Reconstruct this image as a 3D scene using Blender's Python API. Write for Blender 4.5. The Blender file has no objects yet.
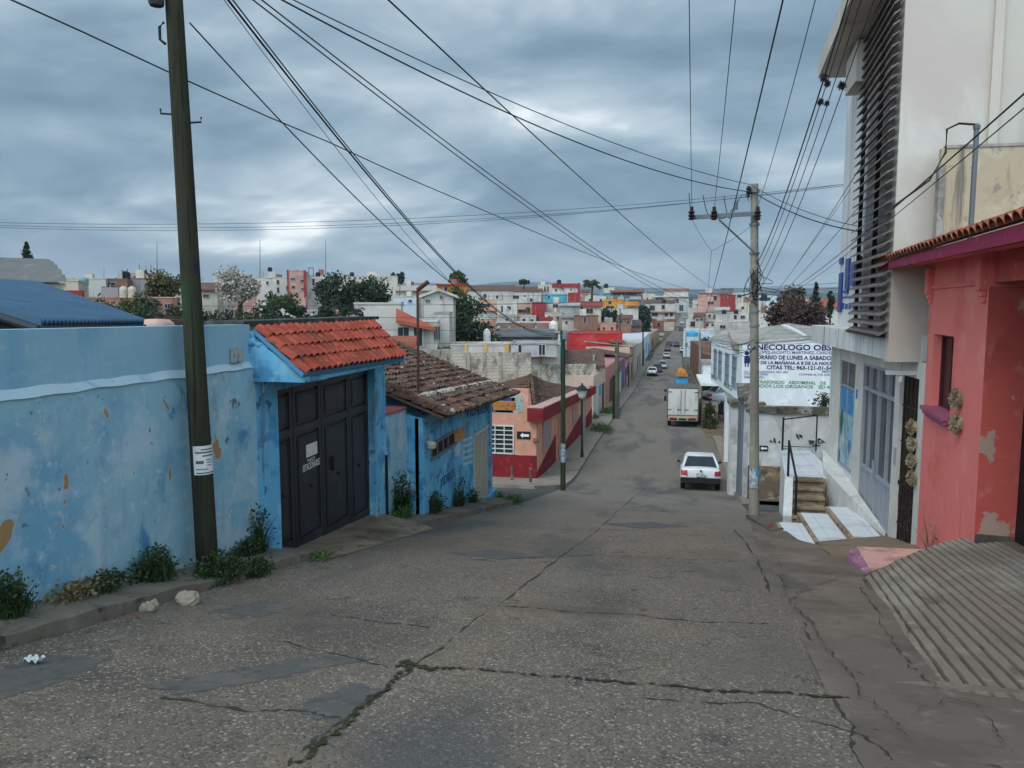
import bpy, math, random
from mathutils import Vector, Matrix
rnd = random.Random(7)
S = bpy.context.scene
COL = S.collection
V = Vector

# ------------------------------------------------------------------ camera model (street frame: X across, Y along the street, eye at z=0)
F = 770.0
TILT = math.atan(78/770)
YAW = math.radians(11.1)
ct, st, cy, sy = math.cos(TILT), math.sin(TILT), math.cos(YAW), math.sin(YAW)
def ray(u, v):
    a = (u-512)/F; b = (384-v)/F
    x, y, z = a, ct+b*st, -st+b*ct
    return V((x*cy-y*sy, x*sy+y*cy, z)), y
def pd(u, v, D):                     # point at forward distance D
    r, y = ray(u, v); return r*(D/y)
def pt(u, v, t):                     # point on the plane X = t
    r, y = ray(u, v); return r*(t/r.x)
def ps(u, v, s):                     # point on the plane Y = s
    r, y = ray(u, v); return r*(s/r.y)
PROF = [(-40, 6), (0, -1.6), (26, -6.58), (34, -8.0), (55, -8.5), (125, -11.4), (200, -12.4), (300, -10.5), (420, -7.5), (700, 0), (2600, 6), (9000, 10)]
def interp(P, s):
    if s <= P[0][0]: return P[0][1]
    for (a, za), (b, zb) in zip(P, P[1:]):
        if s <= b: return za+(zb-za)*(s-a)/(b-a)
    return P[-1][1]
def g(s):                            # height of the street surface
    w = 2.0 if s < 60 else 8.0
    return (interp(PROF, s-w)+interp(PROF, s)+interp(PROF, s+w))/3 if s > 8 else interp(PROF, s)
def pg(u, v):                        # where a pixel's ray meets the street surface
    r, y = ray(u, v); d = .5
    while d < 900:
        p = r*d
        if p.z < g(p.y): return p
        d += .03
    return r*d
def cen(s): return interp([(128, 0), (220, 1.4), (300, 6.6), (400, 10.5), (520, 16), (700, 24)], s)
def roadL(s): return cen(s)+interp([(-10, -4.65), (10, -4.6), (14, -4.5), (21, -4.1), (29, -3.95), (47, -3.8), (88, -3.3), (130, -3.3), (400, -4), (700, -4)], s)
def roadR(s): return cen(s)+interp([(-10, 1.0), (4, 1.1), (7, 1.3), (9.4, 1.55), (15, 1.85), (19, 2.2), (21.5, 2.5), (31, 2.9), (40, 3.2), (130, 3.4), (400, 4), (700, 4)], s)
def smooth(x): x = max(0, min(1, x)); return x*x*(3-2*x)
def terr(t, s):                      # terrain beside the street
    d = abs(t-cen(s))
    z = g(s)-.3
    if s > 45: z += 7*smooth((d-14)/50)*smooth((s-45)/60)
    if s < 45 and t < -8: z += .5*smooth((-8-t)/10)
    return z

# ------------------------------------------------------------------ materials
MATS = {}
def lin(c): return tuple(c)+(1,)
class NT:
    def __init__(s, tree): s.t = tree
    def n(s, kind, **kw):
        x = s.t.nodes.new(kind)
        for k, v in kw.items(): setattr(x, k, v)
        return x
    def l(s, a, b): s.t.links.new(a, b)
    def math(s, op, a, b=None, c=None):
        x = s.n('ShaderNodeMath', operation=op)
        for i, q in enumerate((a, b, c)):
            if q is None: continue
            if isinstance(q, (int, float)): x.inputs[i].default_value = q
            else: s.l(q, x.inputs[i])
        return x.outputs[0]
    def mix(s, f, a, b, mode='MIX'):
        x = s.n('ShaderNodeMixRGB', blend_type=mode)
        for i, q in enumerate((f, a, b)):
            if isinstance(q, (int, float)): x.inputs[i].default_value = q if i == 0 else (q, q, q, 1)
            elif isinstance(q, tuple): x.inputs[i].default_value = lin(q[:3])
            else: s.l(q, x.inputs[i])
        return x.outputs[0]
    def rng(s, v, lo, hi, a=0, b=1):
        x = s.n('ShaderNodeMapRange', interpolation_type='SMOOTHSTEP'); s.l(v, x.inputs[0])
        for i, q in enumerate((lo, hi, a, b)): x.inputs[i+1].default_value = q
        return x.outputs[0]
    def noise(s, vec, scale, detail=5, rough=.6, stretch=None, dist=0):
        if stretch:
            m = s.n('ShaderNodeMapping'); m.inputs['Scale'].default_value = stretch; s.l(vec, m.inputs[0]); vec = m.outputs[0]
        x = s.n('ShaderNodeTexNoise'); s.l(vec, x.inputs['Vector'])
        x.inputs['Scale'].default_value = scale; x.inputs['Detail'].default_value = detail
        x.inputs['Roughness'].default_value = rough; x.inputs['Distortion'].default_value = dist
        return x.outputs['Fac']
def mat(name, col, rough=.85, layers=(), bump=None, metal=0, island=0, spec=.16, extra=None):
    if name in MATS: return MATS[name]
    m = bpy.data.materials.new(name); m.use_nodes = True; MATS[name] = m
    t = NT(m.node_tree); bs = m.node_tree.nodes['Principled BSDF']
    bs.inputs['Roughness'].default_value = rough; bs.inputs['Metallic'].default_value = metal
    bs.inputs['Specular IOR Level'].default_value = spec
    tc = t.n('ShaderNodeTexCoord'); oi = t.n('ShaderNodeObjectInfo')
    va = t.n('ShaderNodeVectorMath', operation='MULTIPLY_ADD')
    va.inputs[0].default_value = (1, 1, 1); t.l(oi.outputs['Random'], va.inputs[0])
    va.inputs[1].default_value = (37, 19, 53); t.l(tc.outputs['Object'], va.inputs[2])
    vec = va.outputs[0]
    c = t.mix(0, tuple(col), tuple(col))
    if island:
        ge = t.n('ShaderNodeNewGeometry'); hs = t.n('ShaderNodeHueSaturation'); t.l(c, hs.inputs['Color'])
        t.l(t.math('MULTIPLY_ADD', ge.outputs['Random Per Island'], island, 1-island/2), hs.inputs['Value']); c = hs.outputs[0]
    for L in layers:
        c2, sc, lo, hi = L[:4]; stt = L[4] if len(L) > 4 else None; de = L[5] if len(L) > 5 else 6
        f = t.rng(t.math('MULTIPLY_ADD', t.noise(vec, sc, de, .62, stt, .3), 1.75, -.375), lo, hi)
        c = t.mix(f, c, tuple(c2))
    if extra: c = extra(t, tc.outputs['Object'], vec, c, bs)
    t.l(c, bs.inputs['Base Color'])
    if bump:
        b = t.n('ShaderNodeBump'); b.inputs['Strength'].default_value = bump[1]; b.inputs['Distance'].default_value = bump[2] if len(bump) > 2 else .02
        t.l(t.noise(vec, bump[0], 6, .65), b.inputs['Height']); t.l(b.outputs[0], bs.inputs['Normal'])
    return m
def brick(t, obj, w, h, m, ax=('X', 'Y'), off=0):
    sp = t.n('ShaderNodeSeparateXYZ'); t.l(obj, sp.inputs[0])
    a, b = sp.outputs[ax[0]], sp.outputs[ax[1]]
    if len(ax) > 2: a = t.math('ADD', a, sp.outputs[ax[2]])
    b = t.math('DIVIDE', b, h); a = t.math('DIVIDE', a, w)
    if off: a = t.math('ADD', a, t.math('MULTIPLY', t.math('FLOOR', b), off))
    return t.math('MAXIMUM', t.math('LESS_THAN', t.math('FRACT', a), m/w), t.math('LESS_THAN', t.math('FRACT', b), m/h))
def paint(name, col, rough=.8, dirt=.5, sc=1.2):       # weathered house paint
    d = tuple(x*.62+.02 for x in col); d2 = tuple(x*.4+.03 for x in col); l = tuple(min(.85, x*1.18+.03) for x in col)
    return mat(name, col, rough, [(l, sc*1.7, .5, .85), (d, sc, .52, .52+.5/max(dirt, .05)*.5), (d2, sc*2.2, .62, .62+.35/max(dirt, .05)*.6, (1.6, 1.6, .16))], bump=(9, .12, .02))

# ------------------------------------------------------------------ mesh builder
W = {}
class MB:
    def __init__(s): s.v = []; s.f = []; s.m = []; s.k = 0
    def add(s, vs, fs):
        o = len(s.v); s.v += [tuple(x) for x in vs]; s.f += [tuple(i+o for i in q) for q in fs]; s.m += [s.k]*len(fs)
    def box(s, x0, x1, y0, y1, z0, z1):
        s.add([(x0, y0, z0), (x1, y0, z0), (x1, y1, z0), (x0, y1, z0), (x0, y0, z1), (x1, y0, z1), (x1, y1, z1), (x0, y1, z1)],
              [(0, 3, 2, 1), (4, 5, 6, 7), (0, 1, 5, 4), (1, 2, 6, 5), (2, 3, 7, 6), (3, 0, 4, 7)])
        return s
    def hexa(s, lo, hi):              # two quads of four points: bottom and top
        s.add(list(lo)+list(hi), [(0, 3, 2, 1), (4, 5, 6, 7), (0, 1, 5, 4), (1, 2, 6, 5), (2, 3, 7, 6), (3, 0, 4, 7)]); return s
    def slab(s, quad, th, d=None):    # a quad given its thickness along d (default: down)
        d = V(d) if d else V((0, 0, -1)); q = [V(p) for p in quad]
        s.hexa([p+d*th for p in q], q); return s
    def quad(s, *p): s.add(p, [tuple(range(len(p)))]); return s
    def prism(s, poly, d):            # polygon extruded along vector d
        n = len(poly); d = V(d); a = [V(p) for p in poly]
        s.add(a+[p+d for p in a], [tuple(range(n))[::-1], tuple(range(n, 2*n))]+[(i, (i+1) % n, (i+1) % n+n, i+n) for i in range(n)]); return s
    def tube(s, pts, r, n=8, cap=True):
        pts = [V(p) for p in pts]; R = r if isinstance(r, (list, tuple)) else [r]*len(pts); vs = []; fs = []
        for i, p in enumerate(pts):
            a = pts[max(0, i-1)]; b = pts[min(len(pts)-1, i+1)]; d = (b-a).normalized()
            e = d.cross(V((0, 0, 1)) if abs(d.z) < .95 else V((1, 0, 0))).normalized(); f = d.cross(e)
            for k in range(n):
                w = 2*math.pi*k/n; vs.append(p+e*(R[i]*math.cos(w))+f*(R[i]*math.sin(w)))
        for i in range(len(pts)-1):
            for k in range(n): fs.append((i*n+k, i*n+(k+1) % n, (i+1)*n+(k+1) % n, (i+1)*n+k))
        if cap: fs += [tuple(range(n))[::-1], tuple(range((len(pts)-1)*n, len(pts)*n))]
        s.add(vs, fs); return s
    def lathe(s, c, prof, n=16, axis='z'):
        c = V(c); vs = []; fs = []
        for r, h in prof:
            for k in range(n):
                w = 2*math.pi*k/n; a, b = r*math.cos(w), r*math.sin(w)
                vs.append(c+(V((a, b, h)) if axis == 'z' else V((h, a, b)) if axis == 'x' else V((a, h, b))))
        for i in range(len(prof)-1):
            for k in range(n): fs.append((i*n+k, i*n+(k+1) % n, (i+1)*n+(k+1) % n, (i+1)*n+k))
        fs += [tuple(range(n))[::-1], tuple(range((len(prof)-1)*n, len(prof)*n))]
        s.add(vs, fs); return s
    def grid(s, fn, nu, nv):
        s.add([fn(i/nu, j/nv) for j in range(nv+1) for i in range(nu+1)],
              [(j*(nu+1)+i, j*(nu+1)+i+1, (j+1)*(nu+1)+i+1, (j+1)*(nu+1)+i) for j in range(nv) for i in range(nu)]); return s
    def build(s, name, m, parent=None, smooth=False, bevel=0, label=None):
        vs = [V(p) for p in s.v]
        if parent is not None: o0 = W[parent.name]
        else:
            xs, ys, zs = zip(*s.v); o0 = V(((min(xs)+max(xs))/2, (min(ys)+max(ys))/2, min(zs)))
        me = bpy.data.meshes.new(name); me.from_pydata([p-o0 for p in vs], [], s.f); me.validate(); me.update()
        for q in (m if isinstance(m, (list, tuple)) else [m]): me.materials.append(q)
        if any(s.m) and len(me.polygons) == len(s.m): me.polygons.foreach_set('material_index', s.m)
        if smooth: me.polygons.foreach_set('use_smooth', [True]*len(me.polygons))
        o = bpy.data.objects.new(name, me); COL.objects.link(o)
        if parent is not None: o.parent = parent
        else: o.location = o0
        W[o.name] = o0
        if bevel:
            b = o.modifiers.new('bevel', 'BEVEL'); b.width = bevel; b.segments = 2; b.limit_method = 'ANGLE'
        if label: o['label'] = label
        return o
def tag(o, label=None, cat=None, group=None, kind=None):
    for k, v in (('label', label), ('category', cat), ('group', group), ('kind', kind)):
        if v: o[k] = v
    return o
def thing(name, label, cat, loc, group=None):
    o = bpy.data.objects.new(name, None); COL.objects.link(o); o.location = loc; o.empty_display_size = .2
    W[o.name] = V(loc); return tag(o, label, cat, group)
def copy_tree(o, parent=None):
    c = o.copy(); COL.objects.link(c); c.parent = parent; W[c.name] = W[o.name]
    for ch in list(o.children): copy_tree(ch, c)
    return c
class Plane:                          # a facade: a along it (viewer's right), b up, d outward
    def __init__(s, o, ux): s.o = V(o); s.ux = V(ux).normalized(); s.uz = V((0, 0, 1)); s.n = s.ux.cross(s.uz)
    def P(s, a, b, d=0): return s.o+s.ux*a+s.uz*b+s.n*d
    def px(s, u, v):
        r, _ = ray(u, v); k = s.o.dot(s.n)/r.dot(s.n); q = r*k-s.o
        return q.dot(s.ux), q.dot(s.uz)
    def box(s, mb, a0, a1, b0, b1, d0, d1):
        mb.hexa([s.P(a0, b0, d1), s.P(a1, b0, d1), s.P(a1, b0, d0), s.P(a0, b0, d0)], [s.P(a0, b1, d1), s.P(a1, b1, d1), s.P(a1, b1, d0), s.P(a0, b1, d0)]); return mb
    def R(s, u0, v0, u1, v1):         # pixel rectangle -> a0,a1,b0,b1
        um, vm = (u0+u1)/2, (v0+v1)/2
        return s.px(u0, vm)[0], s.px(u1, vm)[0], s.px(um, v1)[1], s.px(um, v0)[1]
FONT = {}
def text(body, p0, p1, h, up, n, m, parent, name='lettering', bold=.012, th=.004):
    """flat letters filling the line p0-p1 (baseline), letters h tall"""
    cu = bpy.data.curves.new('txt', 'FONT'); cu.body = body; cu.size = 1; cu.offset = bold; cu.extrude = 0; cu.resolution_u = 3
    o = bpy.data.objects.new('txt', cu); COL.objects.link(o)
    dg = bpy.context.evaluated_depsgraph_get(); me = o.evaluated_get(dg).to_mesh()
    vs = [v.co.copy() for v in me.vertices]; fs = [tuple(p.vertices) for p in me.polygons]
    o.evaluated_get(dg).to_mesh_clear(); bpy.data.objects.remove(o); bpy.data.curves.remove(cu)
    if not vs: return None
    x0 = min(v.x for v in vs); x1 = max(v.x for v in vs); y1 = max(v.y for v in vs)
    p0, p1 = V(p0), V(p1); ux = (p1-p0)/(x1-x0); uy = V(up)*h/max(.3, y1); n = V(n)*th
    mb = MB(); mb.add([p0+ux*(v.x-x0)+uy*v.y+n for v in vs], fs)
    return mb.build(name, m, parent)
def window(par, pl, a0, a1, b0, b1, nx=2, ny=2, fm=None, gm=None, proud=.03, bar=.05, name='window'):
    mb = MB()
    for i in range(nx+1):
        a = a0+(a1-a0)*i/nx; w = bar if i in (0, nx) else bar*.7
        pl.box(mb, a-w/2, a+w/2, b0+bar*.4, b1-bar*.4, -.02, proud-.003*(i not in (0, nx)))
    for j in range(ny+1):
        b = b0+(b1-b0)*j/ny; w = bar if j in (0, ny) else bar*.7
        pl.box(mb, a0-bar/2, a1+bar/2, b-w/2, b+w/2, -.02, proud+.004)
    o = mb.build(name, fm or WHITE, par)
    mb = MB(); pl.box(mb, a0, a1, b0, b1, -.03, .008); mb.build('pane', gm or GLASS, o)
    return o
GLASS = mat('dark_glass', (.025, .03, .035), .12, spec=.6)
WHITE = paint('white_paint', (.62, .62, .6))
BLACK = mat('black_paint', (.02, .02, .022), .5)

# ------------------------------------------------------------------ world, sun, camera
wd = bpy.data.worlds.new('World'); S.world = wd; wd.use_nodes = True
t = NT(wd.node_tree); bg = wd.node_tree.nodes['Background']
SUN_EL, SUN_AZ = math.radians(50), math.radians(205)       # azimuth clockwise from +Y: behind the camera, slightly left
sk = t.n('ShaderNodeTexSky', sky_type='NISHITA', sun_disc=False, sun_elevation=SUN_EL, sun_rotation=SUN_AZ)
tc = t.n('ShaderNodeTexCoord'); sp = t.n('ShaderNodeSeparateXYZ'); t.l(tc.outputs['Generated'], sp.inputs[0])
zz = t.math('MAXIMUM', sp.outputs['Z'], 0); k = t.math('DIVIDE', 1, t.math('ADD', zz, .26))
cb = t.n('ShaderNodeCombineXYZ'); t.l(t.math('MULTIPLY', sp.outputs['X'], k), cb.inputs[0]); t.l(t.math('MULTIPLY', sp.outputs['Y'], k), cb.inputs[1])
mp = t.n('ShaderNodeMapping'); mp.inputs['Location'].default_value = (1.3, 12.1, 0); mp.inputs['Rotation'].default_value = (0, 0, 0); t.l(cb.outputs[0], mp.inputs[0])
n1 = t.noise(mp.outputs[0], .95, 6, .5, (1, 1.25, 1), .45)
n2 = t.noise(mp.outputs[0], 2.6, 6, .52, (1, 1.3, 1), .6)
nn = t.math('ADD', t.math('MULTIPLY', n1, .72), t.math('MULTIPLY', n2, .28))
rp = t.n('ShaderNodeValToRGB'); t.l(nn, rp.inputs[0]); e = rp.color_ramp.elements
e[0].position = .37; e[0].color = (.125, .195, .262, 1); e[1].position = .645; e[1].color = (.90, .93, .94, 1)
for p, c in ((.44, (.175, .26, .332)), (.505, (.26, .35, .42)), (.575, (.43, .505, .56))):
    q = e.new(p); q.color = c+(1,)
# bluer and darker towards the zenith and the right, a pale band low on the left
up = t.rng(zz, .25, .60)
c = t.mix(t.math('MULTIPLY', up, .35), rp.outputs[0], (.17, .25, .325))
low = t.rng(zz, .10, .015)
c = t.mix(t.math('MULTIPLY', low, .5), c, (.27, .365, .435))
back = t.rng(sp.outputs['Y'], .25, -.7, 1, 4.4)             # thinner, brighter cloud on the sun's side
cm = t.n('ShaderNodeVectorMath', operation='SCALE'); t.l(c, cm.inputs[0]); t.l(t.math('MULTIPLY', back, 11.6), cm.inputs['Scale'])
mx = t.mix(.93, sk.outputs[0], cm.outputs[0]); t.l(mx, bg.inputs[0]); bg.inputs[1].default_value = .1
sl = bpy.data.lights.new('sun', 'SUN'); sl.energy = 1.35; sl.angle = math.radians(25); sl.color = (1, .95, .88)
so = bpy.data.objects.new('sun', sl); COL.objects.link(so)
sd = V((math.sin(SUN_AZ)*math.cos(SUN_EL), math.cos(SUN_AZ)*math.cos(SUN_EL), math.sin(SUN_EL)))
so.rotation_euler = sd.to_track_quat('Z', 'Y').to_euler()
cam = bpy.data.cameras.new('camera'); cam.sensor_width = 36; cam.lens = 36*F/1024; cam.clip_end = 20000; cam.clip_start = .05
co = bpy.data.objects.new('camera', cam); COL.objects.link(co); co.rotation_euler = (math.pi/2-TILT, 0, YAW); S.camera = co
S.view_settings.view_transform = 'Standard'; S.view_settings.look = 'None'; S.view_settings.exposure = .26; S.view_settings.gamma = 1
S.cycles.max_bounces = 5; S.cycles.diffuse_bounces = 3; S.cycles.volume_bounces = 0

# ------------------------------------------------------------------ ground, road, pavements
def concrete(name, c, extra_dirt=.5):
    return mat(name, c, .92, [(tuple(x*1.3 for x in c), 3, .5, .8), (tuple(x*.55 for x in c), .9, .5, .8), (tuple(x*.4 for x in c), 5, .6, .8), ((.10, .075, .05), .6, .55, .85)], bump=(30, .35, .02))
CONC = concrete('pavement_concrete', (.17, .142, .112)); CONCF = mat('pale_pavement', (.25, .215, .175), .92, [((.31, .27, .22), 1.2, .5, .85), ((.18, .15, .12), .7, .5, .85), ((.12, .10, .08), 3, .66, .85)], bump=(25, .3, .02))
CONC2 = concrete('kerb_concrete', (.125, .105, .085))
ROADY = -314.0+1.5                                          # the road's own origin lies at its middle
def road_extra(t, obj, vec, c, bs):
    vo = t.n('ShaderNodeTexVoronoi'); vo.inputs['Scale'].default_value = 68; t.l(obj, vo.inputs['Vector'])
    sc = t.n('ShaderNodeSeparateColor'); t.l(vo.outputs['Color'], sc.inputs[0])
    peb = t.rng(sc.outputs[0], .55, .95)
    worn = t.rng(t.noise(obj, .55, 5, .6), .28, .56)
    c = t.mix(t.math('MULTIPLY', t.math('MULTIPLY', peb, worn), .6), c, (.235, .19, .155))
    dk = t.rng(sc.outputs[1], .7, 1.0); c = t.mix(t.math('MULTIPLY', dk, .6), c, (.035, .033, .03))
    pale = t.rng(sc.outputs[2], .90, .97); c = t.mix(t.math('MULTIPLY', pale, t.math('MULTIPLY', worn, .8)), c, (.40, .35, .29))
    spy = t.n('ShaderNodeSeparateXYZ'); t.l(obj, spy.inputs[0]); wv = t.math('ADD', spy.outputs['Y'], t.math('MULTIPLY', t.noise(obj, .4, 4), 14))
    c = t.mix(t.math('MULTIPLY', t.rng(wv, ROADY+15, ROADY+34), .6), c, (.215, .192, .165))     # paler towards the far, downhill end
    # smooth grey strip worn in by tyres and old tar, brownish sides
    grey = t.rng(t.noise(obj, .5, 4, .55, (1, .25, 1)), .50, .62)
    c = t.mix(t.math('MULTIPLY', grey, .6), c, (.075, .077, .078))
    b = t.n('ShaderNodeBump'); b.inputs['Strength'].default_value = .5; b.inputs['Distance'].default_value = .009
    h = t.math('ADD', t.math('MULTIPLY', vo.outputs['Distance'], -1.2), t.math('MULTIPLY', t.noise(obj, 6, 5), 1.2))
    t.l(h, b.inputs['Height']); t.l(b.outputs[0], bs.inputs['Normal'])
    return c
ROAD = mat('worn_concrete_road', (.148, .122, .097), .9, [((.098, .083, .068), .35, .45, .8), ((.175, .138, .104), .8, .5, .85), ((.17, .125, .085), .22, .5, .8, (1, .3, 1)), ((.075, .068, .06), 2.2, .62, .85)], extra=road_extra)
ROAD2 = mat('side_street_asphalt', (.07, .068, .065), .9, [((.10, .095, .088), 1, .45, .7)], bump=(40, .4, .02))
EARTH = mat('town_ground', (.11, .09, .065), .95, [((.05, .06, .025), .12, .5, .6), ((.16, .14, .12), .5, .5, .7)])
xs = [-6400, -2500, -1200, -700, -450, -300, -220, -160, -120, -90, -65, -45, -30, -20, -14, -9, -6.5, 0, 5.5, 9, 14, 20, 30, 45, 65, 90, 120, 160, 220, 300, 450, 700, 1200, 2500, 6400]
ys = [-40, -20, -10, -5]+[i*2.0 for i in range(0, 35)]+[70+i*10 for i in range(0, 14)]+[215+i*30 for i in range(0, 17)]+[750, 1000, 1600, 2600, 4500, 9000]
mb = MB()
mb.add([(x, y, terr(x, y)) for y in ys for x in xs], [(j*len(xs)+i, j*len(xs)+i+1, (j+1)*len(xs)+i+1, (j+1)*len(xs)+i) for j in range(len(ys)-1) for i in range(len(xs)-1)])
tag(mb.build('ground', EARTH), kind='structure')
def strip(fl, fr, s0, s1, step, dz, n=1):
    m = MB(); N = max(1, round((s1-s0)/step)); vs = []
    for j in range(N+1):
        s = s0+(s1-s0)*j/N; a, b = fl(s), fr(s)
        for i in range(n+1): vs.append((a+(b-a)*i/n, s, g(s)+(dz(s) if callable(dz) else dz)))
    m.add(vs, [(j*(n+1)+i, j*(n+1)+i+1, (j+1)*(n+1)+i+1, (j+1)*(n+1)+i) for j in range(N) for i in range(n)]); return m
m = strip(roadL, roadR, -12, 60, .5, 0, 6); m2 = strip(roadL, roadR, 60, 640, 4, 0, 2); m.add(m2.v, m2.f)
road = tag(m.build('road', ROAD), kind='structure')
def ribbon(path, w, dz, jit=.35, n=10, wob=.03):     # irregular crack along a pixel path on the road
    P = [pg(*p) for p in path]; pts = []
    for a, b in zip(P, P[1:]):
        for i in range(n): pts.append(a.lerp(b, i/n))
    pts.append(P[-1]); m = MB(); vs = []; off = 0
    for i, p in enumerate(pts):
        d = (pts[min(i+1, len(pts)-1)]-pts[max(0, i-1)]); e = V((d.y, -d.x, 0)).normalized()
        off = off*.7+rnd.uniform(-wob, wob); ww = w*(1+rnd.uniform(-jit, jit))*(.12 if rnd.random() < .22 else 1); c = p+e*off
        for q in (-ww/2, ww/2):
            r = c+e*q; vs.append((r.x, r.y, g(r.y)+dz))
    m.add(vs, [(2*i, 2*i+1, 2*i+3, 2*i+2) for i in range(len(pts)-1)]); return m
CRACK = mat('road_crack', (.05, .043, .036), 1, [((.085, .075, .062), 5, .5, .7)])
MOSS = mat('moss_in_joint', (.045, .05, .022), 1, [((.045, .038, .026), 5, .42, .65), ((.10, .09, .06), 9, .55, .75)], bump=(60, .8, .03))
PATCH = mat('road_patch', (.098, .095, .09), .88, [((.125, .112, .098), 2.2, .45, .75), ((.07, .07, .068), 9, .5, .8), ((.15, .128, .105), 16, .6, .8)], bump=(60, .3, .01))
cr = MB()
for path, w, n in [([(290, 768), (350, 715), (410, 672), (470, 626), (560, 557), (600, 527), (632, 498), (655, 470)], .022, 8),
             ([(504, 607), (560, 611), (640, 616), (700, 622), (768, 624)], .028, 8), ([(520, 558), (600, 555), (690, 560), (735, 559)], .022, 8),
             ([(600, 569), (660, 573), (735, 571)], .02, 6), ([(330, 615), (380, 622), (430, 628)], .025, 6), ([(160, 700), (250, 712), (300, 713), (350, 722)], .03, 6),
             ([(560, 530), (640, 531), (705, 536)], .03, 6), ([(590, 510), (650, 511), (720, 513)], .03, 6), 
             ([(855, 670), (848, 650), (880, 660), (900, 640)], .025, 5), ([(640, 700), (760, 705), (860, 735), (900, 768)], .02, 6), ([(475, 560), (545, 558)], .03, 6),
             ([(770, 560), (800, 610), (815, 660), (850, 720), (866, 768)], .02, 8), ([(735, 530), (758, 560), (772, 600)], .03, 6), ([(270, 640), (340, 655), (390, 668)], .02, 6)]:
    q = ribbon(path, w, .004, .8, n*2, .022); cr.add(q.v, q.f)
cr.build('crack', CRACK, road)
mo = MB()
for path, w, n in [([(395, 667), (425, 668), (500, 673), (600, 683), (690, 690), (780, 694), (850, 700)], .036, 12), ([(296, 765), (340, 728), (385, 690), (412, 668)], .034, 10), ([(404, 662), (430, 672)], .10, 4)]:
    q = ribbon(path, w, .010, .7, n*2, .022); mo.add(q.v, q.f)
mo.build('moss', MOSS, road)
pa = MB()
for poly in [[(150, 688), (200, 676), (290, 660), (335, 656), (375, 660), (330, 668), (250, 684), (180, 695)], [(0, 668), (60, 655), (110, 660), (70, 680), (0, 700), (-20, 690)],
             [(210, 612), (260, 600), (300, 606), (260, 618)], [(300, 705), (350, 685), (385, 690), (345, 725), (310, 720)],
             [(445, 553), (500, 550), (548, 556), (500, 560)], [(600, 524), (650, 522), (690, 527), (640, 529)]]:
    P = [pg(*p) for p in poly]; c = sum(P, V())/len(P); ring = []
    for a, b in zip(P, P[1:]+P[:1]):
        for i in range(9):
            q = a.lerp(b, i/9); q = q+(q-c).normalized()*rnd.uniform(-.05, .05); ring.append((q.x, q.y, g(q.y)+.0025))
    pa.add([(c.x, c.y, g(c.y)+.004)]+ring, [(0, i+1, (i+1) % len(ring)+1) for i in range(len(ring))])
pa.build('patch', PATCH, road)
# cross street
m = strip(lambda s: -70, lambda s: roadL(s)-.0, 22.9, 29.4, .5, .006)
tag(m.build('side_street', ROAD2), kind='structure')
m = strip(lambda s: roadR(s), lambda s: 40, 23.4, 26.6, .4, .006)
tag(m.build('side_street', ROAD2), kind='structure')
def pavement(name, fl, fr, s0, s1, dz, mat_=None, side=1, step=.5, kerb=True):
    """raised pavement: top sheet plus kerb faces"""
    m = MB(); N = max(2, round((s1-s0)/step)); vs = []
    for j in range(N+1):
        s = s0+(s1-s0)*j/N; a, b = fl(s), fr(s); h = dz(s) if callable(dz) else dz
        jt = rnd.uniform(-.02, .02) if step < .4 else rnd.uniform(-.012, .012)
        vs += [(a, s, g(s)-.3), (a, s, g(s)+h), (b, s, g(s)+h), (b, s, g(s)-.3)]
        k = 2 if side > 0 else 1; p = vs[-4+k]; vs[-4+k] = (p[0]+jt, p[1], p[2]+jt)
    fs = [(4*j+i, 4*j+i+1, 4*j+i+5, 4*j+i+4) for j in range(N) for i in range(3)]+[(0, 1, 2, 3), (4*N+3, 4*N+2, 4*N+1, 4*N)]
    m.add(vs, fs); return tag(m.build(name, mat_ or CONC), kind='structure')
WL = -5.3
kerbed = lambda s0, s1: (lambda s: .11*smooth((s-s0)/.8)*smooth((s1-s)/.8)+.012)
pavement('left_pavement', lambda s: WL-.3, lambda s: roadL(s), -10, 10.2, lambda s: .095*smooth((10.2-s)/.9)+.01+.012*math.sin(s*1.9)*math.sin(s*.7), step=.22)
pavement('left_pavement', lambda s: WL-.3, lambda s: roadL(s)-(.0 if s < 21.3 else .9*smooth((s-21.3)/1.2)), 13.2, 22.6, kerbed(13.2, 23.4))
m = MB()                                                                       # driveway apron up to the gate
m.grid(lambda a, b: V((WL-.42+a*(roadL(9.6+b*4.6)+.25-WL+.42), 9.5+b*4.4, (1-a)*(-3.62-.34*b)+a*(g(9.5+b*4.4)+.008)+.03*math.sin(a*3.1))), 8, 14)
tag(m.build('driveway_apron', concrete('apron_concrete', (.215, .165, .115))), kind='structure')
pavement('far_pavement', lambda s: -60, lambda s: roadL(s)-(.9*(1-smooth((s-29.3)/1.5))), 29.3, 33.7, .14, CONCF)
pavement('far_pavement', lambda s: -5.65, lambda s: roadL(s), 33.7, 62, .14, CONCF)
pavement('far_pavement', lambda s: roadL(s)-2.0, lambda s: roadL(s), 62, 170, .14, CONCF, step=4)
pavement('right_pavement', lambda s: roadR(s), lambda s: roadR(s)+2.2, 26.6, 33.5, .15, CONCF, side=-1)
pavement('right_pavement', lambda s: roadR(s)+1.2, lambda s: roadR(s)+5.2, 62, 170, .14, side=-1, step=4)
pavement('right_pavement', lambda s: roadR(s), lambda s: 9, 33.5, 50, lambda s: .02+.15*smooth((s-45)/2), CONCF, side=-1)
DIRT = mat('bare_dirt', (.20, .125, .075), .95, [((.12, .09, .065), 1, .45, .7)], bump=(20, .5, .03))
pavement('dirt_shoulder', lambda s: roadR(s)-.4, lambda s: 8, 50, 62, .02, DIRT, side=-1)
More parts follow.
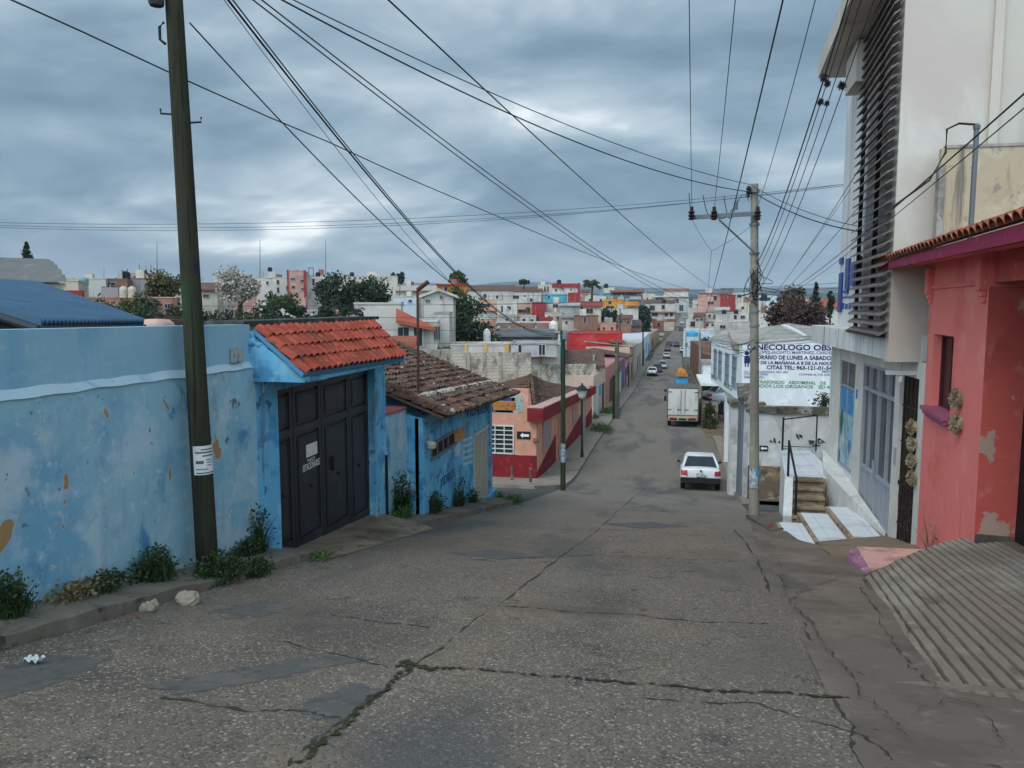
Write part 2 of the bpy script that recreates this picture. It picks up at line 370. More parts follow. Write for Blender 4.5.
GUT = mat('gutter_concrete', (.145, .118, .095), .92, [((.20, .155, .125), .6, .45, .72), ((.12, .095, .078), 1.3, .48, .75), ((.21, .175, .145), 4, .62, .9), ((.085, .078, .072), .5, .58, .8, (1.6, .5, 1)), ((.06, .05, .042), 6, .74, .85)], bump=(22, .5, .02))
# right hand side: broken concrete shoulder, flush with the road, rising gently to the houses
m = MB()
def sh(a, b):
    s = -12+b*35.4; x0 = roadR(s)-.05; x1 = interp([(5.4, 5.2), (5.7, 1.97), (10.6, 2.72), (13, 3.2), (15.4, 2.66), (18.5, 2.66), (18.9, 4.6), (24, 5)], s); x = x0+(x1-x0)*a
    return V((x, s, g(s)+.008+.03*a+.012*math.sin(s*2.3+a*7)))
m.grid(sh, 10, 140); shd = tag(m.build('right_shoulder', GUT), kind='structure')
def shz(x, s): x0 = roadR(s); return g(s)+.012+.03*max(0, min(1, (x-x0)/1.4))+.012
ck = MB()
for path, w, n in [([(772, 556), (792, 574), (846, 575)], .02, 7), ([(846, 579), (800, 592), (786, 606)], .018, 7), ([(795, 606), (826, 650), (866, 702), (912, 745)], .022, 10), ([(862, 592), (886, 640), (905, 668), (934, 692)], .02, 8), ([(880, 600), (896, 604), (906, 640)], .012, 6), ([(930, 700), (980, 715), (1010, 760)], .014, 7), ([(905, 720), (950, 705), (990, 712)], .012, 6), ([(800, 625), (840, 628), (862, 622)], .012, 5)]:
    q = ribbon(path, w*.5, .0, .8, n*2, .03); q.v = [(x, y, shz(x, y)+.012) for x, y, z in q.v]; ck.add(q.v, q.f)
ck.build('crack', CRACK, shd)

# ================================================================== LEFT SIDE, NEAR
def blue_extra(t, obj, vec, c, bs):
    nz_ = t.noise(obj, 1.9, 3, .5, (1, 1.15, .8), .4); c = t.mix(t.math('MULTIPLY', t.rng(nz_, .628, .655), .6), c, (.36, .42, .43)); pk = t.rng(nz_, .657, .667)
    sp = t.n('ShaderNodeSeparateXYZ'); t.l(obj, sp.inputs[0])
    lowm = t.rng(sp.outputs['Z'], 1.9, .9)
    return t.mix(t.math('MULTIPLY', pk, lowm), c, (.33, .20, .095))
BLUE = mat('blue_plaster', (.255, .435, .515), .9, [((.17, .35, .48), .7, .46, .74), ((.40, .51, .57), 1.3, .50, .8), ((.07, .235, .39), 1.5, .63, .80, (1, 1, .55)), ((.19, .30, .37), 2.6, .64, .9, (1, 1, .5)), ((.26, .33, .38), 1.4, .62, .95, (2, 2, .2)), ((.36, .52, .60), 8, .6, .85), ((.10, .15, .18), 3.2, .76, .83), ((.14, .17, .18), 11, .76, .86), ((.42, .46, .44), 5, .74, .82)], bump=(7, .35, .03), extra=blue_extra)
BLUE2 = mat('blue_plaster_upper', (.24, .41, .495), .9, [((.28, .44, .54), 1.1, .45, .85), ((.17, .34, .48), 1.1, .52, .85, (2, 2, .35)), ((.18, .26, .32), 2.2, .68, .98, (2, 2, .3)), ((.33, .44, .50), 7, .55, .9)], bump=(5, .2, .02))
BLUE3 = mat('blue_plaster_bright', (.13, .40, .60), .85, [((.26, .51, .64), 1.3, .5, .8), ((.08, .26, .46), 1.8, .52, .72), ((.05, .16, .28), 4, .66, .76), ((.12, .17, .19), 1.5, .6, .85, (2, 2, .22))], bump=(7, .2, .02))
REDP = mat('red_paint', (.42, .03, .03), .8, [((.25, .02, .02), 2, .5, .75), ((.5, .10, .08), 6, .6, .8)])
CEM = concrete('cement_grey', (.30, .285, .25))
bw = thing('boundary_wall', 'long peeling light blue plaster wall beside the left pavement', 'wall', (WL, 3, g(3)))
zt = lambda s: -.19-.012*(s-5)
def wallpiece(s0, s1, x0, x1, zb0, zb1, zt0, zt1, seg=18, amp=.012):
    m = MB()
    m.grid(lambda a, b: V((x1+amp*math.sin((s0+a*(s1-s0))*3.1+b*5), s0+a*(s1-s0), (zb0+(zb1-zb0)*a)*(1-b)+(zt0+(zt1-zt0)*a)*b)), seg, 8)
    m.hexa([(x0, s0, zb0), (x1-.02, s0, zb0), (x1-.02, s1, zb1), (x0, s1, zb1)], [(x0, s0, zt0), (x1-.0, s0, zt0), (x1-.0, s1, zt1), (x0, s1, zt1)])
    return m
m = wallpiece(-9, 9.3, WL-.3, WL, g(-9)-.3, g(9.3)-.3, -.62, -.80); m.build('lower_wall', BLUE, bw)
m = wallpiece(-9, 9.3, WL-.3, WL-.045, -.70, -.88, zt(-9), zt(9.3), 18, .004); m.build('upper_wall', BLUE2, bw)
m = MB(); lz = lambda s: -.62-.18*(s+9)/18.3
m.grid(lambda a, b: V((WL-.05+.075*b, -9+a*18.3, lz(-9+a*18.3)+.075-.085*b+.006*math.sin(a*91)*math.sin(a*37+b*2)+.006*math.sin(a*211))), 150, 3); m.build('ledge', mat('pale_ledge', (.42, .53, .58), .9, [((.27, .42, .52), 2.5, .5, .8), ((.2, .25, .27), 5, .66, .85)], bump=(12, .3, .02)), bw)
m = MB(); p = pt(236, 355, WL-.03); m.box(p.x, p.x+.03, p.y-.13, p.y+.13, p.z-.09, p.z+.09); m.build('number_plate', mat('faded_plate', (.33, .36, .34), .7, [((.2, .2, .2), 14, .5, .7)]), bw)

# ---- gate portal
po = thing('gate_portal', 'blue gate portal with a red tiled canopy over dark double doors', 'gate', (WL, 11.4, g(11.4)))
m = MB(); m.box(WL-.45, WL-.003, 9.3, 9.93, g(9)-.4, -.9); m.build('pillar', BLUE3, po, bevel=.02)
m = MB(); m.box(WL-.35, WL-.003, 9.303, 9.50, -.9, -.34); m.build('wall_top', BLUE3, po)
m = MB(); m.box(WL-.45, WL+.02, 13.60, 14.15, g(14)-.4, -.92); m.build('pillar', BLUE3, po, bevel=.02)
m = MB(); m.box(WL-.40, WL+.017, 9.5, 14.12, -1.17, -.93); m.build('lintel', BLUE3, po)
m = MB(); m.box(WL+.64, WL+.72, 9.42, 13.3, -1.0, -.905); m.build('eave_board', BLUE3, po)
m = MB(); m.prism([(WL-.1, 9.25, -.99), (WL+.74, 9.25, -.99), (WL+.74, 9.25, -.90), (WL-.0, 9.25, -.42), (WL-.1, 9.25, -.42)], (0, .16, 0)); m.build('bracket', BLUE3, po)
m = MB(); m.prism([(WL-.0, 13.3, -.99), (WL+.7, 13.3, -.99), (WL+.7, 13.3, -.93), (WL-.0, 13.7, -.42), (WL-.1, 13.7, -.42)], (0, .1, 0)); m.build('bracket', BLUE3, po)
m = MB(); m.box(WL-1.0, WL-.46, 9.9, 14.9, -1.2, -.27); m.build('parapet', mat('mossy_cement', (.15, .20, .15), .95, [((.05, .06, .045), 2.5, .5, .7), ((.25, .28, .22), 4, .5, .7)], bump=(20, .3, .02)), po)
m = MB(); m.box(WL-1.06, WL-.42, 9.8, 15.0, -.27, -.21); m.build('coping', mat('dark_coping', (.05, .05, .045), .95, [((.09, .09, .08), 4, .5, .7)]), po)
TILE = mat('red_roof_tile', (.28, .055, .033), .8, [((.25, .038, .024), 4, .5, .75), ((.32, .09, .055), 9, .55, .85), ((.10, .06, .04), 3, .70, .82), ((.13, .05, .035), 1.6, .6, .85)], bump=(30, .2, .01), island=.55)
TILEOLD = mat('old_brown_tile', (.115, .064, .047), .95, [((.055, .038, .032), 2.2, .45, .75), ((.17, .10, .072), 5, .55, .85), ((.10, .09, .072), 1.3, .58, .8), ((.30, .26, .22), 9, .70, .8)], bump=(25, .4, .02), island=.75)
MORTAR = mat('white_mortar', (.50, .46, .40), .95, [((.3, .26, .22), 5, .5, .75)], bump=(25, .4, .02))
def tiles(e0, e1, t0, t1, cols, rows, r=None, seg=5, lift=.03, jit=.006, gap=.0, deck=.05):
    """barrel tiles between an eave line e0-e1 and a top line t0-t1"""
    e0, e1, t0, t1 = map(V, (e0, e1, t0, t1)); m = MB()
    nrm = (e1-e0).cross(t0-e0).normalized(); nrm = nrm if nrm.z > 0 else -nrm
    for c in range(cols):
        for q in range(rows):
            ja = rnd.uniform(-jit, jit)
            if rnd.random() < gap: continue
            A = lambda x, y: (e0.lerp(e1, x)).lerp(t0.lerp(t1, x), y)
            x0, x1 = c/cols, (c+1)/cols; y0 = q/rows-(.0 if q else .02); y1 = (q+1.12)/rows; y1 = min(y1, 1)
            wdt = (A(x1, y0)-A(x0, y0)).length; vs = []
            for yy, hh in ((y0, lift), (y1, .002)):
                for k in range(seg+1):
                    w = math.pi*k/seg; xx = x0+(x1-x0)*(.5-.47*math.cos(w))
                    vs.append(A(xx, yy)+nrm*(hh+ja+math.sin(w)*wdt*.38))
            n = seg+1
            fs = [(k, k+1, n+k+1, n+k) for k in range(seg)]
            m.add(vs, fs)
            # thickness at the lower lip
            lip = [v-nrm*.014+(A(x0, y1)-A(x0, y0)).normalized()*.004 for v in vs[:n]]
            m.add(vs[:n]+lip, [(k+1, k, n+k, n+k+1) for k in range(seg)])
    # deck underneath
    d = [p-nrm*.004 for p in (e0, e1, t1, t0)]; m.k = 1; m.slab(d, deck, -nrm); m.k = 0
    return m
DECK = mat('dark_roof_deck', (.10, .055, .04), .95)  # the deck's own dark brown, under the tiles
can = tiles((WL+.80, 9.12, -.86), (WL+.80, 13.05, -.92), (WL-.02, 9.36, -.30), (WL-.15, 13.95, -.32), 21, 4, lift=.03, jit=.011)
can.build('tile_canopy', [TILE, mat('blue_deck', (.08, .22, .36), .9)], po)
# the metal gate, a part of the portal
GATE = mat('gate_dark_paint', (.010, .0125, .018), .5, [((.022, .026, .036), 2, .5, .8), ((.028, .024, .022), 4, .66, .9, (1, 1, .3))], bump=(18, .06, .01), spec=.4)
gp = Plane((WL-.16, 9.97, -3.5), (0, 1, 0))
gt = MB(); gp.box(gt, -.06, 3.66, -.55, 2.36, -.06, -.01); gate = gt.build('gate', GATE, po)
gb = lambda a: -.14-.10*a                                             # sill line falls with the street
edges = [-.02, .62, 1.60, 2.72, 3.63]
for i, (a0, a1) in enumerate(zip(edges, edges[1:])):
    m = MB(); b0 = gb((a0+a1)/2); b1 = 2.33; rail = 1.55
    gp.box(m, a0+.01, a0+.10, b0, b1, -.012, .03); gp.box(m, a1-.10, a1-.01, b0, b1, -.012, .03)
    for lo, hi in ((b0, b0+.16), (rail, rail+.13), (b1-.1, b1)): gp.box(m, a0+.10, a1-.10, lo, hi, -.012, .027)
    for lo, hi in ((b0+.16, rail), (rail+.13, b1-.1)):                # raised moulded panel
        x0, x1, y0, y1 = a0+.15, a1-.15, lo+.06, hi-.06
        for w0, d1 in ((0, .012), (.035, .024)):
            gp.box(m, x0+w0, x1-w0, y0+w0, y1-w0, -.012, d1)
        gp.box(m, x0-.01, x1+.01, y0-.01, y0+.014, -.01, .03); gp.box(m, x0-.01, x1+.01, y1-.014, y1+.01, -.01, .03)
        gp.box(m, x0-.01, x0+.014, y0, y1, -.01, .029); gp.box(m, x1-.014, x1+.01, y0, y1, -.01, .029)
    m.build('leaf', GATE, gate, bevel=.006)
PAPER = mat('paper', (.62, .62, .60), .8, [((.5, .5, .47), 6, .5, .8)])
a0, a1, b0, b1 = gp.R(304.5, 443, 315.5, 455.5)
m = MB(); gp.box(m, a0, a1, b0, b1, .026, .032); m.build('notice', PAPER, gate)
a0, a1, b0, b1 = gp.R(306, 457.5, 313, 461); text('NO', gp.P(a0, b0, .026), gp.P(a1, b0, .026), b1-b0, (0, 0, 1), gp.n, PAPER, gate)
a0, a1, b0, b1 = gp.R(301, 462.5, 318, 469); text('ESTACIONARSE', gp.P(a0, b0+.01, .026), gp.P(a1, b0+.02, .026), b1-b0, (0, 0, 1), gp.n, PAPER, gate, bold=.03)
a0, a1, b0, b1 = gp.R(276, 476, 280, 483); m = MB(); gp.box(m, .06, .14, b0, b1, .03, .036); m.build('notice', PAPER, gate)
a0, a1, b0, b1 = gp.R(330, 456, 331, 470); m = MB(); gp.box(m, a0, a0+.05, b0, b1, .02, .07); m.build('handle', BLACK, gate)
for u, v in ((282, 495), (310, 485), (337, 473), (357, 465)):
    a, b = gp.px(u, v); m = MB(); m.lathe(gp.P(a, b, .02), [(.03, 0), (.035, .02), (.02, .04)], 10, 'x'); m.build('lock', BLACK, gate)

# ---- low wall and corner house
lw = thing('low_wall', 'low pale blue wall with red coping between gate and corner house', 'wall', (WL, 14.8, g(14.8)))
m = wallpiece(14.15, 15.45, WL-.28, WL-.02, g(14.15)-.4, g(15.5)-.4, -2.10, -2.15, 6); m.build('wall', BLUE, lw)
m = MB(); m.slab([(WL-.34, 14.155, -2.06), (WL+.02, 14.155, -2.08), (WL+.02, 15.4, -2.12), (WL-.34, 15.4, -2.10)], .05); m.build('coping', mat('red_coping', (.36, .10, .10), .9, [((.2, .08, .08), 4, .5, .7)]), lw)
m = MB(); p = pt(386, 455, WL+.04); q = pt(386, 519, WL+.04)
m.tube([(WL+.05, p.y, p.z), (WL+.05, p.y, -4.5)], .028, 8); m.build('downpipe', BLACK, lw)
HS0, HS1, HX = 15.45, 22.3, -5.05
ch = thing('corner_house', 'low bright blue corner house with old brown tiled roof', 'house', (HX, 19, g(19)))
m = MB(); m.hexa([(-11, HS0, g(HS0)-.8), (HX, HS0, g(HS0)-.8), (HX, HS1, g(HS1)-.8), (-11, HS1, g(HS1)-.8)], [(-11, HS0, -.9), (HX, HS0, -2.35), (HX, HS1, -2.75), (-11, HS1, -1.1)]); m.build('wall', BLUE3, ch)
m = MB(); m.box(HX-.1, HX+.10, HS0, HS0+.42, g(HS0)-.5, -2.35); m.build('pilaster', BLUE3, ch, bevel=.02)
m = MB(); m.box(HX-.1, HX+.07, HS1-.28, HS1+.02, g(HS1)-.5, -2.75); m.build('pilaster', BLUE3, ch, bevel=.02)
hp = Plane((HX, HS0, -4.5), (0, 1, 0))
a0, a1, b0, b1 = hp.R(431, 434, 454, 452)
m = MB(); hp.box(m, a0, a1, b0+.05, b1-.1, -.2, .004); w = m.build('window', mat('dark_opening', (.012, .013, .015), .7), ch)
m = MB(); hp.box(m, a0-.07, a1+.07, b0-.02, b0+.05, 0, .06); hp.box(m, a0, a1, b1-.12, b1-.06, 0, .03)
for i in range(4): hp.box(m, a0+(a1-a0)*.7*i/3-.025, a0+(a1-a0)*.7*i/3+.025, b0+.05, b1-.1, 0, .025)
m.build('frame', mat('grey_frame', (.16, .17, .17), .6), w)
a0, a1, b0, b1 = hp.R(474, 424, 490, 506)
bz = g(HS0+(a0+a1)/2)+4.5+.1
SHUT = mat('beige_shutter', (.42, .38, .31), .6, [((.3, .27, .22), 2, .5, .75, (3, 3, .3))])
m = MB()
for i in range(14): hp.box(m, a0, a1, bz+(1.93/14)*i, bz+(1.93/14)*(i+.93), -.05, .012)
hp.box(m, a0, a1, bz, bz+1.95, -.05, .003); sh_ = m.build('roller_shutter', SHUT, ch)
m = MB(); hp.box(m, a0-.06, a0, bz, bz+2.0, 0, .03); hp.box(m, a1, a1+.06, bz, bz+2.0, 0, .03); hp.box(m, a0-.06, a1+.06, bz+2.0, bz+2.09, 0, .033); m.build('frame', mat('shutter_frame', (.5, .48, .42), .7), sh_)
m = MB(); hp.box(m, a0-.5, a1+.45, bz-.3, bz+.0, 0, .12); m.build('doorstep', BLUE3, ch)
a0, a1, b0, b1 = hp.R(454, 429, 464, 441); m = MB(); hp.box(m, a0, a1, b0, b1, .005, .02); m.build('sign_panel', mat('orange_sign', (.50, .23, .07), .7, [((.3, .13, .05), 5, .55, .75)]), ch)
a0, a1, b0, b1 = hp.R(455, 444, 460, 455); m = MB(); hp.box(m, a0, a1, b0, b1, .003, .008); m.build('sign_panel', mat('pale_blue_sign', (.40, .52, .60), .8), ch)
LETB = mat('faded_letter_blue', (.035, .10, .22), .9); LETW = mat('faded_letter_white', (.42, .52, .58), .9)
a0, b0 = hp.px(465, 417); a1, b1 = hp.px(493, 406)
text('VIDRIERIA', hp.P(a0, b0-.02, .004), hp.P(a1, b1-.12, .004), .26, (0, 0, 1), hp.n, LETB, ch, bold=.02)
for i in range(5):
    v = 440+i*6.0; a0, b0 = hp.px(463, v+2); a1, b1 = hp.px(472.5, v-1.5)
    m = MB(); m.quad(hp.P(a0, b0, .004), hp.P(a1, b1, .004), hp.P(a1, b1+.07, .004), hp.P(a0, b0+.07, .004)); m.build('painted_line', LETW, ch)
a0, b0 = hp.px(440, 484); a1, b1 = hp.px(455, 475); text('VIDRIOS', hp.P(a0, b0-.08, .004), hp.P(a1, b1-.04, .004), .22, (0, 0, 1), hp.n, LETB, ch, bold=.02)
m = MB(); p = hp.P(*hp.px(422.5, 446)); m.lathe((HX+.22, HS0+.2, p.z-.05), [(.04, 0), (.10, .03), (.11, .12), (.05, .17)], 10); m.tube([(HX+.1, HS0+.2, p.z+.1), (HX+.22, HS0+.2, p.z+.1)], .02, 6); m.build('wall_lamp', mat('lamp_cream', (.45, .42, .33), .6), ch)
E0, E1, T0, T1 = V((-4.42, 15.2, -2.28)), V((-4.42, 23.25, -2.70)), V((-9.2, 15.9, -.62)), V((-9.2, 22.7, -.80))
roof = tiles(E0, E1, T0, T1, 34, 20, lift=.05, jit=.02, gap=.012).build('roof', [TILEOLD, DECK], ch)
m = MB()
def ridge(a, b, n, r=.11):
    a, b = V(a), V(b)
    for i in range(n):
        p, q = a.lerp(b, i/n), a.lerp(b, (i+1.1)/n); d = (q-p).normalized(); e = d.cross(V((0, 0, 1))).normalized(); vs = []
        for c, rr in ((p, r*1.05), (q, r*.88)):
            for k in range(6): w_ = math.pi*k/5; vs.append(c+e*rr*math.cos(w_)+V((0, 0, rr*math.sin(w_)+rnd.uniform(-.008, .008))))
        m.add(vs, [(k, k+1, 7+k, 6+k) for k in range(5)])
up = V((0, 0, .12))
ridge(E0+V((.1, .25, .06)), T0+V((0, .2, .08)), 13); ridge(T0+up, T1+up, 16); ridge(E1+V((-.05, -.2, .06)), T1+V((0, -.1, .1)), 14)
m.build('ridge_tile', TILEOLD, roof)
m = MB()
for a, b, k in ((E0+V((.1, .25, .11)), T0+V((0, .2, .11)), 26), (E1+V((-.05, -.2, .12)), T1+V((0, -.1, .13)), 30), (E0+V((-.75, .35, .36)), E1+V((-.75, -.35, .40)), 60)):
    for i in range(k):
        c = a.lerp(b, (i+rnd.random()*.6)/k); r = rnd.uniform(.055, .10)
        m.lathe(c-V((0, 0, r)), [(r*.6, 0), (r, r*.7), (r*.55, r*1.5)], 6)
for i in range(34):
    c = E0.lerp(E1, rnd.random()).lerp(T0.lerp(T1, .5), rnd.random()*1.5)+V((0, 0, .09)); r = rnd.uniform(.03, .055)
    m.lathe(c, [(r, 0), (r*.8, r*.8), (r*.3, r)], 6)
tag(m.build('mortar', MORTAR, roof), kind='stuff')
m = MB(); p = pd(417.5, 290, 17.0); q = pd(418.5, 416, 17.0); m.tube([q-V((0, 0, .3)), p], .028, 6); m.tube([p, p+V((.25, .0, .18))], .05, 6)
ant = m.build('antenna_pole', mat('rusty_pipe', (.085, .035, .028), .8), None)
tag(ant, 'thin rusty pole standing up past the old brown tiled roof', 'pole')

# ---- blue sheet roof behind the wall
BR = mat('blue_sheet_metal', (.055, .115, .185), .65, [((.08, .14, .20), 1, .5, .85), ((.04, .08, .13), 2.2, .55, .9, (1, 1, .4))])
sh0 = thing('blue_roofed_shed', 'shed with blue corrugated metal roof behind the blue wall', 'shed', pd(60, 345, 11))
P0, P1, P2, P3 = pd(-120, 278, 13), pd(35, 286.5, 16), pd(144, 327.5, 11), pd(40, 329.5, 8.6)
m = MB(); NC = 30
nrm = (P1-P0).cross(P3-P0).normalized(); nrm = nrm if nrm.z > 0 else -nrm
m.grid(lambda a, b: P0.lerp(P1, a).lerp(P3.lerp(P2, a), b)+nrm*(.13*(1 if int(a*NC*3+.5) % 3 == 0 else 0)), NC*3, 6)
m.build('roof', BR, sh0)
m = MB(); m.tube([P3, P2], .05, 6); m.tube([P0, P3], .05, 6); m.tube([P1, P2], .025, 6); m.build('gutter', mat('dark_gutter', (.03, .035, .045), .6), sh0)
m = MB(); dn = V((0, 0, -1)); m.hexa([P0+dn*4, P1+dn*4, P2+dn*4, P3+dn*4], [P0+dn*.3, P1+dn*.12, P2+dn*.12, P3+dn*.22]); m.build('wall', paint('shed_grey', (.12, .12, .12)), sh0)
# ---- arched grey roof farther back
ar = thing('arched_roof_hall', 'hall with a curved grey corrugated metal roof at far left', 'building', pd(10, 330, 28))
A0, A1, B1, B0 = pd(-140, 285, 27), pd(67, 281.5, 27), pd(40, 269.5, 31), pd(-140, 258, 31)
m = MB(); m.grid(lambda a, b: A0.lerp(A1, a).lerp(B0.lerp(B1, a), b)+V((0, 0, .42*math.sin(math.pi*b*.9)+.14*math.sin(b*math.pi*8)**2)), 10, 50)
m.build('roof', mat('galvanised_sheet', (.12, .123, .12), .75, [((.08, .077, .07), .8, .5, .8, (.3, 1, 1)), ((.16, .16, .155), 2, .55, .9)]), ar)
m = MB(); m.hexa([A0+dn*5, A1+dn*5+V((-.5, 0, 0)), B1+dn*5, B0+dn*5], [A0+V((0, .3, -.08)), A1+V((-.4, .3, -.08)), B1+V((-.4, 0, -.08)), B0+V((0, 0, -.08))]); m.build('wall', paint('hall_cream', (.45, .42, .35)), ar)
# ---- pink dome tank behind the wall
def tank(name, label, u, vb, vt, wpx, D, col, dome=True, group=None, neck=True):
    b = pd(u, vb, D); h = pd(u, vt, D).z-b.z; r = wpx/F*D/2; m = MB()
    prof = [(r*.96, 0), (r, h*.05)]+[(r*(1-.025*(i % 2)), h*(.08+.09*i)) for i in range(7)]+[(r*.97, h*.72), (r*.8, h*.87), (r*.45, h*.95), (r*.3, h*.96), (r*.3, h)]
    m.lathe(b, prof, 18); o = m.build(name, col, None, smooth=False); return tag(o, label, 'water tank', group)
TKB = mat('tank_beige', (.46, .40, .32), .6, [((.36, .3, .24), 3, .5, .7)]); TKP = mat('tank_pink', (.55, .36, .29), .6, [((.42, .28, .24), 3, .5, .75)])
TKW = mat('tank_white', (.6, .58, .53), .6, [((.4, .38, .34), 3, .5, .75)])
tk = thing('water_tank', 'squat pink water tank showing over the blue wall', 'water tank', pd(155, 330, 14))
b = pd(155, 334, 14); r = 19/F*14
m = MB(); m.lathe(b, [(r*.98, 0), (r, .06), (r*.97, .10), (r, .13), (r*.95, .20), (r*.72, .26), (r*.2, .275)], 22); m.build('body', TKP, tk, smooth=True)
m = MB(); q = b+(-b).normalized()*r; m.lathe((q.x, q.y-.01, b.z+.06), [(.05, -.02), (.05, .04), (.02, .06)], 10, 'y'); m.build('valve', REDP, tk)

# ---- wooden utility pole with notice
WOOD = mat('weathered_pole_wood', (.032, .032, .02), .95, [((.022, .018, .012), 3, .45, .75, (3, 3, .12)), ((.026, .048, .023), 1.2, .42, .7, (1, 1, .3)), ((.06, .047, .035), 5, .6, .85, (3, 3, .1)), ((.02, .016, .012), 7, .63, .72, (3, 3, .08))], bump=(14, .5, .02))
up_ = thing('utility_pole', 'tall mossy wooden pole with a paper notice by the blue wall', 'utility pole', (-5.0, 7.57, g(7.57)))
base = V((-4.98, 7.6, g(7.6))); top = pd(172.5, -25, 8.55)
m = MB(); m.tube([base.lerp(top, i/14)+V((0, 0, -.25 if i == 0 else 0)) for i in range(15)], [.122-.033*i/14 for i in range(15)], 16); pole = m.build('pole', WOOD, up_, smooth=True)
def onpole(v): 
    k = min(max(0, 1), 1); lo, hi = 0., 1.
    for _ in range(30):
        k = (lo+hi)/2; p = base.lerp(top, k); c = p.copy()
        x, y, z = c.x*cy+c.y*sy, -c.x*sy+c.y*cy, c.z
        vv = 384-F*((z*ct+y*st)/(y*ct-z*st))
        if vv > v: lo = k
        else: hi = k
    return base.lerp(top, k)
tocam = lambda p: V((-p.x, -p.y, 0)).normalized()
def bandpatch(m, v0, v1, rr, w0, w1, par, mt, name):
    p0, p1 = onpole(v1), onpole(v0); mm = MB(); n = tocam(p0); e = V((-n.y, n.x, 0))
    mm.grid(lambda a, b: p0.lerp(p1, b)+(n*math.cos(w0+(w1-w0)*a)+e*math.sin(w0+(w1-w0)*a))*rr, 12, 6)
    return mm.build(name, mt, par, smooth=True)
nt_ = bandpatch(None, 444.5, 473, .118, -.75, 1.45, up_, PAPER, 'notice')
INK = mat('faded_ink', (.10, .10, .11), .9)
for v, a, b, hh in ((447.5, .0, 1.25, 1.2), (450.2, -.5, 1.25, 1.6), (453.6, .1, 1.25, 1.5), (459, -.5, .2, 3.0), (458, .4, 1.0, .9), (460.6, .45, 1.1, .9), (463.4, .5, 1.0, .9), (467, -.5, .6, 1.0), (470.6, -.5, 1.25, 1.2)):
    bandpatch(None, v, v+hh, .1195, a, b, nt_, INK, 'printed_line')
bandpatch(None, 263, 274, .105, -.1, 1.3, up_, BLACK, 'metal_tag')
m = MB()
for v, sgn in ((113.5, -1), (122, 1)):
    p = onpole(v); e = V((cy, sy, 0))*sgn; m.tube([p-e*.1+V((0, 0, -.02)), p+e*.215+V((0, 0, .0)), p+e*.215+V((0, 0, .05))], .011, 6)
m.build('step_bolt', BLACK, up_)
p = onpole(3); m = MB(); m.lathe(p+V((-.1, -.16, -.08)), [(.07, 0), (.08, .03), (.08, .14), (.05, .18)], 8); m.tube([p+V((-.14, -.1, -.05)), p+V((-.21, -.1, .1)), p+V((-.2, -.1, .3))], .02, 6)
m.build('cable_clamp', mat('dark_hardware', (.05, .045, .045), .6), up_)
m = MB(); q = onpole(22); q2 = onpole(44); e = V((cy, sy, 0)); m.tube([q-e*.12, q-e*.17-V((0, 0, .05)), q-e*.17-V((0, 0, .18)), q2-e*.12], .016, 7); m.build('cable_loop', BLACK, up_)

# ---- stones and litter
def rock(name, label, u, v, r, colr, sc=(1, .8, .6)):
    c = pg(u, v); m = MB(); n = 16; lv = 10; vs = []; q = random.Random(int(u*7+v))
    for j in range(lv+1):
        ph = -math.pi/2+math.pi*j/lv
        for i in range(n):
            w_ = 2*math.pi*i/n; k = r*(1+q.uniform(-.10, .10)+.13*math.sin(w_*2.3+u+j*.9)) if 0 < j < lv else r
            vs.append(c+V((k*math.cos(ph)*math.cos(w_)*sc[0], k*math.cos(ph)*math.sin(w_)*sc[1], r*sc[2]*.6+k*math.sin(ph)*sc[2])))
    m.add(vs, [(j*n+i, j*n+(i+1) % n, (j+1)*n+(i+1) % n, (j+1)*n+i) for j in range(lv) for i in range(n)])
    return tag(m.build(name, colr), label, 'rock')
STONE = mat('pale_stone', (.30, .25, .19), .95, [((.25, .2, .15), 6, .5, .7)], bump=(12, .5, .04))
rock('stone', 'largest pale stone on the road edge at the wooden pole', 188, 604, .105, STONE, (1.1, .8, .75))
rock('stone', 'middle pale stone at the kerb left of the largest stone', 147, 612, .07, STONE, (1, .8, .8))
rock('stone', 'small rounded stone behind the middle pale stone', 154, 607, .05, STONE, (.9, .8, .9))
rock('brick_chunk', 'flat reddish brick chunk lying at the kerb by stones', 132, 619, .05, mat('brick_chunk', (.13, .075, .055), .95), (1.4, .8, .4))
c = pg(33, 664); m = MB(); m.grid(lambda a, b: c+V((-.05+a*.12+.01*math.sin(b*9), -.04+b*.07, .02+.035*abs(math.sin(a*7+b*5))+.01*math.sin(b*13))), 8, 6)
tag(m.build('litter', mat('white_plastic', (.5, .54, .55), .6)), 'scrap of white plastic litter on the road at left', 'litter')
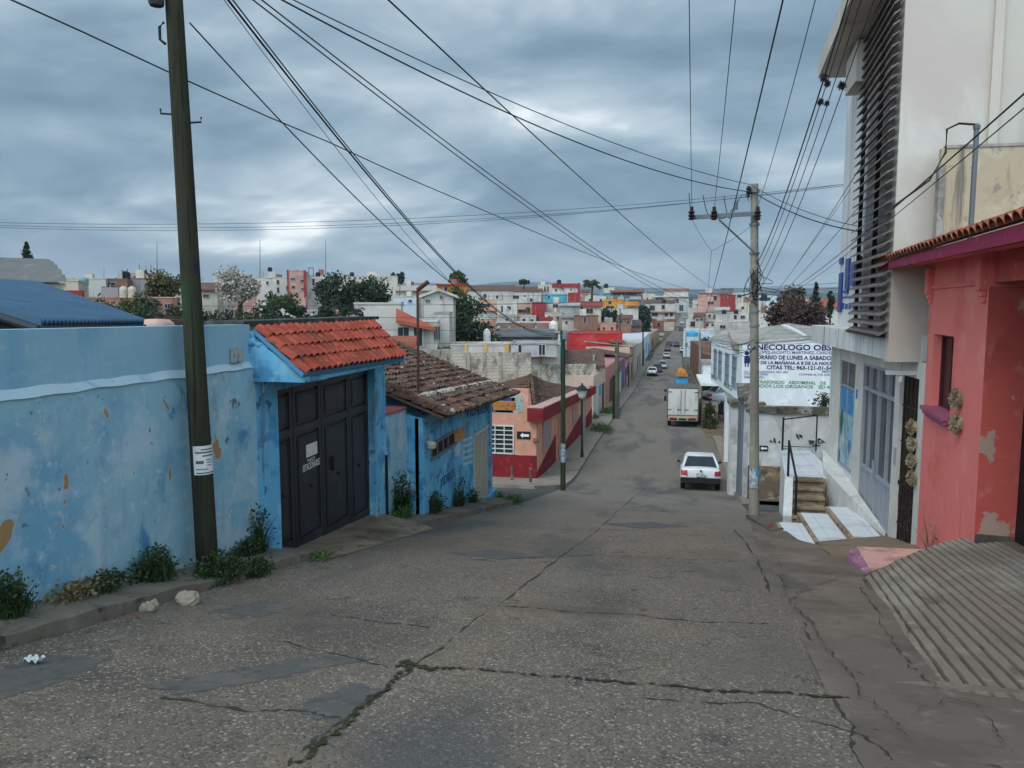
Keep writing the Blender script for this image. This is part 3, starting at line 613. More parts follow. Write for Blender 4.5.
# ---- weeds
def leafmat(name, c, isl=.8): return mat(name, c, .7, island=isl, spec=.25)
LEAF = leafmat('weed_leaf', (.032, .052, .018)); GRASS = leafmat('grass_blade', (.07, .125, .03)); DRY = leafmat('dry_grass', (.16, .125, .06))
def weed(label, c, w, h, n, mt=LEAF, dep=None, leaf=.05, blades=.35, group=None, name='weed_clump', cat='weeds', seed=None):
    q = random.Random(seed if seed is not None else int(c.x*100+c.y*37)); m = MB(); dep = dep or w*.6
    for i in range(n):
        a = q.gauss(0, .4); b = q.gauss(0, .4)
        a = max(-1, min(1, a)); b = max(-1, min(1, b)); env = max(.08, 1-a*a*.8-b*b*.5)
        p = c+V((b*dep/2, a*w/2, 0))
        if q.random() < blades:
            hh = h*env*q.uniform(.3, 1.05); d = V((q.gauss(0, .25), q.gauss(0, .3), 1)).normalized(); e = V((q.gauss(0, 1), q.gauss(0, 1), 0)).normalized()*leaf*.13
            k = p+d*hh*.55; tip = p+d*hh+V((d.x, d.y, -.1))*hh*.35
            m.add([p-e, p+e, k+e*.9, k-e*.9, tip], [(0, 1, 2, 3), (3, 2, 4)])
        else:
            z = h*env*q.uniform(.02, 1)**.8; k = p+V((q.gauss(0, leaf), q.gauss(0, leaf), z)); L = leaf*q.uniform(.5, 1.2)
            d = V((q.gauss(0, 1), q.gauss(0, 1), q.gauss(.3, .6))).normalized(); e = d.cross(V((q.gauss(0, 1), q.gauss(0, 1), q.gauss(0, 1)))).normalized()
            m.add([k, k+d*L*.5+e*L*.28, k+d*L, k+d*L*.5-e*L*.28], [(0, 1, 2, 3)])
    return tag(m.build(name, mt), label, cat, group, 'stuff' if any(k in label for k in ('low ', 'sparse', 'scrubby', 'spilling')) else None)
def gl(u, v): return pg(u, v)
def lw_(s, x=WL+.18): return V((x, s, g(s)+.11))
weed('bushy dark weed at the left picture edge under the blue wall', lw_(5.02, -5.05), .40, .38, 800, leaf=.05, blades=.55)
weed('low dry weeds along the wall foot at far left', lw_(5.75), 1.0, .13, 700, DRY, .3, .05)
weed('low green weeds along the wall foot beside the dry weeds', lw_(6.15), .8, .17, 600, LEAF, .3, .05)
weed('round dark bush growing between blue wall and pavement', lw_(6.85, -5.1), .56, .36, 1100, LEAF, .35, .05, .55)
weed('thick bush around the foot of the wooden utility pole', V((-4.72, 7.42, g(7.42)+.05)), .75, .30, 1500, LEAF, .5, .05, .6)
weed('green weeds spilling on the road right of the wooden pole', V((-4.6, 7.95, g(7.95)+.03)), .6, .2, 700, LEAF, .4, .05, .6)
weed('broad low weeds against the blue wall left of the gate', lw_(8.75, -5.15), .8, .20, 600, LEAF, .25, .06)
weed('tall thin weed against the wall beside the gate pillar', lw_(9.12, -5.2), .30, .62, 300, LEAF, .2, .06)
weed('tall climbing weed on the low blue wall', V((WL+.1, 14.75, g(14.75)+.1)), .8, 1.0, 700, LEAF, .25, .08)
weed('dry grass at the foot of the low blue wall', V((WL+.25, 14.4, g(14.4)+.12)), 1.0, .25, 400, GRASS, .35, .06)
weed('scrubby weeds at the left end of the corner house', V((HX+.15, 16.1, g(16.1)+.12)), 1.1, .5, 600, LEAF, .3, .07)
weed('tall single weed under the corner house window', V((HX+.15, 18.2, g(18.2)+.12)), .6, .75, 350, LEAF, .25, .07)
weed('small weed between the window and the beige shutter', V((HX+.15, 19.6, g(19.6)+.12)), .6, .4, 300, LEAF, .25, .07)
weed('grass tuft on the kerb corner by the side street', V((roadL(21.5)-.1, 21.5, g(21.5)+.03)), 1.4, .18, 700, GRASS, .6, .07)
weed('small grass tuft at the base of the shutter pilaster', V((HX+.3, 22.2, g(22.2)+.1)), .5, .2, 260, GRASS, .35, .06)
weed('sparse weeds in the gutter by the gate apron', V((-4.45, 9.35, g(9.35)+.02)), .7, .08, 260, GRASS, .25, .05)
# ================================================================== RIGHT SIDE, NEAR
# ---- salmon house
SAL = mat('salmon_plaster', (.75, .20, .175), .85, [((.66, .15, .12), .9, .5, .85), ((.78, .26, .22), 1.6, .55, .9), ((.52, .11, .09), 2, .66, .95, (2, 2, .2)), ((.40, .13, .11), 9, .80, .9)], bump=(8, .12, .02))
def sal_extra(t, obj, vec, c, bs):
    sp = t.n('ShaderNodeSeparateXYZ'); t.l(obj, sp.inputs[0])
    f = t.rng(t.math('ADD', t.noise(obj, 2.4, 6, .62), t.rng(sp.outputs['Z'], 2.1, 1.0, 0, .16)), .60, .63)
    return t.mix(f, c, (.42, .28, .22))
SALJ = mat('salmon_plaster_peeling', (.52, .10, .08), .9, [((.42, .075, .06), 1.2, .5, .8), ((.56, .15, .12), 3, .6, .8)], bump=(9, .2, .02), extra=sal_extra)
MAG = mat('magenta_paint', (.28, .03, .075), .8, [((.20, .03, .06), 1.5, .5, .75), ((.34, .08, .12), 4, .6, .8)])
ang = math.radians(5.4); sux = V((-math.sin(ang), -math.cos(ang), 0))       # viewer's right along the facade
A = V((4.42, 14.25, 0))                                                       # far end of the facade
sp_ = Plane(A, sux)
sh1 = thing('salmon_house', 'salmon pink house with magenta tiled eave over a concrete ramp', 'house', A+V((0, 0, g(14))))
aJ = sp_.px(982, 400)[0]                                                      # garage jamb
wa0, wa1, wb0, wb1 = sp_.R(932, 335, 952, 412)
zb, zt_ = -4.9, .95
m = MB()
sp_.box(m, 0, wa0, zb, zt_, -.48, 0); sp_.box(m, wa1, aJ, zb, zt_, -.48, 0); sp_.box(m, wa0, wa1, wb1, zt_, -.48, 0); sp_.box(m, wa0, wa1, zb, wb0, -.48, 0)
sp_.box(m, 0, .4, zb, zt_, -6, -.5)
m.build('wall', SAL, sh1)
m = MB(); sp_.box(m, aJ, aJ+7, .30, zt_, -.45, -.05); sp_.box(m, aJ+.003, aJ+.006, zb, zt_-.7, -.47, -.004); m.build('garage_reveal', SALJ, sh1)
m = MB(); sp_.box(m, aJ-.1, aJ+8, zb, 1.0, -.62, -.5)
for i in range(16): sp_.box(m, aJ+.05+i*.4, aJ+.38+i*.4, zb, .5, -.5, -.47)
gd = m.build('garage_door', mat('dark_garage_door', (.018, .012, .014), .6), sh1)
m = MB(); sp_.box(m, .1, aJ-.02, .275, .335, 0, .035); m.build('moulding', SAL, sh1, bevel=.01)
for a in (.14, aJ-.16):                                                       # carved brackets
    m = MB(); sp_.box(m, a-.10, a+.10, .20, .62, 0, .10); sp_.box(m, a-.085, a+.085, .12, .20, 0, .07); sp_.box(m, a-.07, a+.07, .04, .12, 0, .045); m.build('bracket', SAL, sh1, bevel=.012)
m = MB(); sp_.box(m, wa0, wa1, wb0, wb1, -.22, -.15); w = m.build('window', mat('dark_window_red', (.035, .015, .015), .35), sh1)
m = MB()
for a in (wa0+.03, (wa0+wa1)/2, wa1-.03): sp_.box(m, a-.025, a+.025, wb0, wb1, -.15, -.12)
sp_.box(m, wa0, wa1, wb1-.06, wb1, -.145, -.125); m.build('frame', mat('dark_red_frame', (.07, .02, .02), .6), w)
m = MB(); sp_.box(m, wa0+.003, wa1-.003, wb0-.003, wb0+.004, -.15, .0); sp_.box(m, wa0-.14, wa1+.10, wb0-.07, wb0, 0.001, .13); sp_.box(m, wa0-.10, wa1+.07, wb0-.13, wb0-.07, 0, .10); sp_.box(m, wa0-.06, wa1+.04, wb0-.18, wb0-.13, 0, .06); m.build('sill', mat('mauve_paint', (.36, .10, .17), .8, [((.26, .08, .13), 2, .5, .75)]), w, bevel=.008)
m = MB(); sp_.box(m, aJ+.007, aJ+.05, zb, -3.02, -.46, -.01); m.build('plinth', CONC2, sh1)
# eave: points from the picture on the overhang plane
ep = Plane(A+sp_.n*.55, sux)
a0, b0 = ep.px(879, 268); a1, b1 = ep.px(1024, 232); sl_ = (b1-b0)/(a1-a0)
fb = lambda a: b0+(a-a0)*sl_
aE = a1+4.5
m = MB(); m.hexa([ep.P(a0, fb(a0)-.06, .03), ep.P(aE, fb(aE)-.10, .03), ep.P(aE, fb(aE)-.10, -.03), ep.P(a0, fb(a0)-.06, -.03)], [ep.P(a0, fb(a0)+.06, .03), ep.P(aE, fb(aE)+.09, .03), ep.P(aE, fb(aE)+.09, -.03), ep.P(a0, fb(a0)+.06, -.03)]); m.build('fascia', MAG, sh1)
m = MB(); m.hexa([ep.P(a0, fb(a0)-.02, -.03), ep.P(aE, fb(aE)-.06, -.03), ep.P(aE, fb(aE)+.02, -1.6), ep.P(a0, fb(a0)+.04, -1.6)], [ep.P(a0, fb(a0)+.06, -.03), ep.P(aE, fb(aE)+.08, -.03), ep.P(aE, fb(aE)+.16, -1.6), ep.P(a0, fb(a0)+.10, -1.6)]); m.build('soffit', SAL, sh1)
tiles(ep.P(a0-.08, fb(a0-.1)+.075, .05), ep.P(aE, fb(aE)+.105, .05), ep.P(a0-.08, fb(a0)+.38, -.75), ep.P(aE, fb(aE)+.41, -.75), 52, 3, lift=.02, seg=6, jit=.008, deck=.01).build('eave_tile', [mat('faded_clay_tile', (.25, .075, .045), .9, [((.16, .055, .04), 4, .5, .8), ((.09, .065, .05), 5, .55, .8), ((.42, .20, .13), 9, .6, .8)], island=.5), DECK], sh1)
# yellow upper storey set back behind the eave
YEL = mat('stained_yellow_plaster', (.40, .33, .225), .9, [((.33, .275, .19), 1, .5, .8), ((.45, .385, .28), 2, .5, .85), ((.17, .15, .12), 2.2, .58, .8, (2.5, 2.5, .2)), ((.25, .22, .18), 5, .62, .8)], bump=(9, .2, .02))
up2 = Plane(A+sp_.n*-.75, sux); ya0 = up2.px(937, 200)[0]; yb1 = up2.px(980, 146)[1]; ybl = up2.px(937, 168)[1]
yx = ps(939, 200, 14.5).x; yz = ps(985, 147, 14.5).z
m = MB(); m.box(yx, yx+6, 14.5, 14.62, .75, yz); m.build('upper_storey', YEL, sh1)
m = MB(); m.box(yx-.03, yx+.07, 14.46, 14.63, .75, yz-.28); m.box(yx+.07, yx+6, 14.48, 14.64, yz, yz+.05); m.build('grey_edge', CEM, sh1)
# mast with cables
p = ps(972.5, 200, 13.3); h = pd(972.5, 128, (p.x*-sy+p.y*cy)).z
ms = thing('service_mast', 'grey metal cable mast rising above the salmon house eave', 'mast', p+V((0, 0, .55)))
m = MB(); m.tube([V((p.x, p.y, .6)), V((p.x, p.y, h))], .038, 10); m.build('pipe', mat('grey_pipe', (.13, .14, .15), .5, metal=.4), ms); MAST = V((p.x, p.y, h))
m = MB(); m.lathe((p.x, p.y, h-.02), [(.05, 0), (.055, .05), (.02, .09)], 10); m.build('cap', mat('grey_pipe', None), ms)
m = MB(); m.tube([MAST+V((0, 0, .05)), MAST+V((-.25, .0, .08)), MAST+V((-.42, 0, .0)), MAST+V((-.42, 0, -.35)), MAST+V((-.6, .1, -.75)), MAST+V((-1.3, .2, -1.3))], .018, 6); m.build('cable', BLACK, ms)
# dried-flower wreaths hanging on the walls
BALL = mat('dried_flower', (.30, .245, .16), .95, [((.42, .36, .25), 7, .5, .7), ((.09, .07, .05), 9, .6, .8)], island=.7)
def wreath(label, c, n, r):
    q = random.Random(int(c.x*77+c.z*191)); m = MB()
    for i in range(260):
        w_ = q.uniform(0, 2*math.pi); rr = r*math.sqrt(q.uniform(.05, 1)); e = V((-n.y, n.x, 0))
        p = c+e*rr*math.cos(w_)+V((0, 0, rr*math.sin(w_)))+n*(.02+.09*math.sqrt(max(0, 1-(rr/r)**2))*q.uniform(.6, 1.1)); L = r*q.uniform(.16, .28)
        d = (n*.7+e*math.cos(w_)*rr/r+V((0, 0, math.sin(w_)*rr/r))+V((q.gauss(0, .5), q.gauss(0, .5), q.gauss(0, .5)))).normalized(); f = d.cross(V((q.gauss(0, 1), q.gauss(0, 1), q.gauss(0, 1)))).normalized()
        m.add([p-f*L*.4, p+f*L*.4, p+d*L+f*L*.25, p+d*L-f*L*.25], [(0, 1, 2, 3)])
    m.lathe(c-n*.0, [(r*.8, .03), (r*.85, -.02), (r*.4, -.07)], 10, 'x')
    return tag(m.build('dried_wreath', BALL), label, 'wreath', 'dried wreaths hanging by the doorways')
for (u, v), lb in zip(((961, 399), (961, 424)), ('upper of two dried wreaths right of the salmon house window', 'lower of two dried wreaths right of the salmon house window')):
    wreath(lb, sp_.P(*sp_.px(u, v), .02), sp_.n, .14)

# ---- ramp, pink slab
def gw(x, y): return V((x, y, g(y)))
RA, RB = pg(938, 690)+V((0, 0, .02)), pg(865, 580)+V((0, 0, .05)); RC = ps(984, 533, 11.55)
RD = V((4.1, 4.6, -2.42))
rx = V((3.3, 3.8, -2.36))
RAMP = mat('grooved_ramp_concrete', (.225, .18, .142), .95, [((.30, .265, .22), .8, .45, .8), ((.17, .145, .12), 1.4, .5, .85, (2.5, .5, 1)), ((.11, .095, .08), 2, .66, .9, (2, .5, 1)), ((.33, .28, .23), 6, .66, .9)], bump=(25, .5, .02))
GROOVE = mat('groove_dirt', (.05, .04, .033), 1, [((.13, .105, .085), 1.6, .52, .75, (1, .4, 1)), ((.04, .033, .028), 4, .55, .8)], bump=(30, .5, .02))
rmp = thing('driveway_ramp', 'worn grooved concrete ramp rising to the salmon house garage', 'ramp', RA)
m = MB(); NG = 20; MS = 26
R0, R1, R2, R3 = V((RA.x, RA.y, RA.z)), RB, RC, RD
def rampt(a, b): return R0.lerp(R1, b).lerp(R3.lerp(R2, b), a)+V((0, 0, .09*math.sin(math.pi*a)*b))
vs = []; prof_ = []
for i in range(NG):
    for f_, dz in ((.0, 0), (.68, .0), (.73, -.05), (.95, -.05)): prof_.append(((i+f_)/NG, dz))
prof_.append((1, 0))
for j in range(MS+1):
    for a, dz in prof_:
        p = rampt(a, j/MS); w_ = .004*math.sin(j*1.7+a*40)
        vs.append(p+V((w_, 0, dz*(.85+.25*math.sin(a*23+j*.9)) if .03 < j/MS < .98 else 0)))
n = len(prof_); m.add(vs, [(j*n+i, j*n+i+1, (j+1)*n+i+1, (j+1)*n+i) for j in range(MS) for i in range(n-1)])
m.m = [1 if i % (n-1) % 4 in (1, 2, 3) and i % (n-1) % 4 == 2 else 0 for i in range(len(m.f))]; m.build('grooved_surface', [RAMP, GROOVE], rmp)
m = MB(); dn = V((0, 0, -1)); m.hexa([R0+dn*.6, R3+dn*.6, R2+dn*1.2, R1+dn*.6], [R0+dn*.4, R3+dn*.4, R2+dn*.4, R1+dn*.4]); m.hexa([R0+dn*.6+V((.0, -.06, 0)), R3+dn*.6+V((0, -.06, 0)), R3+dn*.6, R0+dn*.6], [R0+dn*.01+V((0, -.06, 0)), R3+dn*.01+V((0, -.06, 0)), R3+dn*.01, R0+dn*.01]); m.hexa([R0+dn*.6+V((-.05, 0, 0)), R0+dn*.6, R1+dn*.6, R1+dn*.6+V((-.05, 0, 0))], [R0+dn*.012+V((-.05, 0, 0)), R0+dn*.012, R1+dn*.012, R1+dn*.012+V((-.05, 0, 0))])
E_ = R1+V((-.02, .09, -.01)); G_ = R2+V((0, .10, .0)); m.k = 0
m.hexa([R1+dn*.6, R2+dn*1.2, G_+dn*1.2, E_+dn*.6], [R1+V((0, 0, .02)), R2+V((0, 0, .02)), G_, E_]); m.build('body', CONC2, rmp)
m = MB(); m.hexa([R3+dn, R3+V((4, .2, -1)), R2+V((3.5, .3, -1)), R2+dn], [R3, R3+V((4, .2, .25)), R2+V((3.5, .3, .15)), R2]); m.build('landing', concrete('landing_concrete', (.15, .115, .09)), rmp)
PNK = mat('pink_cement', (.54, .31, .26), .9, [((.36, .2, .17), 2, .5, .75), ((.58, .36, .31), 5, .55, .8)], bump=(14, .2, .02))
ZP = pd(880, 565, 11.3).z
pk = thing('pink_step', 'pink painted concrete step with mauve flaking side below the ramp', 'step', pd(860, 580, 11))
q0, q1, q2, q3 = V((2.86, 10.78, -3.62)), V((2.98, 12.35, -3.68)), V((4.3, 12.35, -3.66)), V((4.2, 10.78, -3.60))
m = MB(); m.slab([q0, q3, q2, q1], .6); m.build('slab', PNK, pk, bevel=.012)
m = MB(); e = (q1-q0)
for i in range(7):
    a, b = q0.lerp(q1, i/7), q0.lerp(q1, (i+1)/7); hgt = .06+.03*(i % 3)
    m.hexa([a+V((-.16+.02*(i % 2), -.02, -.5)), b+V((-.16, 0, -.5)), b+V((-.004, 0, -.5)), a+V((-.004, 0, -.5))], [a+V((-.10+.03*(i % 2), 0, -hgt)), b+V((-.10, 0, -hgt-.02)), b+V((-.004, 0, -.02)), a+V((-.004, 0, -.02))])
m.build('flaking_side', mat('mauve_flaking', (.30, .13, .20), .9, [((.5, .3, .38), 5, .5, .7), ((.2, .15, .16), 3, .6, .75)], bump=(20, .5, .03)), pk)
weed('thin dry stalk growing at the foot of the salmon wall', sp_.P(sp_.px(938, 530)[0], -3.95, .08), .25, .75, 30, DRY, .1, .07, .8, name='dry_stalk', cat='weed')

# ---- white modern building with the louvre screen
CREAM = mat('cream_render', (.50, .45, .385), .85, [((.56, .52, .46), .6, .4, .7), ((.40, .37, .33), 1.1, .55, .8, (1.2, 1.2, .12)), ((.48, .41, .36), .35, .5, .75)], bump=(10, .05, .01))
WHR = mat('white_render', (.62, .62, .62), .8, [((.48, .48, .47), .9, .5, .75, (1.5, 1.5, .2)), ((.3, .3, .29), 2.5, .64, .85, (2, 2, .15))], bump=(10, .05, .01))
wb = thing('white_corner_building', 'white three-storey building with brown louvre screen and shop doors below', 'building', (4.5, 17, g(17)))
N0, N1 = V((4.06, 14.92, 0)), V((4.58, 22.0, 0))
fux = (N0-N1).normalized(); fl = Plane(N1, fux); LF = (N0-N1).length           # upper facade seen from the street: a from far (0) to near (LF)
zc = -.52; HT = 12.5
aL0, aL1 = fl.px(880, 300)[0], LF-.16                                          # recessed opening behind the louvres
# side wall facing the camera
m = MB(); m.prism([(N0.x-.09, N0.y-.07, -1.0), (12.5, N0.y+.7, -1.0), (12.5, N0.y+.7, HT), (N0.x-.09, N0.y-.07, HT)], (0, .3, 0)); m.build('side_wall', CREAM, wb)
m = MB(); fl.box(m, 0, aL0, -.98, HT-6.2, -.3, 0); fl.box(m, LF-.16, LF-.004, -.98, HT, -.3, .0); fl.box(m, aL0, LF-.16, -.98, zc, -.3, 0)
fl.box(m, 0, .3, -.98, HT-6.2, -6, -.3); fl.box(m, aL0, LF-.16, 5.6, HT, -.3, -.05); m.build('front_wall', WHR, wb)
m = MB(); fl.box(m, aL0-.3, LF-.1, -.98, HT-1, -1.5, -1.35); m.build('recess_wall', CREAM, wb)
for z0 in (-.4, 2.9):
    m = MB(); fl.box(m, LF-1.05, LF-.2, z0, z0+2.4, -1.35, -1.32); wn = m.build('window', GLASS, wb)
    m = MB(); fl.box(m, LF-1.1, LF-1.05, z0, z0+2.45, -1.35, -1.29); fl.box(m, LF-.65, LF-.61, z0, z0+2.4, -1.35, -1.295); m.build('frame', BLACK, wn)
m = MB(); fl.box(m, LF-.62, LF-.3, -.52, HT-1, -.9, -.6); m.build('column', CREAM, wb)
LOUV = mat('brown_louvre', (.16, .125, .11), .7, [((.22, .18, .16), 1.5, .45, .8, (1, 1, 6)), ((.09, .07, .062), 3, .6, .85)])
m = MB(); z = zc+.02; aS0 = fl.px(861.5, 300)[0]
k_ = 0
while z < 10.5:
    q = [fl.P(aS0, z-.01, .27), fl.P(LF+.14, z-.01, .27), fl.P(LF+.14, z+.06, .16), fl.P(aS0, z+.06, .16)]
    m.slab(q, .03); z += .178; k_ += 1
lv = m.build('louvre', LOUV, wb)
m = MB()
for a in (aS0+.06, aS0+(LF-.17-aS0)*.57): fl.box(m, a-.03, a+.03, zc-.02, 10.5, .07, .15)
fl.box(m, aS0, LF-.17, zc-.05, zc-.0, .04, .30); m.build('louvre_post', mat('dark_brown_steel', (.035, .025, .025), .6), lv)
# floor band and overhanging roof slab
bs0, bs1 = pt(892, 359, 4.04), pt(812, 344, 4.04)
m = MB(); m.hexa([(4.03, 14.9, -.99), (9, 14.9, -.99), (9, 22.6, -.99), (4.03, 22.6, -.99)], [(4.03, 14.9, zc), (9, 14.9, zc), (9, 22.6, zc+.0), (4.03, 22.6, zc)]); m.build('floor_band', mat('stained_white', (.60, .60, .58), .85, [((.42, .42, .40), 1.2, .5, .75, (2, 2, .25)), ((.2, .19, .17), 3.5, .6, .8, (2.5, 2.5, .2))]), wb, bevel=.01)
m = MB(); r0, r1 = V((3.6, 20.6, 5.55)), V((3.27, 15.2, 5.75))
m.hexa([r0, r1, V((8, 15.2, 5.75)), V((8, 20.6, 5.45))], [r0+V((0, .05, .42)), r1+V((0, 0, .42)), V((8, 15.2, 6.2)), V((8, 20.6, 5.9))]); rf = m.build('roof_slab', CREAM, wb)
m = MB(); m.hexa([(3.95, 19.2, 4.75), (3.9, 18, 4.75), (4.4, 18, 4.75), (4.5, 19.2, 4.75)], [(3.95, 19.2, 5.46), (3.9, 18, 5.6), (4.4, 18, 5.6), (4.5, 19.2, 5.46)]); m.build('corbel', CREAM, rf)
# ground floor shop: a plane along the street
gf = Plane((4.5, 22.6, 0), (0, -1, 0))
ax = lambda u, v=430: gf.px(u, v)[0]
GB = -5.4
aP = [ax(829), ax(838), ax(853), ax(860.5), ax(894), ax(899), ax(917), ax(924)]
m = MB()
ztop = -1.0
gf.box(m, aP[0], aP[1], GB, ztop, -.4, .02); gf.box(m, aP[2], aP[3], GB, ztop, -.4, .0); gf.box(m, aP[4], aP[5], GB, ztop, -.4, .02); gf.box(m, aP[6], aP[7]+.6, GB, ztop, -.4, .003)
hb = gf.px(845, 361)[1]
gf.box(m, aP[1], aP[2], hb, ztop, -.3, 0); gf.box(m, aP[3], aP[4], gf.px(876, 366)[1], ztop, -.3, -.002); gf.box(m, aP[5], aP[6], gf.px(908, 376)[1], ztop, -.3, 0)
m.build('shop_wall', paint('shop_cream', (.56, .54, .49), dirt=.35), wb)
m = MB(); zP = gf.px(845, 470)[1]; gf.box(m, aP[1], aP[2], GB, zP, -.3, .01); m.hexa([(4.06, 20.4, GB), (4.47, 16.4, GB), (4.5, 16.4, GB), (4.5, 20.4, GB)], [(4.06, 20.4, -4.10), (4.47, 16.4, -4.56), (4.5, 16.4, -4.56), (4.5, 20.4, -4.10)]); m.hexa([(4.06, 20.4, GB), (4.5, 20.4, GB), (4.5, 22.6, GB), (4.45, 22.6, GB)], [(4.06, 20.4, -4.10), (4.5, 20.4, -4.10), (4.5, 22.6, -4.02), (4.45, 22.6, -4.02)]); m.build('plinth', paint('plinth_white', (.58, .57, .54)), wb)
m = MB(); gf.box(m, aP[5], aP[6], GB, ztop, -.2, -.06)
dd = m.build('dark_doorway', mat('dark_doorway', (.02, .014, .013), .6), wb)
m = MB()
for i in range(5): a = aP[5]+.05+(aP[6]-aP[5]-.1)*i/4; gf.box(m, a-.012, a+.012, -4.9, -1.35, -.06, -.04)
for b in (-1.9, -2.6, -3.4, -4.2): gf.box(m, aP[5], aP[6], b, b+.03, -.06, -.035)
for i in range(40): 
    a = rnd.uniform(aP[5]+.03, aP[6]-.03); b = rnd.uniform(-4.5, -3.3); gf.box(m, a-.03, a+.03, b-.04, b+.04, -.06, -.02)
m.build('grille', mat('brown_ironwork', (.04, .025, .022), .6), dd)
ALU = mat('aluminium_frame', (.36, .38, .41), .45, [((.28, .3, .33), 2, .5, .8)], metal=.3)
SG = mat('shop_glass', (.045, .06, .062), .1, spec=.7)
# poster window
zt0, zt1 = hb, zP
win = MB(); gf.box(win, aP[1], aP[2], zt1, zt0, -.06, -.035); wo = win.build('shop_window', SG, wb)
m = MB(); am = (aP[1]+aP[2])/2; bt = gf.px(845, 386)[1]
for a in (aP[1]+.03, am, aP[2]-.03): gf.box(m, a-.03, a+.03, zt1, zt0, -.035, -.008)
gf.box(m, aP[1], aP[2], bt-.03, bt+.03, -.035, -.004); gf.box(m, aP[1], aP[2], zt1, zt1+.06, -.035, -.004); m.build('frame', ALU, wo)
b2 = gf.px(845, 413)[1]
m = MB(); gf.box(m, aP[1]+.07, am-.04, b2, bt-.05, -.034, -.026); gf.box(m, am+.04, aP[2]-.07, b2, bt-.05, -.034, -.026); m.build('poster', mat('blue_poster', (.03, .22, .45), .4, [((.05, .30, .52), 1.5, .5, .7), ((.25, .42, .55), 5, .64, .74)]), wo)
m = MB(); gf.box(m, aP[1]+.07, am-.04, zt1+.08, b2, -.034, -.027); gf.box(m, am+.04, aP[2]-.07, zt1+.08, b2, -.034, -.027); m.build('poster', mat('pale_poster', (.28, .42, .50), .4, [((.10, .30, .45), 1.1, .52, .62), ((.5, .52, .45), 1.4, .58, .68), ((.42, .44, .28), 1.7, .62, .7)]), wo)
def leafshape(u, v, w, h, col):
    a, b = gf.px(u, v); m = MB(); m.quad(*[gf.P(a+w*x, b+h*y, -.0235) for x, y in ((0, 1), (-.6, .7), (-1, .1), (-.7, -.5), (0, -1), (.6, -.5), (.9, .2), (.6, .75))]); m.build('printed_leaf', col, wo)
leafshape(840.6, 421, .20, .34, mat('leaf_print', (.035, .13, .05), .5)); leafshape(838, 456, .12, .2, MATS['leaf_print']); leafshape(848, 447, .16, .2, mat('blue_print', (.05, .20, .38), .5))
# glass double door
d0, d1 = aP[3], aP[4]; dz1 = gf.px(877, 366.5)[1]; dz0 = -4.58
m = MB(); gf.box(m, d0, d1, dz0, dz1, -.09, -.075); do = m.build('shop_door', SG, wb)
m = MB(); tr = gf.px(877, 393)[1]; kp = dz0+.95
W_ = d1-d0
for i, f_ in enumerate((0, .22, .5, .78, 1)):
    a = d0+W_*f_; w_ = .07 if i in (0, 2, 4) else .05; gf.box(m, a-w_/2, a+w_/2, dz0, dz1, -.075, -.01 if i != 2 else -.006)
gf.box(m, d0, d1, tr-.04, tr+.04, -.075, -.008); gf.box(m, d0, d1, dz1-.06, dz1+.0, -.075, -.007); gf.box(m, d0, d1, dz0, dz0+.08, -.075, -.007)
m.build('frame', ALU, do)
m = MB()
for i in range(13): gf.box(m, d0+.04+(W_-.08)*i/13, d0+.03+(W_-.08)*(i+1)/13-.02, dz0+.08, kp, -.075, -.04)
gf.box(m, d0, d1, kp-.04, kp+.03, -.075, -.012); m.build('kick_panel', mat('grey_panel', (.30, .32, .36), .5), do)
m = MB()
for sgn in (-.06, .06): a = d0+W_*.5+sgn; m.tube([gf.P(a, -3.7, .02), gf.P(a, -3.3, .02)], .014, 6)
m.build('handle', ALU, do)
a, b = gf.px(857, 394); m = MB(); gf.box(m, a-.07, a+.05, b-.11, b+.11, 0, .006); m.build('small_sign', mat('small_blue_sign', (.04, .12, .35), .6), wb)
a, b = gf.px(896.5, 456); m = MB(); gf.box(m, a-.06, a+.06, b-.17, b+.17, .02, .04); m.build('house_plate', mat('plate_grey', (.32, .33, .34), .5), wb)
p = gf.P(*gf.px(915, 372)); m = MB(); m.hexa([p+V((-.5, -.1, -.05)), p+V((0, -.1, -.05)), p+V((0, .02, -.05)), p+V((-.5, .02, -.05))], [p+V((-.5, -.1, .03)), p+V((0, -.1, .03)), p+V((0, .02, .03)), p+V((-.5, .02, .03))]); m.lathe(p+V((-.25, -.05, -.18)), [(.05, 0), (.05, .12)], 10); m.build('security_camera', mat('camera_white', (.45, .45, .44), .5), wb)
for (u, v), lb in zip(((915.5, 427), (915.5, 444), (915.5, 461), (915.5, 478)), ('topmost of four dried wreaths in the dark doorway', 'second from top of four dried wreaths in the doorway', 'third from top of four dried wreaths in the doorway', 'lowest of four dried wreaths in the dark doorway')):
    wreath(lb, gf.P(*gf.px(u, v), .02), gf.n, .135)
# blue raised sign letters on the upper wall
SB = mat('blue_sign_letter', (.022, .05, .21), .4)
sg = thing('wall_sign', 'dark blue raised letters on the white wall beside the louvres', 'sign', fl.P(fl.px(850, 290)[0], fl.px(850, 310)[1], 0))
def bar(u0, v0, u1, v1, d=.10):
    m = MB(); a0, a1, b0, b1 = fl.R(u0, v0, u1, v1); fl.box(m, a0, a1, b0, b1, 0.002, d*.5); return m
for us in ((840, 273, 843, 312), (847, 259, 850.5, 289), (841, 258, 844, 264), (853, 262, 856, 286), (858, 257, 862, 284)):
    bar(*us).build('letter', SB, sg)
bar(845, 290, 849, 293).build('letter', SB, sg); bar(840, 296, 864, 297.6, .03).build('underline', SB, sg)
for i in range(6): bar(842+i*3.5, 303+(i % 2)*.8, 844.3+i*3.5, 309, .03).build('small_letter', SB, sg)
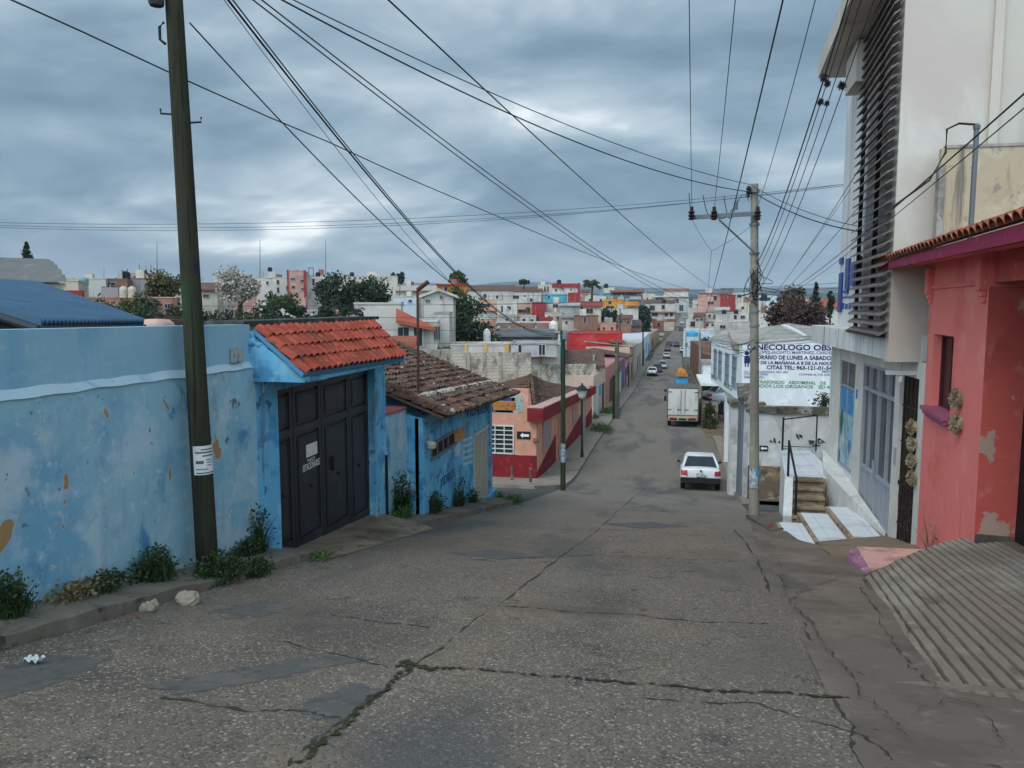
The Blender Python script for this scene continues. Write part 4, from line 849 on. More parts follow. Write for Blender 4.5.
# tiled entrance steps
WT = mat('white_floor_tile', (.66, .68, .70), .25, [((.5, .52, .55), 1.2, .5, .8)], spec=.5, extra=lambda t, obj, vec, c, bs: t.mix(t.math('MULTIPLY', brick(t, obj, .42, .42, .012), .7), c, (.3, .3, .3)))
BEIGE = concrete('beige_step', (.30, .23, .155))
es = thing('entrance_steps', 'low white tiled entrance steps with beige edges by shop doors', 'steps', (3.4, 17, g(17)))
for k, (x0, x1, s0, s1, z) in enumerate(((2.62, 3.10, 15.75, 17.6, -4.79), (3.17, 3.75, 15.95, 18.25, -4.72), (3.84, 4.38, 16.2, 18.55, -4.62))):
    m = MB(); m.box(x0-.07, x1+.08, s0-.12, s1+.05, -6, z-.012); m.build('step', BEIGE, es, bevel=.01)
    m = MB(); m.box(x0, x1, s0, s1, z-.02, z); m.build('tread', WT, es)
m = MB(); m.slab([(2.85, 14.35, -4.27), (4.5, 14.2, -4.20), (4.5, 16.3, -4.60), (3.05, 15.8, -4.66)], .5); m.slab([(2.75, 13.0, -4.02), (4.45, 12.4, -3.86), (4.45, 14.4, -4.20), (2.85, 14.5, -4.34)], .4); m.build('landing', mat('landing_brown', (.205, .16, .115), .92, [((.16, .125, .095), 1.2, .5, .85), ((.25, .2, .15), 4, .6, .9)], bump=(25, .3, .015)), es)
# staircase up to the tiled platform
sc_ = thing('staircase', 'beige staircase with black handrail up to a white tiled platform', 'staircase', (3.6, 20, g(20)))
PZ = -4.30; x0, x1 = 3.06, 4.38
XR = lambda s: interp([(18.7, 3.78), (20.4, 4.05), (22.6, 4.44), (24, 4.5)], s)
XL = lambda s: interp([(18.7, 2.86), (20.3, 3.12), (24, 3.52)], s)
NS = 5; z0 = -5.1
for i in range(NS):
    z = z0+(PZ-z0)*(i+1)/NS; s0 = 18.72+i*.30
    m = MB(); xx = XL(s0)+.19; m.box(xx, XR(s0)+.03, s0, s0+.62 if i < NS-1 else s0+.3, z0-1.2, z-.045); m.box(xx, XR(s0)+.03, s0-.05, s0+.30, z-.05, z); m.build('step', BEIGE, sc_)
m = MB(); m.hexa([(XL(20.23)+.03, 20.23, PZ-1.9), (x1, 20.23, PZ-1.9), (x1, 24, PZ-1.9), (XL(24)+.03, 24, PZ-1.9)], [(XL(20.23)+.03, 20.23, PZ-.03), (x1, 20.23, PZ-.03), (x1, 24, PZ-.03), (XL(24)+.03, 24, PZ-.03)]); m.build('platform_body', paint('platform_white', (.58, .58, .57)), sc_)
m = MB(); m.hexa([(XL(20.2), 20.2, PZ-.03), (x1, 20.2, PZ-.03), (x1, 24.05, PZ-.03), (XL(24), 24.05, PZ-.03)], [(XL(20.2), 20.2, PZ), (x1, 20.2, PZ), (x1, 24.05, PZ), (XL(24), 24.05, PZ)]); m.build('platform_floor', WT, sc_)
m = MB(); m.prism([(XL(18.7), 18.7, -6), (XL(20.25), 20.25, -6), (XL(20.25), 20.25, PZ+.02), (XL(19.9), 19.9, PZ+.02), (XL(18.7), 18.7, -4.93)], (.2, 0, 0)); m.build('side_wall', MATS['platform_white'], sc_)
m = MB(); r = .022
A_ = pt(783.5, 462, x0-.15); hp_ = V((x0-.12, 20.4, 0))
xh = XL(20)+.12
m.tube([(x0+.10, 18.85, z0+.1), (x0+.10, 18.85, z0+1.0)], .03, 8); m.tube([(x0+.10, 20.1, PZ-.05), (x0+.10, 20.1, PZ+.9)], .03, 8); m.tube([(x0+.10, 18.8, z0+1.0), (x0+.10, 20.15, PZ+.92)], .028, 8)
xa_, xb_ = XL(21.5)+.06, XL(23.9)+.06
m.build('handrail', BLACK, sc_); m = MB(); m.tube([(xb_, 23.9, PZ), (xb_, 23.9, PZ+1.0)], .03, 8); m.tube([(xb_, 23.9, PZ+.93), (xb_+.95, 23.9, PZ+1.08), (x1, 23.9, PZ+1.08)], .02, 8)
m.tube([(xb_, 23.9, PZ+.12), (x1, 23.9, PZ+.12)], .012, 6); m.tube([(xb_+.95, 23.9, PZ), (xb_+.95, 23.9, PZ+1.07)], .022, 8)
m.build('railing', BLACK, sc_)
m = MB(); p = pg(776, 528); m.slab([(2.35, 17.0, g(17)+.04), (2.62, 17.0, g(17)+.1), (2.62, 20.0, g(20)+.1), (2.2, 20.4, g(20)+.05)], .3)
tag(m.build('kerb_edge', CONC2), kind='structure')
m = MB(); m.box(2.38, 2.50, 17.2, 17.7, g(17.8)-.1, g(17.2)+.03); m.build('x', mat('worn_red_kerb', (.20, .035, .03), .9, [((.16, .13, .11), 7, .5, .7)])); tag(COL.objects[-1], 'broken red painted kerb end beside the white steps', 'kerb'); COL.objects[-1].name = 'red_kerb'

# ---- concrete utility pole
CP = mat('concrete_pole', (.27, .245, .20), .9, [((.19, .17, .14), 1.2, .45, .7, (1.5, 1.5, .3)), ((.34, .31, .26), 4, .55, .8)], bump=(30, .25, .01))
pb = V((2.53, 21.4, g(21.4))); ctop = pd(754.5, 184, 20.6)
cp = thing('concrete_utility_pole', 'concrete utility pole with steel crossarm and insulators by the staircase', 'utility pole', pb)
m = MB(); m.tube([pb+V((0, 0, -.3)), pb.lerp(ctop, .3), pb.lerp(ctop, .65), ctop], [.148, .122, .108, .097], 10); m.build('pole', CP, cp)
onc = lambda v: pb.lerp(ctop, (515-v)/(515-184.))
STEEL = mat('galvanised_steel', (.20, .235, .25), .5, [((.13, .15, .16), 3, .5, .7)], metal=.4)
ca, cb_ = pd(691, 217.5, 20.4), pd(757.5, 213.5, 20.4); dx = (cb_-ca).normalized()
m = MB(); e = V((-dx.y, dx.x, 0)).normalized()*.05; u_ = V((0, 0, .055)); m.hexa([ca-e-u_, cb_-e-u_, cb_+e-u_, ca+e-u_], [ca-e+u_, cb_-e+u_, cb_+e+u_, ca+e+u_]); arm = m.build('crossarm', STEEL, cp)
m = MB(); m.tube([ca+dx*.72-V((0, .08, .1)), onc(251)-V((0, .13, 0))], .025, 6); m.build('brace', STEEL, arm)
INS = mat('brown_insulator', (.028, .018, .016), .3)
TOPS = []
for u in (691.5, 714, 757.5):
    p = pd(u, 214, 20.35); m = MB(); m.lathe(p+V((0, -.05, -.16)), [(.05, 0), (.09, .03), (.055, .07), (.10, .11), (.055, .15), (.09, .20), (.05, .24), (.045, .34)], 10); m.build('insulator', INS, arm); TOPS.append(p+V((0, -.05, .2)))
m = MB(); p = pd(736, 205, 20.4); m.lathe(p-V((0, 0, .12)), [(.05, 0), (.05, .2), (.02, .25), (.02, .33)], 10); m.build('lightning_arrester', STEEL, arm)
m = MB()
for (ua, va), (ub, vb), dp in (((689, 193), (693, 210), .3), ((703, 195), (716, 210), .45), ((724, 196), (735, 209), .5), ((737, 204), (749, 201), -.25), ((714, 214), (736, 203), .3)):
    a, b = pd(ua, va, 20.4), pd(ub, vb, 20.4); m.tube([a.lerp(b, i/8)-V((0, 0, dp*.8*4*(i/8)*(1-i/8))) for i in range(9)], .010, 5)
m.build('jumper_wire', BLACK, arm)
for v in (191, 223, 251, 308, 322): m = MB(); m.lathe(onc(v), [(.132, -.03), (.132, .03)], 10); m.build('band', STEEL, cp)
m = MB(); p = onc(190); m.tube([p+V((-.16, -.1, .1)), p+V((-.16, -.1, -.2))], .04, 6); m.lathe(p+V((-.16, -.12, -.12)), [(.05, 0), (.07, .05), (.05, .1), (.07, .15), (.04, .2)], 8); m.build('spool_insulator', INS, cp)
m = MB(); q = random.Random(4)
for i in range(22):                                                                 # tangle of service drops round the pole
    p = onc(q.uniform(262, 300))+V((q.gauss(0, .08), -.13, q.gauss(0, .1))); p2 = onc(q.uniform(262, 305))+V((q.gauss(0, .10), -.13, 0)); sx = q.gauss(0, .22)
    m.tube([p.lerp(p2, k/8)+V((sx*math.sin(math.pi*k/8), -.05*math.sin(math.pi*k/8), -.12*math.sin(math.pi*k/8))) for k in range(9)], .008, 4)
for i in range(12):
    p = onc(q.uniform(326, 345))+V((0, -.12, 0)); d = V((q.uniform(-1.3, .5), .2, q.gauss(-.1, .12)))
    m.tube([p+d*(k/8)+V((0, 0, -.14*math.sin(math.pi*k/8))) for k in range(9)], .006, 4)
tag(m.build('wire_tangle', BLACK, cp), kind='stuff')
def bandpole(v0, v1, w0, w1, rr, mt, name):
    p0, p1 = onc(v1), onc(v0); mm = MB(); n = tocam(p0); e = V((-n.y, n.x, 0))
    mm.grid(lambda a, b: p0.lerp(p1, b)+(n*math.cos(w0+(w1-w0)*a)+e*math.sin(w0+(w1-w0)*a))*rr, 10, 3); return mm.build(name, mt, cp)
bandpole(465, 485, -.9, .6, .158, mat('torn_poster', (.50, .52, .54), .8, [((.1, .16, .3), 5, .55, .62), ((.3, .33, .36), 9, .5, .6)]), 'poster'); bandpole(464, 473, .2, 1.3, .163, mat('teal_poster', (.08, .28, .34), .8, [((.4, .45, .45), 8, .55, .65)]), 'poster')

# ---- cables
WIRE = mat('black_cable', (.025, .026, .03), .6)
def cable(label, A, B, sag, r, n=26, group=None, name='overhead_cable', wob=0):
    A, B = V(A), V(B); q = random.Random(hash(label) % 999 if False else len(label)); m = MB()
    P = [A.lerp(B, i/n)-V((0, 0, sag*4*(i/n)*(1-i/n)))+V((0, 0, q.uniform(-wob, wob))) for i in range(n+1)]
    ya = -A.x*sy+A.y*cy; va = 384-F*((A.z*ct+ya*st)/(ya*ct-A.z*st))
    if va < -20: P.insert(0, P[0]+(P[0]-P[2]).normalized()*24)                # runs on to the next pole up the hill
    m.tube(P, r*.8, 5)
    return tag(m.build(name, WIRE), label, 'cable', group)
midtop = pd(562, 333, 29.2)
cable('single black cable sagging across the whole sky from upper left past the wooden pole', pd(-70, -36, 7.3), pd(735, 300, 62), .55, .012, 40, wob=.012)
p = onpole(24); cable('black cable from the wooden pole top down to the mid street pole', p+V((.17, 0, .0)), midtop, .95, .011)
for i, (lb, r, du, dsg) in enumerate((('thickest cable of the steep bundle right of the wooden pole', .012, 0, 0), ('cable running just under the thickest cable of the steep bundle', .008, 5, .04), ('thin cable hanging lowest in the steep bundle', .004, -3, .35))):
    cable(lb, pd(205+du, -30, 6), midtop+V((.05*i, 0, .08*i)), .95+dsg, r, 30)
for i in range(2): cable('one of the paired cables descending steeply through the upper middle sky', pd(222+i*9, -24, 9), pd(725, 303, 75)+V((0, 0, .4*i)), 1.5, .012, 34, 'paired descending cables')
CT = pd(753, 190, 20.5)
cable('upper cable from the upper left sky to the concrete pole top', pd(245, -24, 9), CT+V((0, 0, .12)), .28, .010, 30)
cable('thick doubled cable just below to the concrete pole top', pd(238, -24, 9), CT+V((0, 0, -.06)), .42, .014, 30)
cable('upper cable from the concrete pole top to the white building', CT+V((0, 0, .1)), fl.P(fl.px(862, 226)[0], fl.px(862, 226)[1], .1), .12, .010)
cable('thick lower cable from the concrete pole top to the white building', CT+V((0, 0, -.05)), fl.P(fl.px(868, 232)[0], fl.px(868, 232)[1], .1), .15, .017)
cable('diagonal cable crossing the middle sky down to far rooftops', pd(350, -36, 6), pd(738, 297, 75), .7, .010, 34)
cable('vertical looking wire to the left end of the crossarm', pd(688.5, -60, 8.5), TOPS[0], .05, .008)
cable('vertical looking wire to the middle insulator of the crossarm', pd(741, -60, 8.5), TOPS[1], .12, .008)
cable('heavier wire passing in front of the crossarm to the far street', pd(797, -60, 8), pd(700, 330, 62), .55, .014, 34)
cable('wire running to the right end of the crossarm', pd(828, -50, 8.5), TOPS[2], .15, .008)
pl_ = [pd(758, 262, 20.7), pd(757, 272, 20.7), pd(757.5, 282, 20.7), pd(757, 293, 20.7)]
for i, (u0, lb) in enumerate(((866, 'leftmost and thickest of the four cables running along the white roof'), (871, 'second from left of the four cables along the white roof'), (880, 'third from left of the four cables along the white roof'), (894, 'rightmost of the four cables running along the white roof'))):
    cable(lb, pd(u0, -60, 8), pl_[i], .30+.04*i, (.013, .008, .008, .008)[i], 30)
nest = []
for (u, v, D, r), lb in zip(((824, 78, 11.5, .085), (827.5, 83.5, 11.6, .07), (842, 85.5, 10.8, .085), (820.5, 102, 12.5, .075), (827, 103.5, 12.4, .06)), ('leftmost ball moss clump at the roof corner', 'small ball moss clump just right of the leftmost clump', 'rightmost ball moss clump on the cables by the roof', 'lower left ball moss clump on the roof cables', 'lower right small ball moss clump on the roof cables')):
    c = pd(u, v, D); q = random.Random(int(u)); m = MB()
    for i in range(220):
        d = V((q.gauss(0, 1), q.gauss(0, 1), q.gauss(0, 1))).normalized(); L = r*q.uniform(.5, 1.05); e = d.cross(V((q.gauss(0, 1), q.gauss(0, 1), q.gauss(0, 1)))).normalized()*r*.16
        m.add([c-e, c+e, c+d*L], [(0, 1, 2)])
    tag(m.build('ball_moss', mat('ball_moss', (.055, .042, .035), .95, island=.6)), lb, 'air plant', 'ball moss clumps on the cables')
for i, (dv, lb) in enumerate(((0, 'upper of three level cables crossing behind the concrete pole top'), (4.5, 'middle of three level cables crossing behind the concrete pole top'), (8, 'lowest of three level cables crossing behind the concrete pole top'))):
    cable(lb, pd(-60, 221+dv*.5, 36), pd(846, 184+dv*.35*(1 if i < 2 else 0), 36), .75+.1*i, .012, 40)
for i in range(4):
    cable('one of the thin low wires stretched level across the side street', pd(112, 306+i*9.5, 24), pd(600, 302+i*14.5, 27), .05, .0075, 14, 'thin low wires over the side street')
for i in range(2):
    cable('one of two level wires low over the far street', pd(440, 296+i*9, 60), pd(838, 283+i*5, 48), .25, .016, 20, 'level wires over the far street')
for (a, b, lb, r, sg_) in ((pd(1060, 62, 4.6), pd(772, 296, 48), 'thick cable sloping down from the right edge past the louvres', .009, .35), (pd(1060, 78, 4.6), pd(768, 299, 48), 'second cable sloping down from the right edge past the louvres', .006, .4),
    (fl.P(fl.px(896, 190)[0], fl.px(896, 190)[1], .4), pd(772, 301, 48), 'cable from the louvre screen down to the far poles', .010, .2), (fl.P(fl.px(890, 160)[0], fl.px(890, 160)[1], .45), pd(770, 299, 48), 'upper cable from the louvre screen down to the far poles', .010, .2),
    (pd(850, 190, 18.6), pd(768, 302, 50), 'thin cable from the white wall edge to the far poles', .008, .1), (MAST+V((-1.3, .2, -1.3)), fl.P(fl.px(872, 236)[0], fl.px(872, 236)[1], .3), 'short drooping cable between the mast and the white building', .010, .12)):
    cable(lb, a, b, sg_, r, 24)
cable('horizontal drop cable in front of the white graffiti wall house', onc(338)+V((0, -.15, 0)), pd(835, 337, 22), .12, .008, 12)
cable('drop cable from the concrete pole left to the clinic roof', onc(336)+V((0, -.15, 0)), pd(700, 338, 38), .3, .010, 14)
cable('guy wire from the crossarm to a small connector', ca, pd(711.5, 251, 22), .05, .006, 8); cable('guy wire from the pole to a small connector', onc(222), pd(711.5, 251, 22), .05, .006, 8); cable('thin wire hanging from the small connector to far roofs', pd(711.5, 251, 22), pd(707, 300, 40), .1, .008, 8)
# vertical drop cable on the cream side wall
m = MB(); pw = Plane((N0.x, N0.y, 0), (8.44, .9, 0))
m.tube([pw.P(*pw.px(u, v), .03) for u, v in ((938, -20), (935.5, 50), (933, 110), (933.5, 160), (932, 215))], .014, 6); m.build('drop_cable', BLACK, wb)
# ================================================================== MIDDLE DISTANCE, RIGHT
# ---- clinic with painted advertising
gi = thing('clinic_building', 'white clinic with large blue lettering painted on its end wall', 'building', (5, 33, g(33)))
GS = 32.6
gp_ = Plane(ps(741, 400, GS), (1, 0, 0)); G0 = gp_.o.x
CW = paint('clinic_white', (.70, .71, .72), dirt=.2)
zT0, zT1 = ps(741, 344, GS).z, ps(835, 338, GS).z
x1 = ps(858, 400, GS).x; X0F, SF = 3.05, 51.0
zB = ps(741, 402, GS).z
m = MB(); zg = g(GS)-.8
m.hexa([(G0, GS, zB), (x1, GS, zB), (x1, SF, zB), (X0F, SF, -4.75)], [(G0, GS, zT0), (x1, GS, zT1+.1), (x1, SF, zT1), (X0F, SF, -2.05)])
m.hexa([(G0+.9, GS+.005, zg), (x1, GS+.005, zg), (x1, SF-.3, zg), (X0F+.9, SF-.3, zg-1)], [(G0+.9, GS+.005, zB), (x1, GS+.005, zB), (x1, SF-.3, zB), (X0F+.9, SF-.3, -4.76)])
m.build('wall', CW, gi)
dv = (V((G0, GS, 0))-V((X0F, SF, 0))); ll = dv.length; lp = Plane((X0F, SF, 0), dv)      # street side
for uu in ((717.5, 723), (725, 731), (738-3, 738+1.2), (738+3, 738+7)):
    pass
for f0, f1, in ((.17, .27), (.36, .46), (.60, .695), (.80, .88)):
    a0, a1 = ll*f0, ll*f1; mid = (f0+f1)/2
    zt_, zb_ = (-2.05*(1-mid)+zT0*mid)-.62, (-4.75*(1-mid)+zB*mid)+.45
    window(gi, lp, a0, a1, zb_, zt_, 2, 3, mat('window_grey', (.18, .24, .28), .6), mat('clinic_glass', (.10, .15, .19), .25), .06, .07)
GREEN = mat('green_letter', (.06, .28, .10), .8); NAVY = mat('navy_letter', (.022, .027, .10), .8); PURP = mat('faded_purple_letter', (.17, .16, .28), .85)
for f0, f1, body in ((.03, .30, 'FARMACIA 24H'), (.55, .80, 'MEDICA')):
    a0, a1 = ll*f0, ll*f1; m0 = (f0+f1)/2; z = (-4.75*(1-m0)+zB*m0)+.10
    text(body, lp.P(a0, z, .006), lp.P(a1, z+(zB+4.75)*(f1-f0), .006), .24, (0, 0, 1), lp.n, GREEN, gi, bold=.02)
def sign(body, u0, u1, v0, v1, m_, bold=.02):
    a0, b0 = gp_.px(u0, v1); a1, b1 = gp_.px(u1, v1); h = gp_.px((u0+u1)/2, v0)[1]-gp_.px((u0+u1)/2, v1)[1]
    text(body, gp_.P(a0, b0, .006), gp_.P(a1, b0, .006), h, (0, 0, 1), gp_.n, m_, gi, bold=bold)
sign('GINECOLOGO OBSTETRA', 747, 861, 344, 349.5, NAVY, .028)
sign('DR. LOPEZ-JACINTO MARTINEZ, CARDENAS', 749, 840, 350.5, 353.3, PURP)
sign('HORARIO DE LUNES A SABADO', 753, 831, 355, 359, NAVY, .028)
sign('9 DE LA MAÑANA A 8 DE LA NOCHE', 757, 836, 360, 364, NAVY, .028)
sign('CITAS TEL: 963-121-01-54', 766.5, 832, 365.2, 369, NAVY, .028)
sign('ULTRASONIDO 3D 4D', 744, 788, 370.5, 372.5, PURP); sign('COLPOSCOPIA', 744, 768, 373, 375, PURP); sign('EMBARAZO', 744, 764, 376, 378, PURP)
sign('MEDICINA', 822, 840, 370.5, 372.3, PURP); sign('CONSULTA DE ESP', 799, 838, 373.3, 375.2, PURP)
sign('ULTRASONIDO   ABDOMINAL   DE', 752, 826, 380, 383.2, GREEN); sign('TODOS LOS ORGANOS   3D 4D', 752, 834, 384, 387.2, GREEN)
m = MB()                                                                             # painted figure of a pregnant woman
def gq(*pts): m.quad(*[gp_.P(*gp_.px(u, v), .006) for u, v in pts])
gq((744.5, 353), (745.5, 351), (748, 351), (749.5, 353.5), (747, 355.2), (745, 355)); gq((744.3, 356), (749, 355.5), (750.5, 359), (749.5, 363.5), (744, 363), (744.2, 360)); gq((744.5, 363.1), (746, 363.2), (746, 367), (744.8, 367)); gq((747.3, 363.4), (748.9, 363.5), (748.6, 367), (747.5, 367)); gq((749.1, 355.6), (751.5, 353), (752, 353.6), (750.4, 357))
m.build('painted_figure', NAVY, gi)
m = MB(); p0, p1 = ps(727, 329, 46), ps(789, 326, 46); z0_ = p0.z
m.hexa([(G0-.1, GS-.05, zT0), (x1, GS-.05, zT1+.1), (x1, SF, zT1), (X0F-.1, SF, -2.05)], [ (G0+.1, GS+.1, zT0+.10), (x1, GS+.1, zT1+.2), (x1, SF-.2, zT1+.2), (X0F+.1, SF-.2, -1.9)]); m.build('roof_edge', CEM, gi)
m = MB(); q0, q1, q2, q3 = ps(733, 341.5, 34), ps(803, 338.5, 34), ps(781, 327, 46), ps(728, 330.5, 46)
m.slab([q0, q1, q2, q3], .4); m.build('low_roof', mat('bleached_roof', (.33, .30, .26), .9, [((.42, .4, .36), .7, .5, .7), ((.2, .17, .14), 1.2, .55, .75)]), gi)
m = MB(); m.slab([q1+V((0, -.02, .16)), q1+V((.35, 0, .10)), q2+V((.35, 0, .12)), q2+V((0, 0, .16))], .3); m.build('roof_coping', WHITE, gi)
m = MB(); a0, a1, = 0, 0
gar = Plane((X0F+.9, SF-.3, 0), V((G0+.9, GS, 0))-V((X0F+.9, SF-.3, 0)))
m = MB(); gar.box(m, 10.2, 14.5, -9.5, -5.0, .01, .03); m.build('garage_door', mat('grey_garage', (.26, .28, .29), .6), gi)
for a in (9.2, 15.6): m = MB(); gar.box(m, a-.18, a+.18, -9.5, -4.6, .02, .75); m.build('pillar', CW, gi)
# ---- yard wall with scribbles and gate posts
GW = paint('old_white_wall', (.52, .52, .50), dirt=.9)
yw = thing('graffiti_wall', 'stained white wall with dark scribbles and a mouldy top edge', 'wall', (6, 27.2, g(27)))
yp = Plane(ps(765, 450, 27.2), (1, 0, 0)); ym = yp.px(768, 410)[1]
m = MB(); yb = yp.px(768, 466)[1]; yp.box(m, -.55, 9, yb, ym, -.25, 0); m.build('wall', GW, yw)
m = MB(); yp.box(m, -.65, 9, ym-.10, ym+.12, -.3, .08); m.build('coping', mat('mouldy_coping', (.11, .095, .07), .95, [((.3, .28, .24), 3, .5, .65), ((.05, .045, .035), 6, .5, .7)], bump=(14, .5, .04)), yw)
m = MB(); yp.box(m, -.5, 9, yb-3.4, yb, -.4, .1); m.build('stone_base', mat('ochre_rubble', (.15, .115, .08), .95, [((.08, .055, .04), 1.4, .45, .65), ((.36, .30, .22), 2.2, .52, .7), ((.24, .16, .085), 1.5, .58, .8)], bump=(6, .7, .06)), yw)
a0, a1, b0, b1 = yp.R(765, 456.5, 767.8, 451); a0, a1, b0, b1 = yp.R(764.5, 446, 767.8, 450.5)
ar_ = thing('street_sign', 'black one way sign with white arrow on the graffiti wall', 'sign', yp.P(.1, yp.px(768, 450)[1], 0))
a0, a1, b0, b1 = yp.R(759.5, 445.5, 767.8, 450.8)
m = MB(); yp.box(m, a0, a1, b0, b1, .02, .035); m.build('panel', BLACK, ar_)
def arrow(pl, a0, a1, b0, b1, d, par, left):
    mb = MB(); w = a1-a0; h = b1-b0; f = (lambda x: a1-w*x) if left is False else (lambda x: a0+w*x)
    mb.quad(*[pl.P(f(x), b0+h*y, d) for x, y in ((.10, .5), (.36, .86), (.36, .66), (.9, .66), (.9, .34), (.36, .34), (.36, .14))]); return mb.build('arrow', mat('white_arrow', (.75, .75, .75), .6), par)
arrow(yp, a0, a1, b0, b1, .039, ar_, True)
m = MB(); q = random.Random(11)
def scribble(u, v, w, h, n):
    c = [yp.P(*yp.px(u+q.uniform(-w, w), v+q.uniform(-h, h)), .012) for _ in range(n)]; m.tube(c, .017, 4)
for u, v, w, h, n in ((771, 441, 1.4, 2.5, 6), (774.5, 440.5, 1, 2.5, 5), (780, 442, 1.5, 1.2, 5), (797, 436.5, 2, 3, 7), (800.5, 436, 1.6, 3, 6), (812, 443, 4, 3, 8), (821, 440, 4, 4, 9), (817, 446, 6, 1, 4)): scribble(u, v, w, h, n)
m.build('graffiti', mat('graffiti_black', (.03, .03, .035), .8), yw)
m = MB(); a, b = yp.px(786, 449.5); yp.box(m, a-.1, a+.1, b-.08, b+.05, .004, .01); m.build('painted_mark', GREEN, yw)
m = MB(); k0 = ps(758, 500, 26.7); m.box(k0.x-.2, 12, 26.6, 26.9, g(26.7)-.3, g(26.7)+.16); tag(m.build('side_kerb', CONC2), kind='structure')
weed('leafy shrub showing over the mouldy top of the graffiti wall', ps(824, 407, 28.2), .55, .5, 260, LEAF, .5, .12, .1, name='shrub', cat='shrub')
gt2 = thing('yard_gate', 'white gate posts with tall dark slit beside the clinic end wall', 'gate', (3.2, 28.5, g(28.5)))
def box_px(mb, u0, u1, v0, v1, s0, dep, zlow=None):
    a, b = ps(u0, (v0+v1)/2, s0), ps(u1, (v0+v1)/2, s0); zt, zb2 = ps((u0+u1)/2, v0, s0).z, ps((u0+u1)/2, v1, s0).z
    mb.box(a.x, b.x, s0, s0+dep, zb2 if zlow is None else zlow, zt); return mb
m = MB(); box_px(m, 731, 739.5, 405, 470, 31.2, 1.2, g(31)-.3); m.build('post', GW, gt2)
m = MB(); box_px(m, 730, 741, 402.5, 406.5, 31.1, 1.4); m.build('post_cap', MATS['mouldy_coping'], gt2)
m = MB(); box_px(m, 744.5, 766, 405, 480, 28.3, .35, g(28)-.3); m.build('post', GW, gt2)
m = MB(); box_px(m, 744, 766, 403, 407, 28.25, .5); m.build('post_cap', MATS['mouldy_coping'], gt2)
p0, p1 = ps(741, 388, 30.4), ps(749, 400, 28.6)
m = MB(); m.hexa([(p0.x, 31.2, g(30)-.5), (p1.x-.25, 28.65, g(28)-.5), (p1.x-.15, 28.65, g(28)-.5), (p0.x+.1, 31.2, g(30)-.5)], [(p0.x, 31.2, p0.z), (p1.x-.25, 28.65, p1.z), (p1.x-.15, 28.65, p1.z), (p0.x+.1, 31.2, p0.z)]); m.build('door', mat('slate_door', (.13, .15, .18), .6), gt2)
m = MB(); m.hexa([(p0.x-.1, 31.2, p0.z-.05), (p1.x-.35, 28.6, p1.z-.12), (p1.x+.25, 28.6, p1.z-.12), (p0.x+.45, 31.2, p0.z-.05)], [(p0.x-.1, 31.2, p0.z+.12), (p1.x-.35, 28.6, p1.z+.12), (p1.x+.25, 28.6, p1.z+.12), (p0.x+.45, 31.2, p0.z+.12)]); m.build('roof', MATS['mouldy_coping'], gt2)

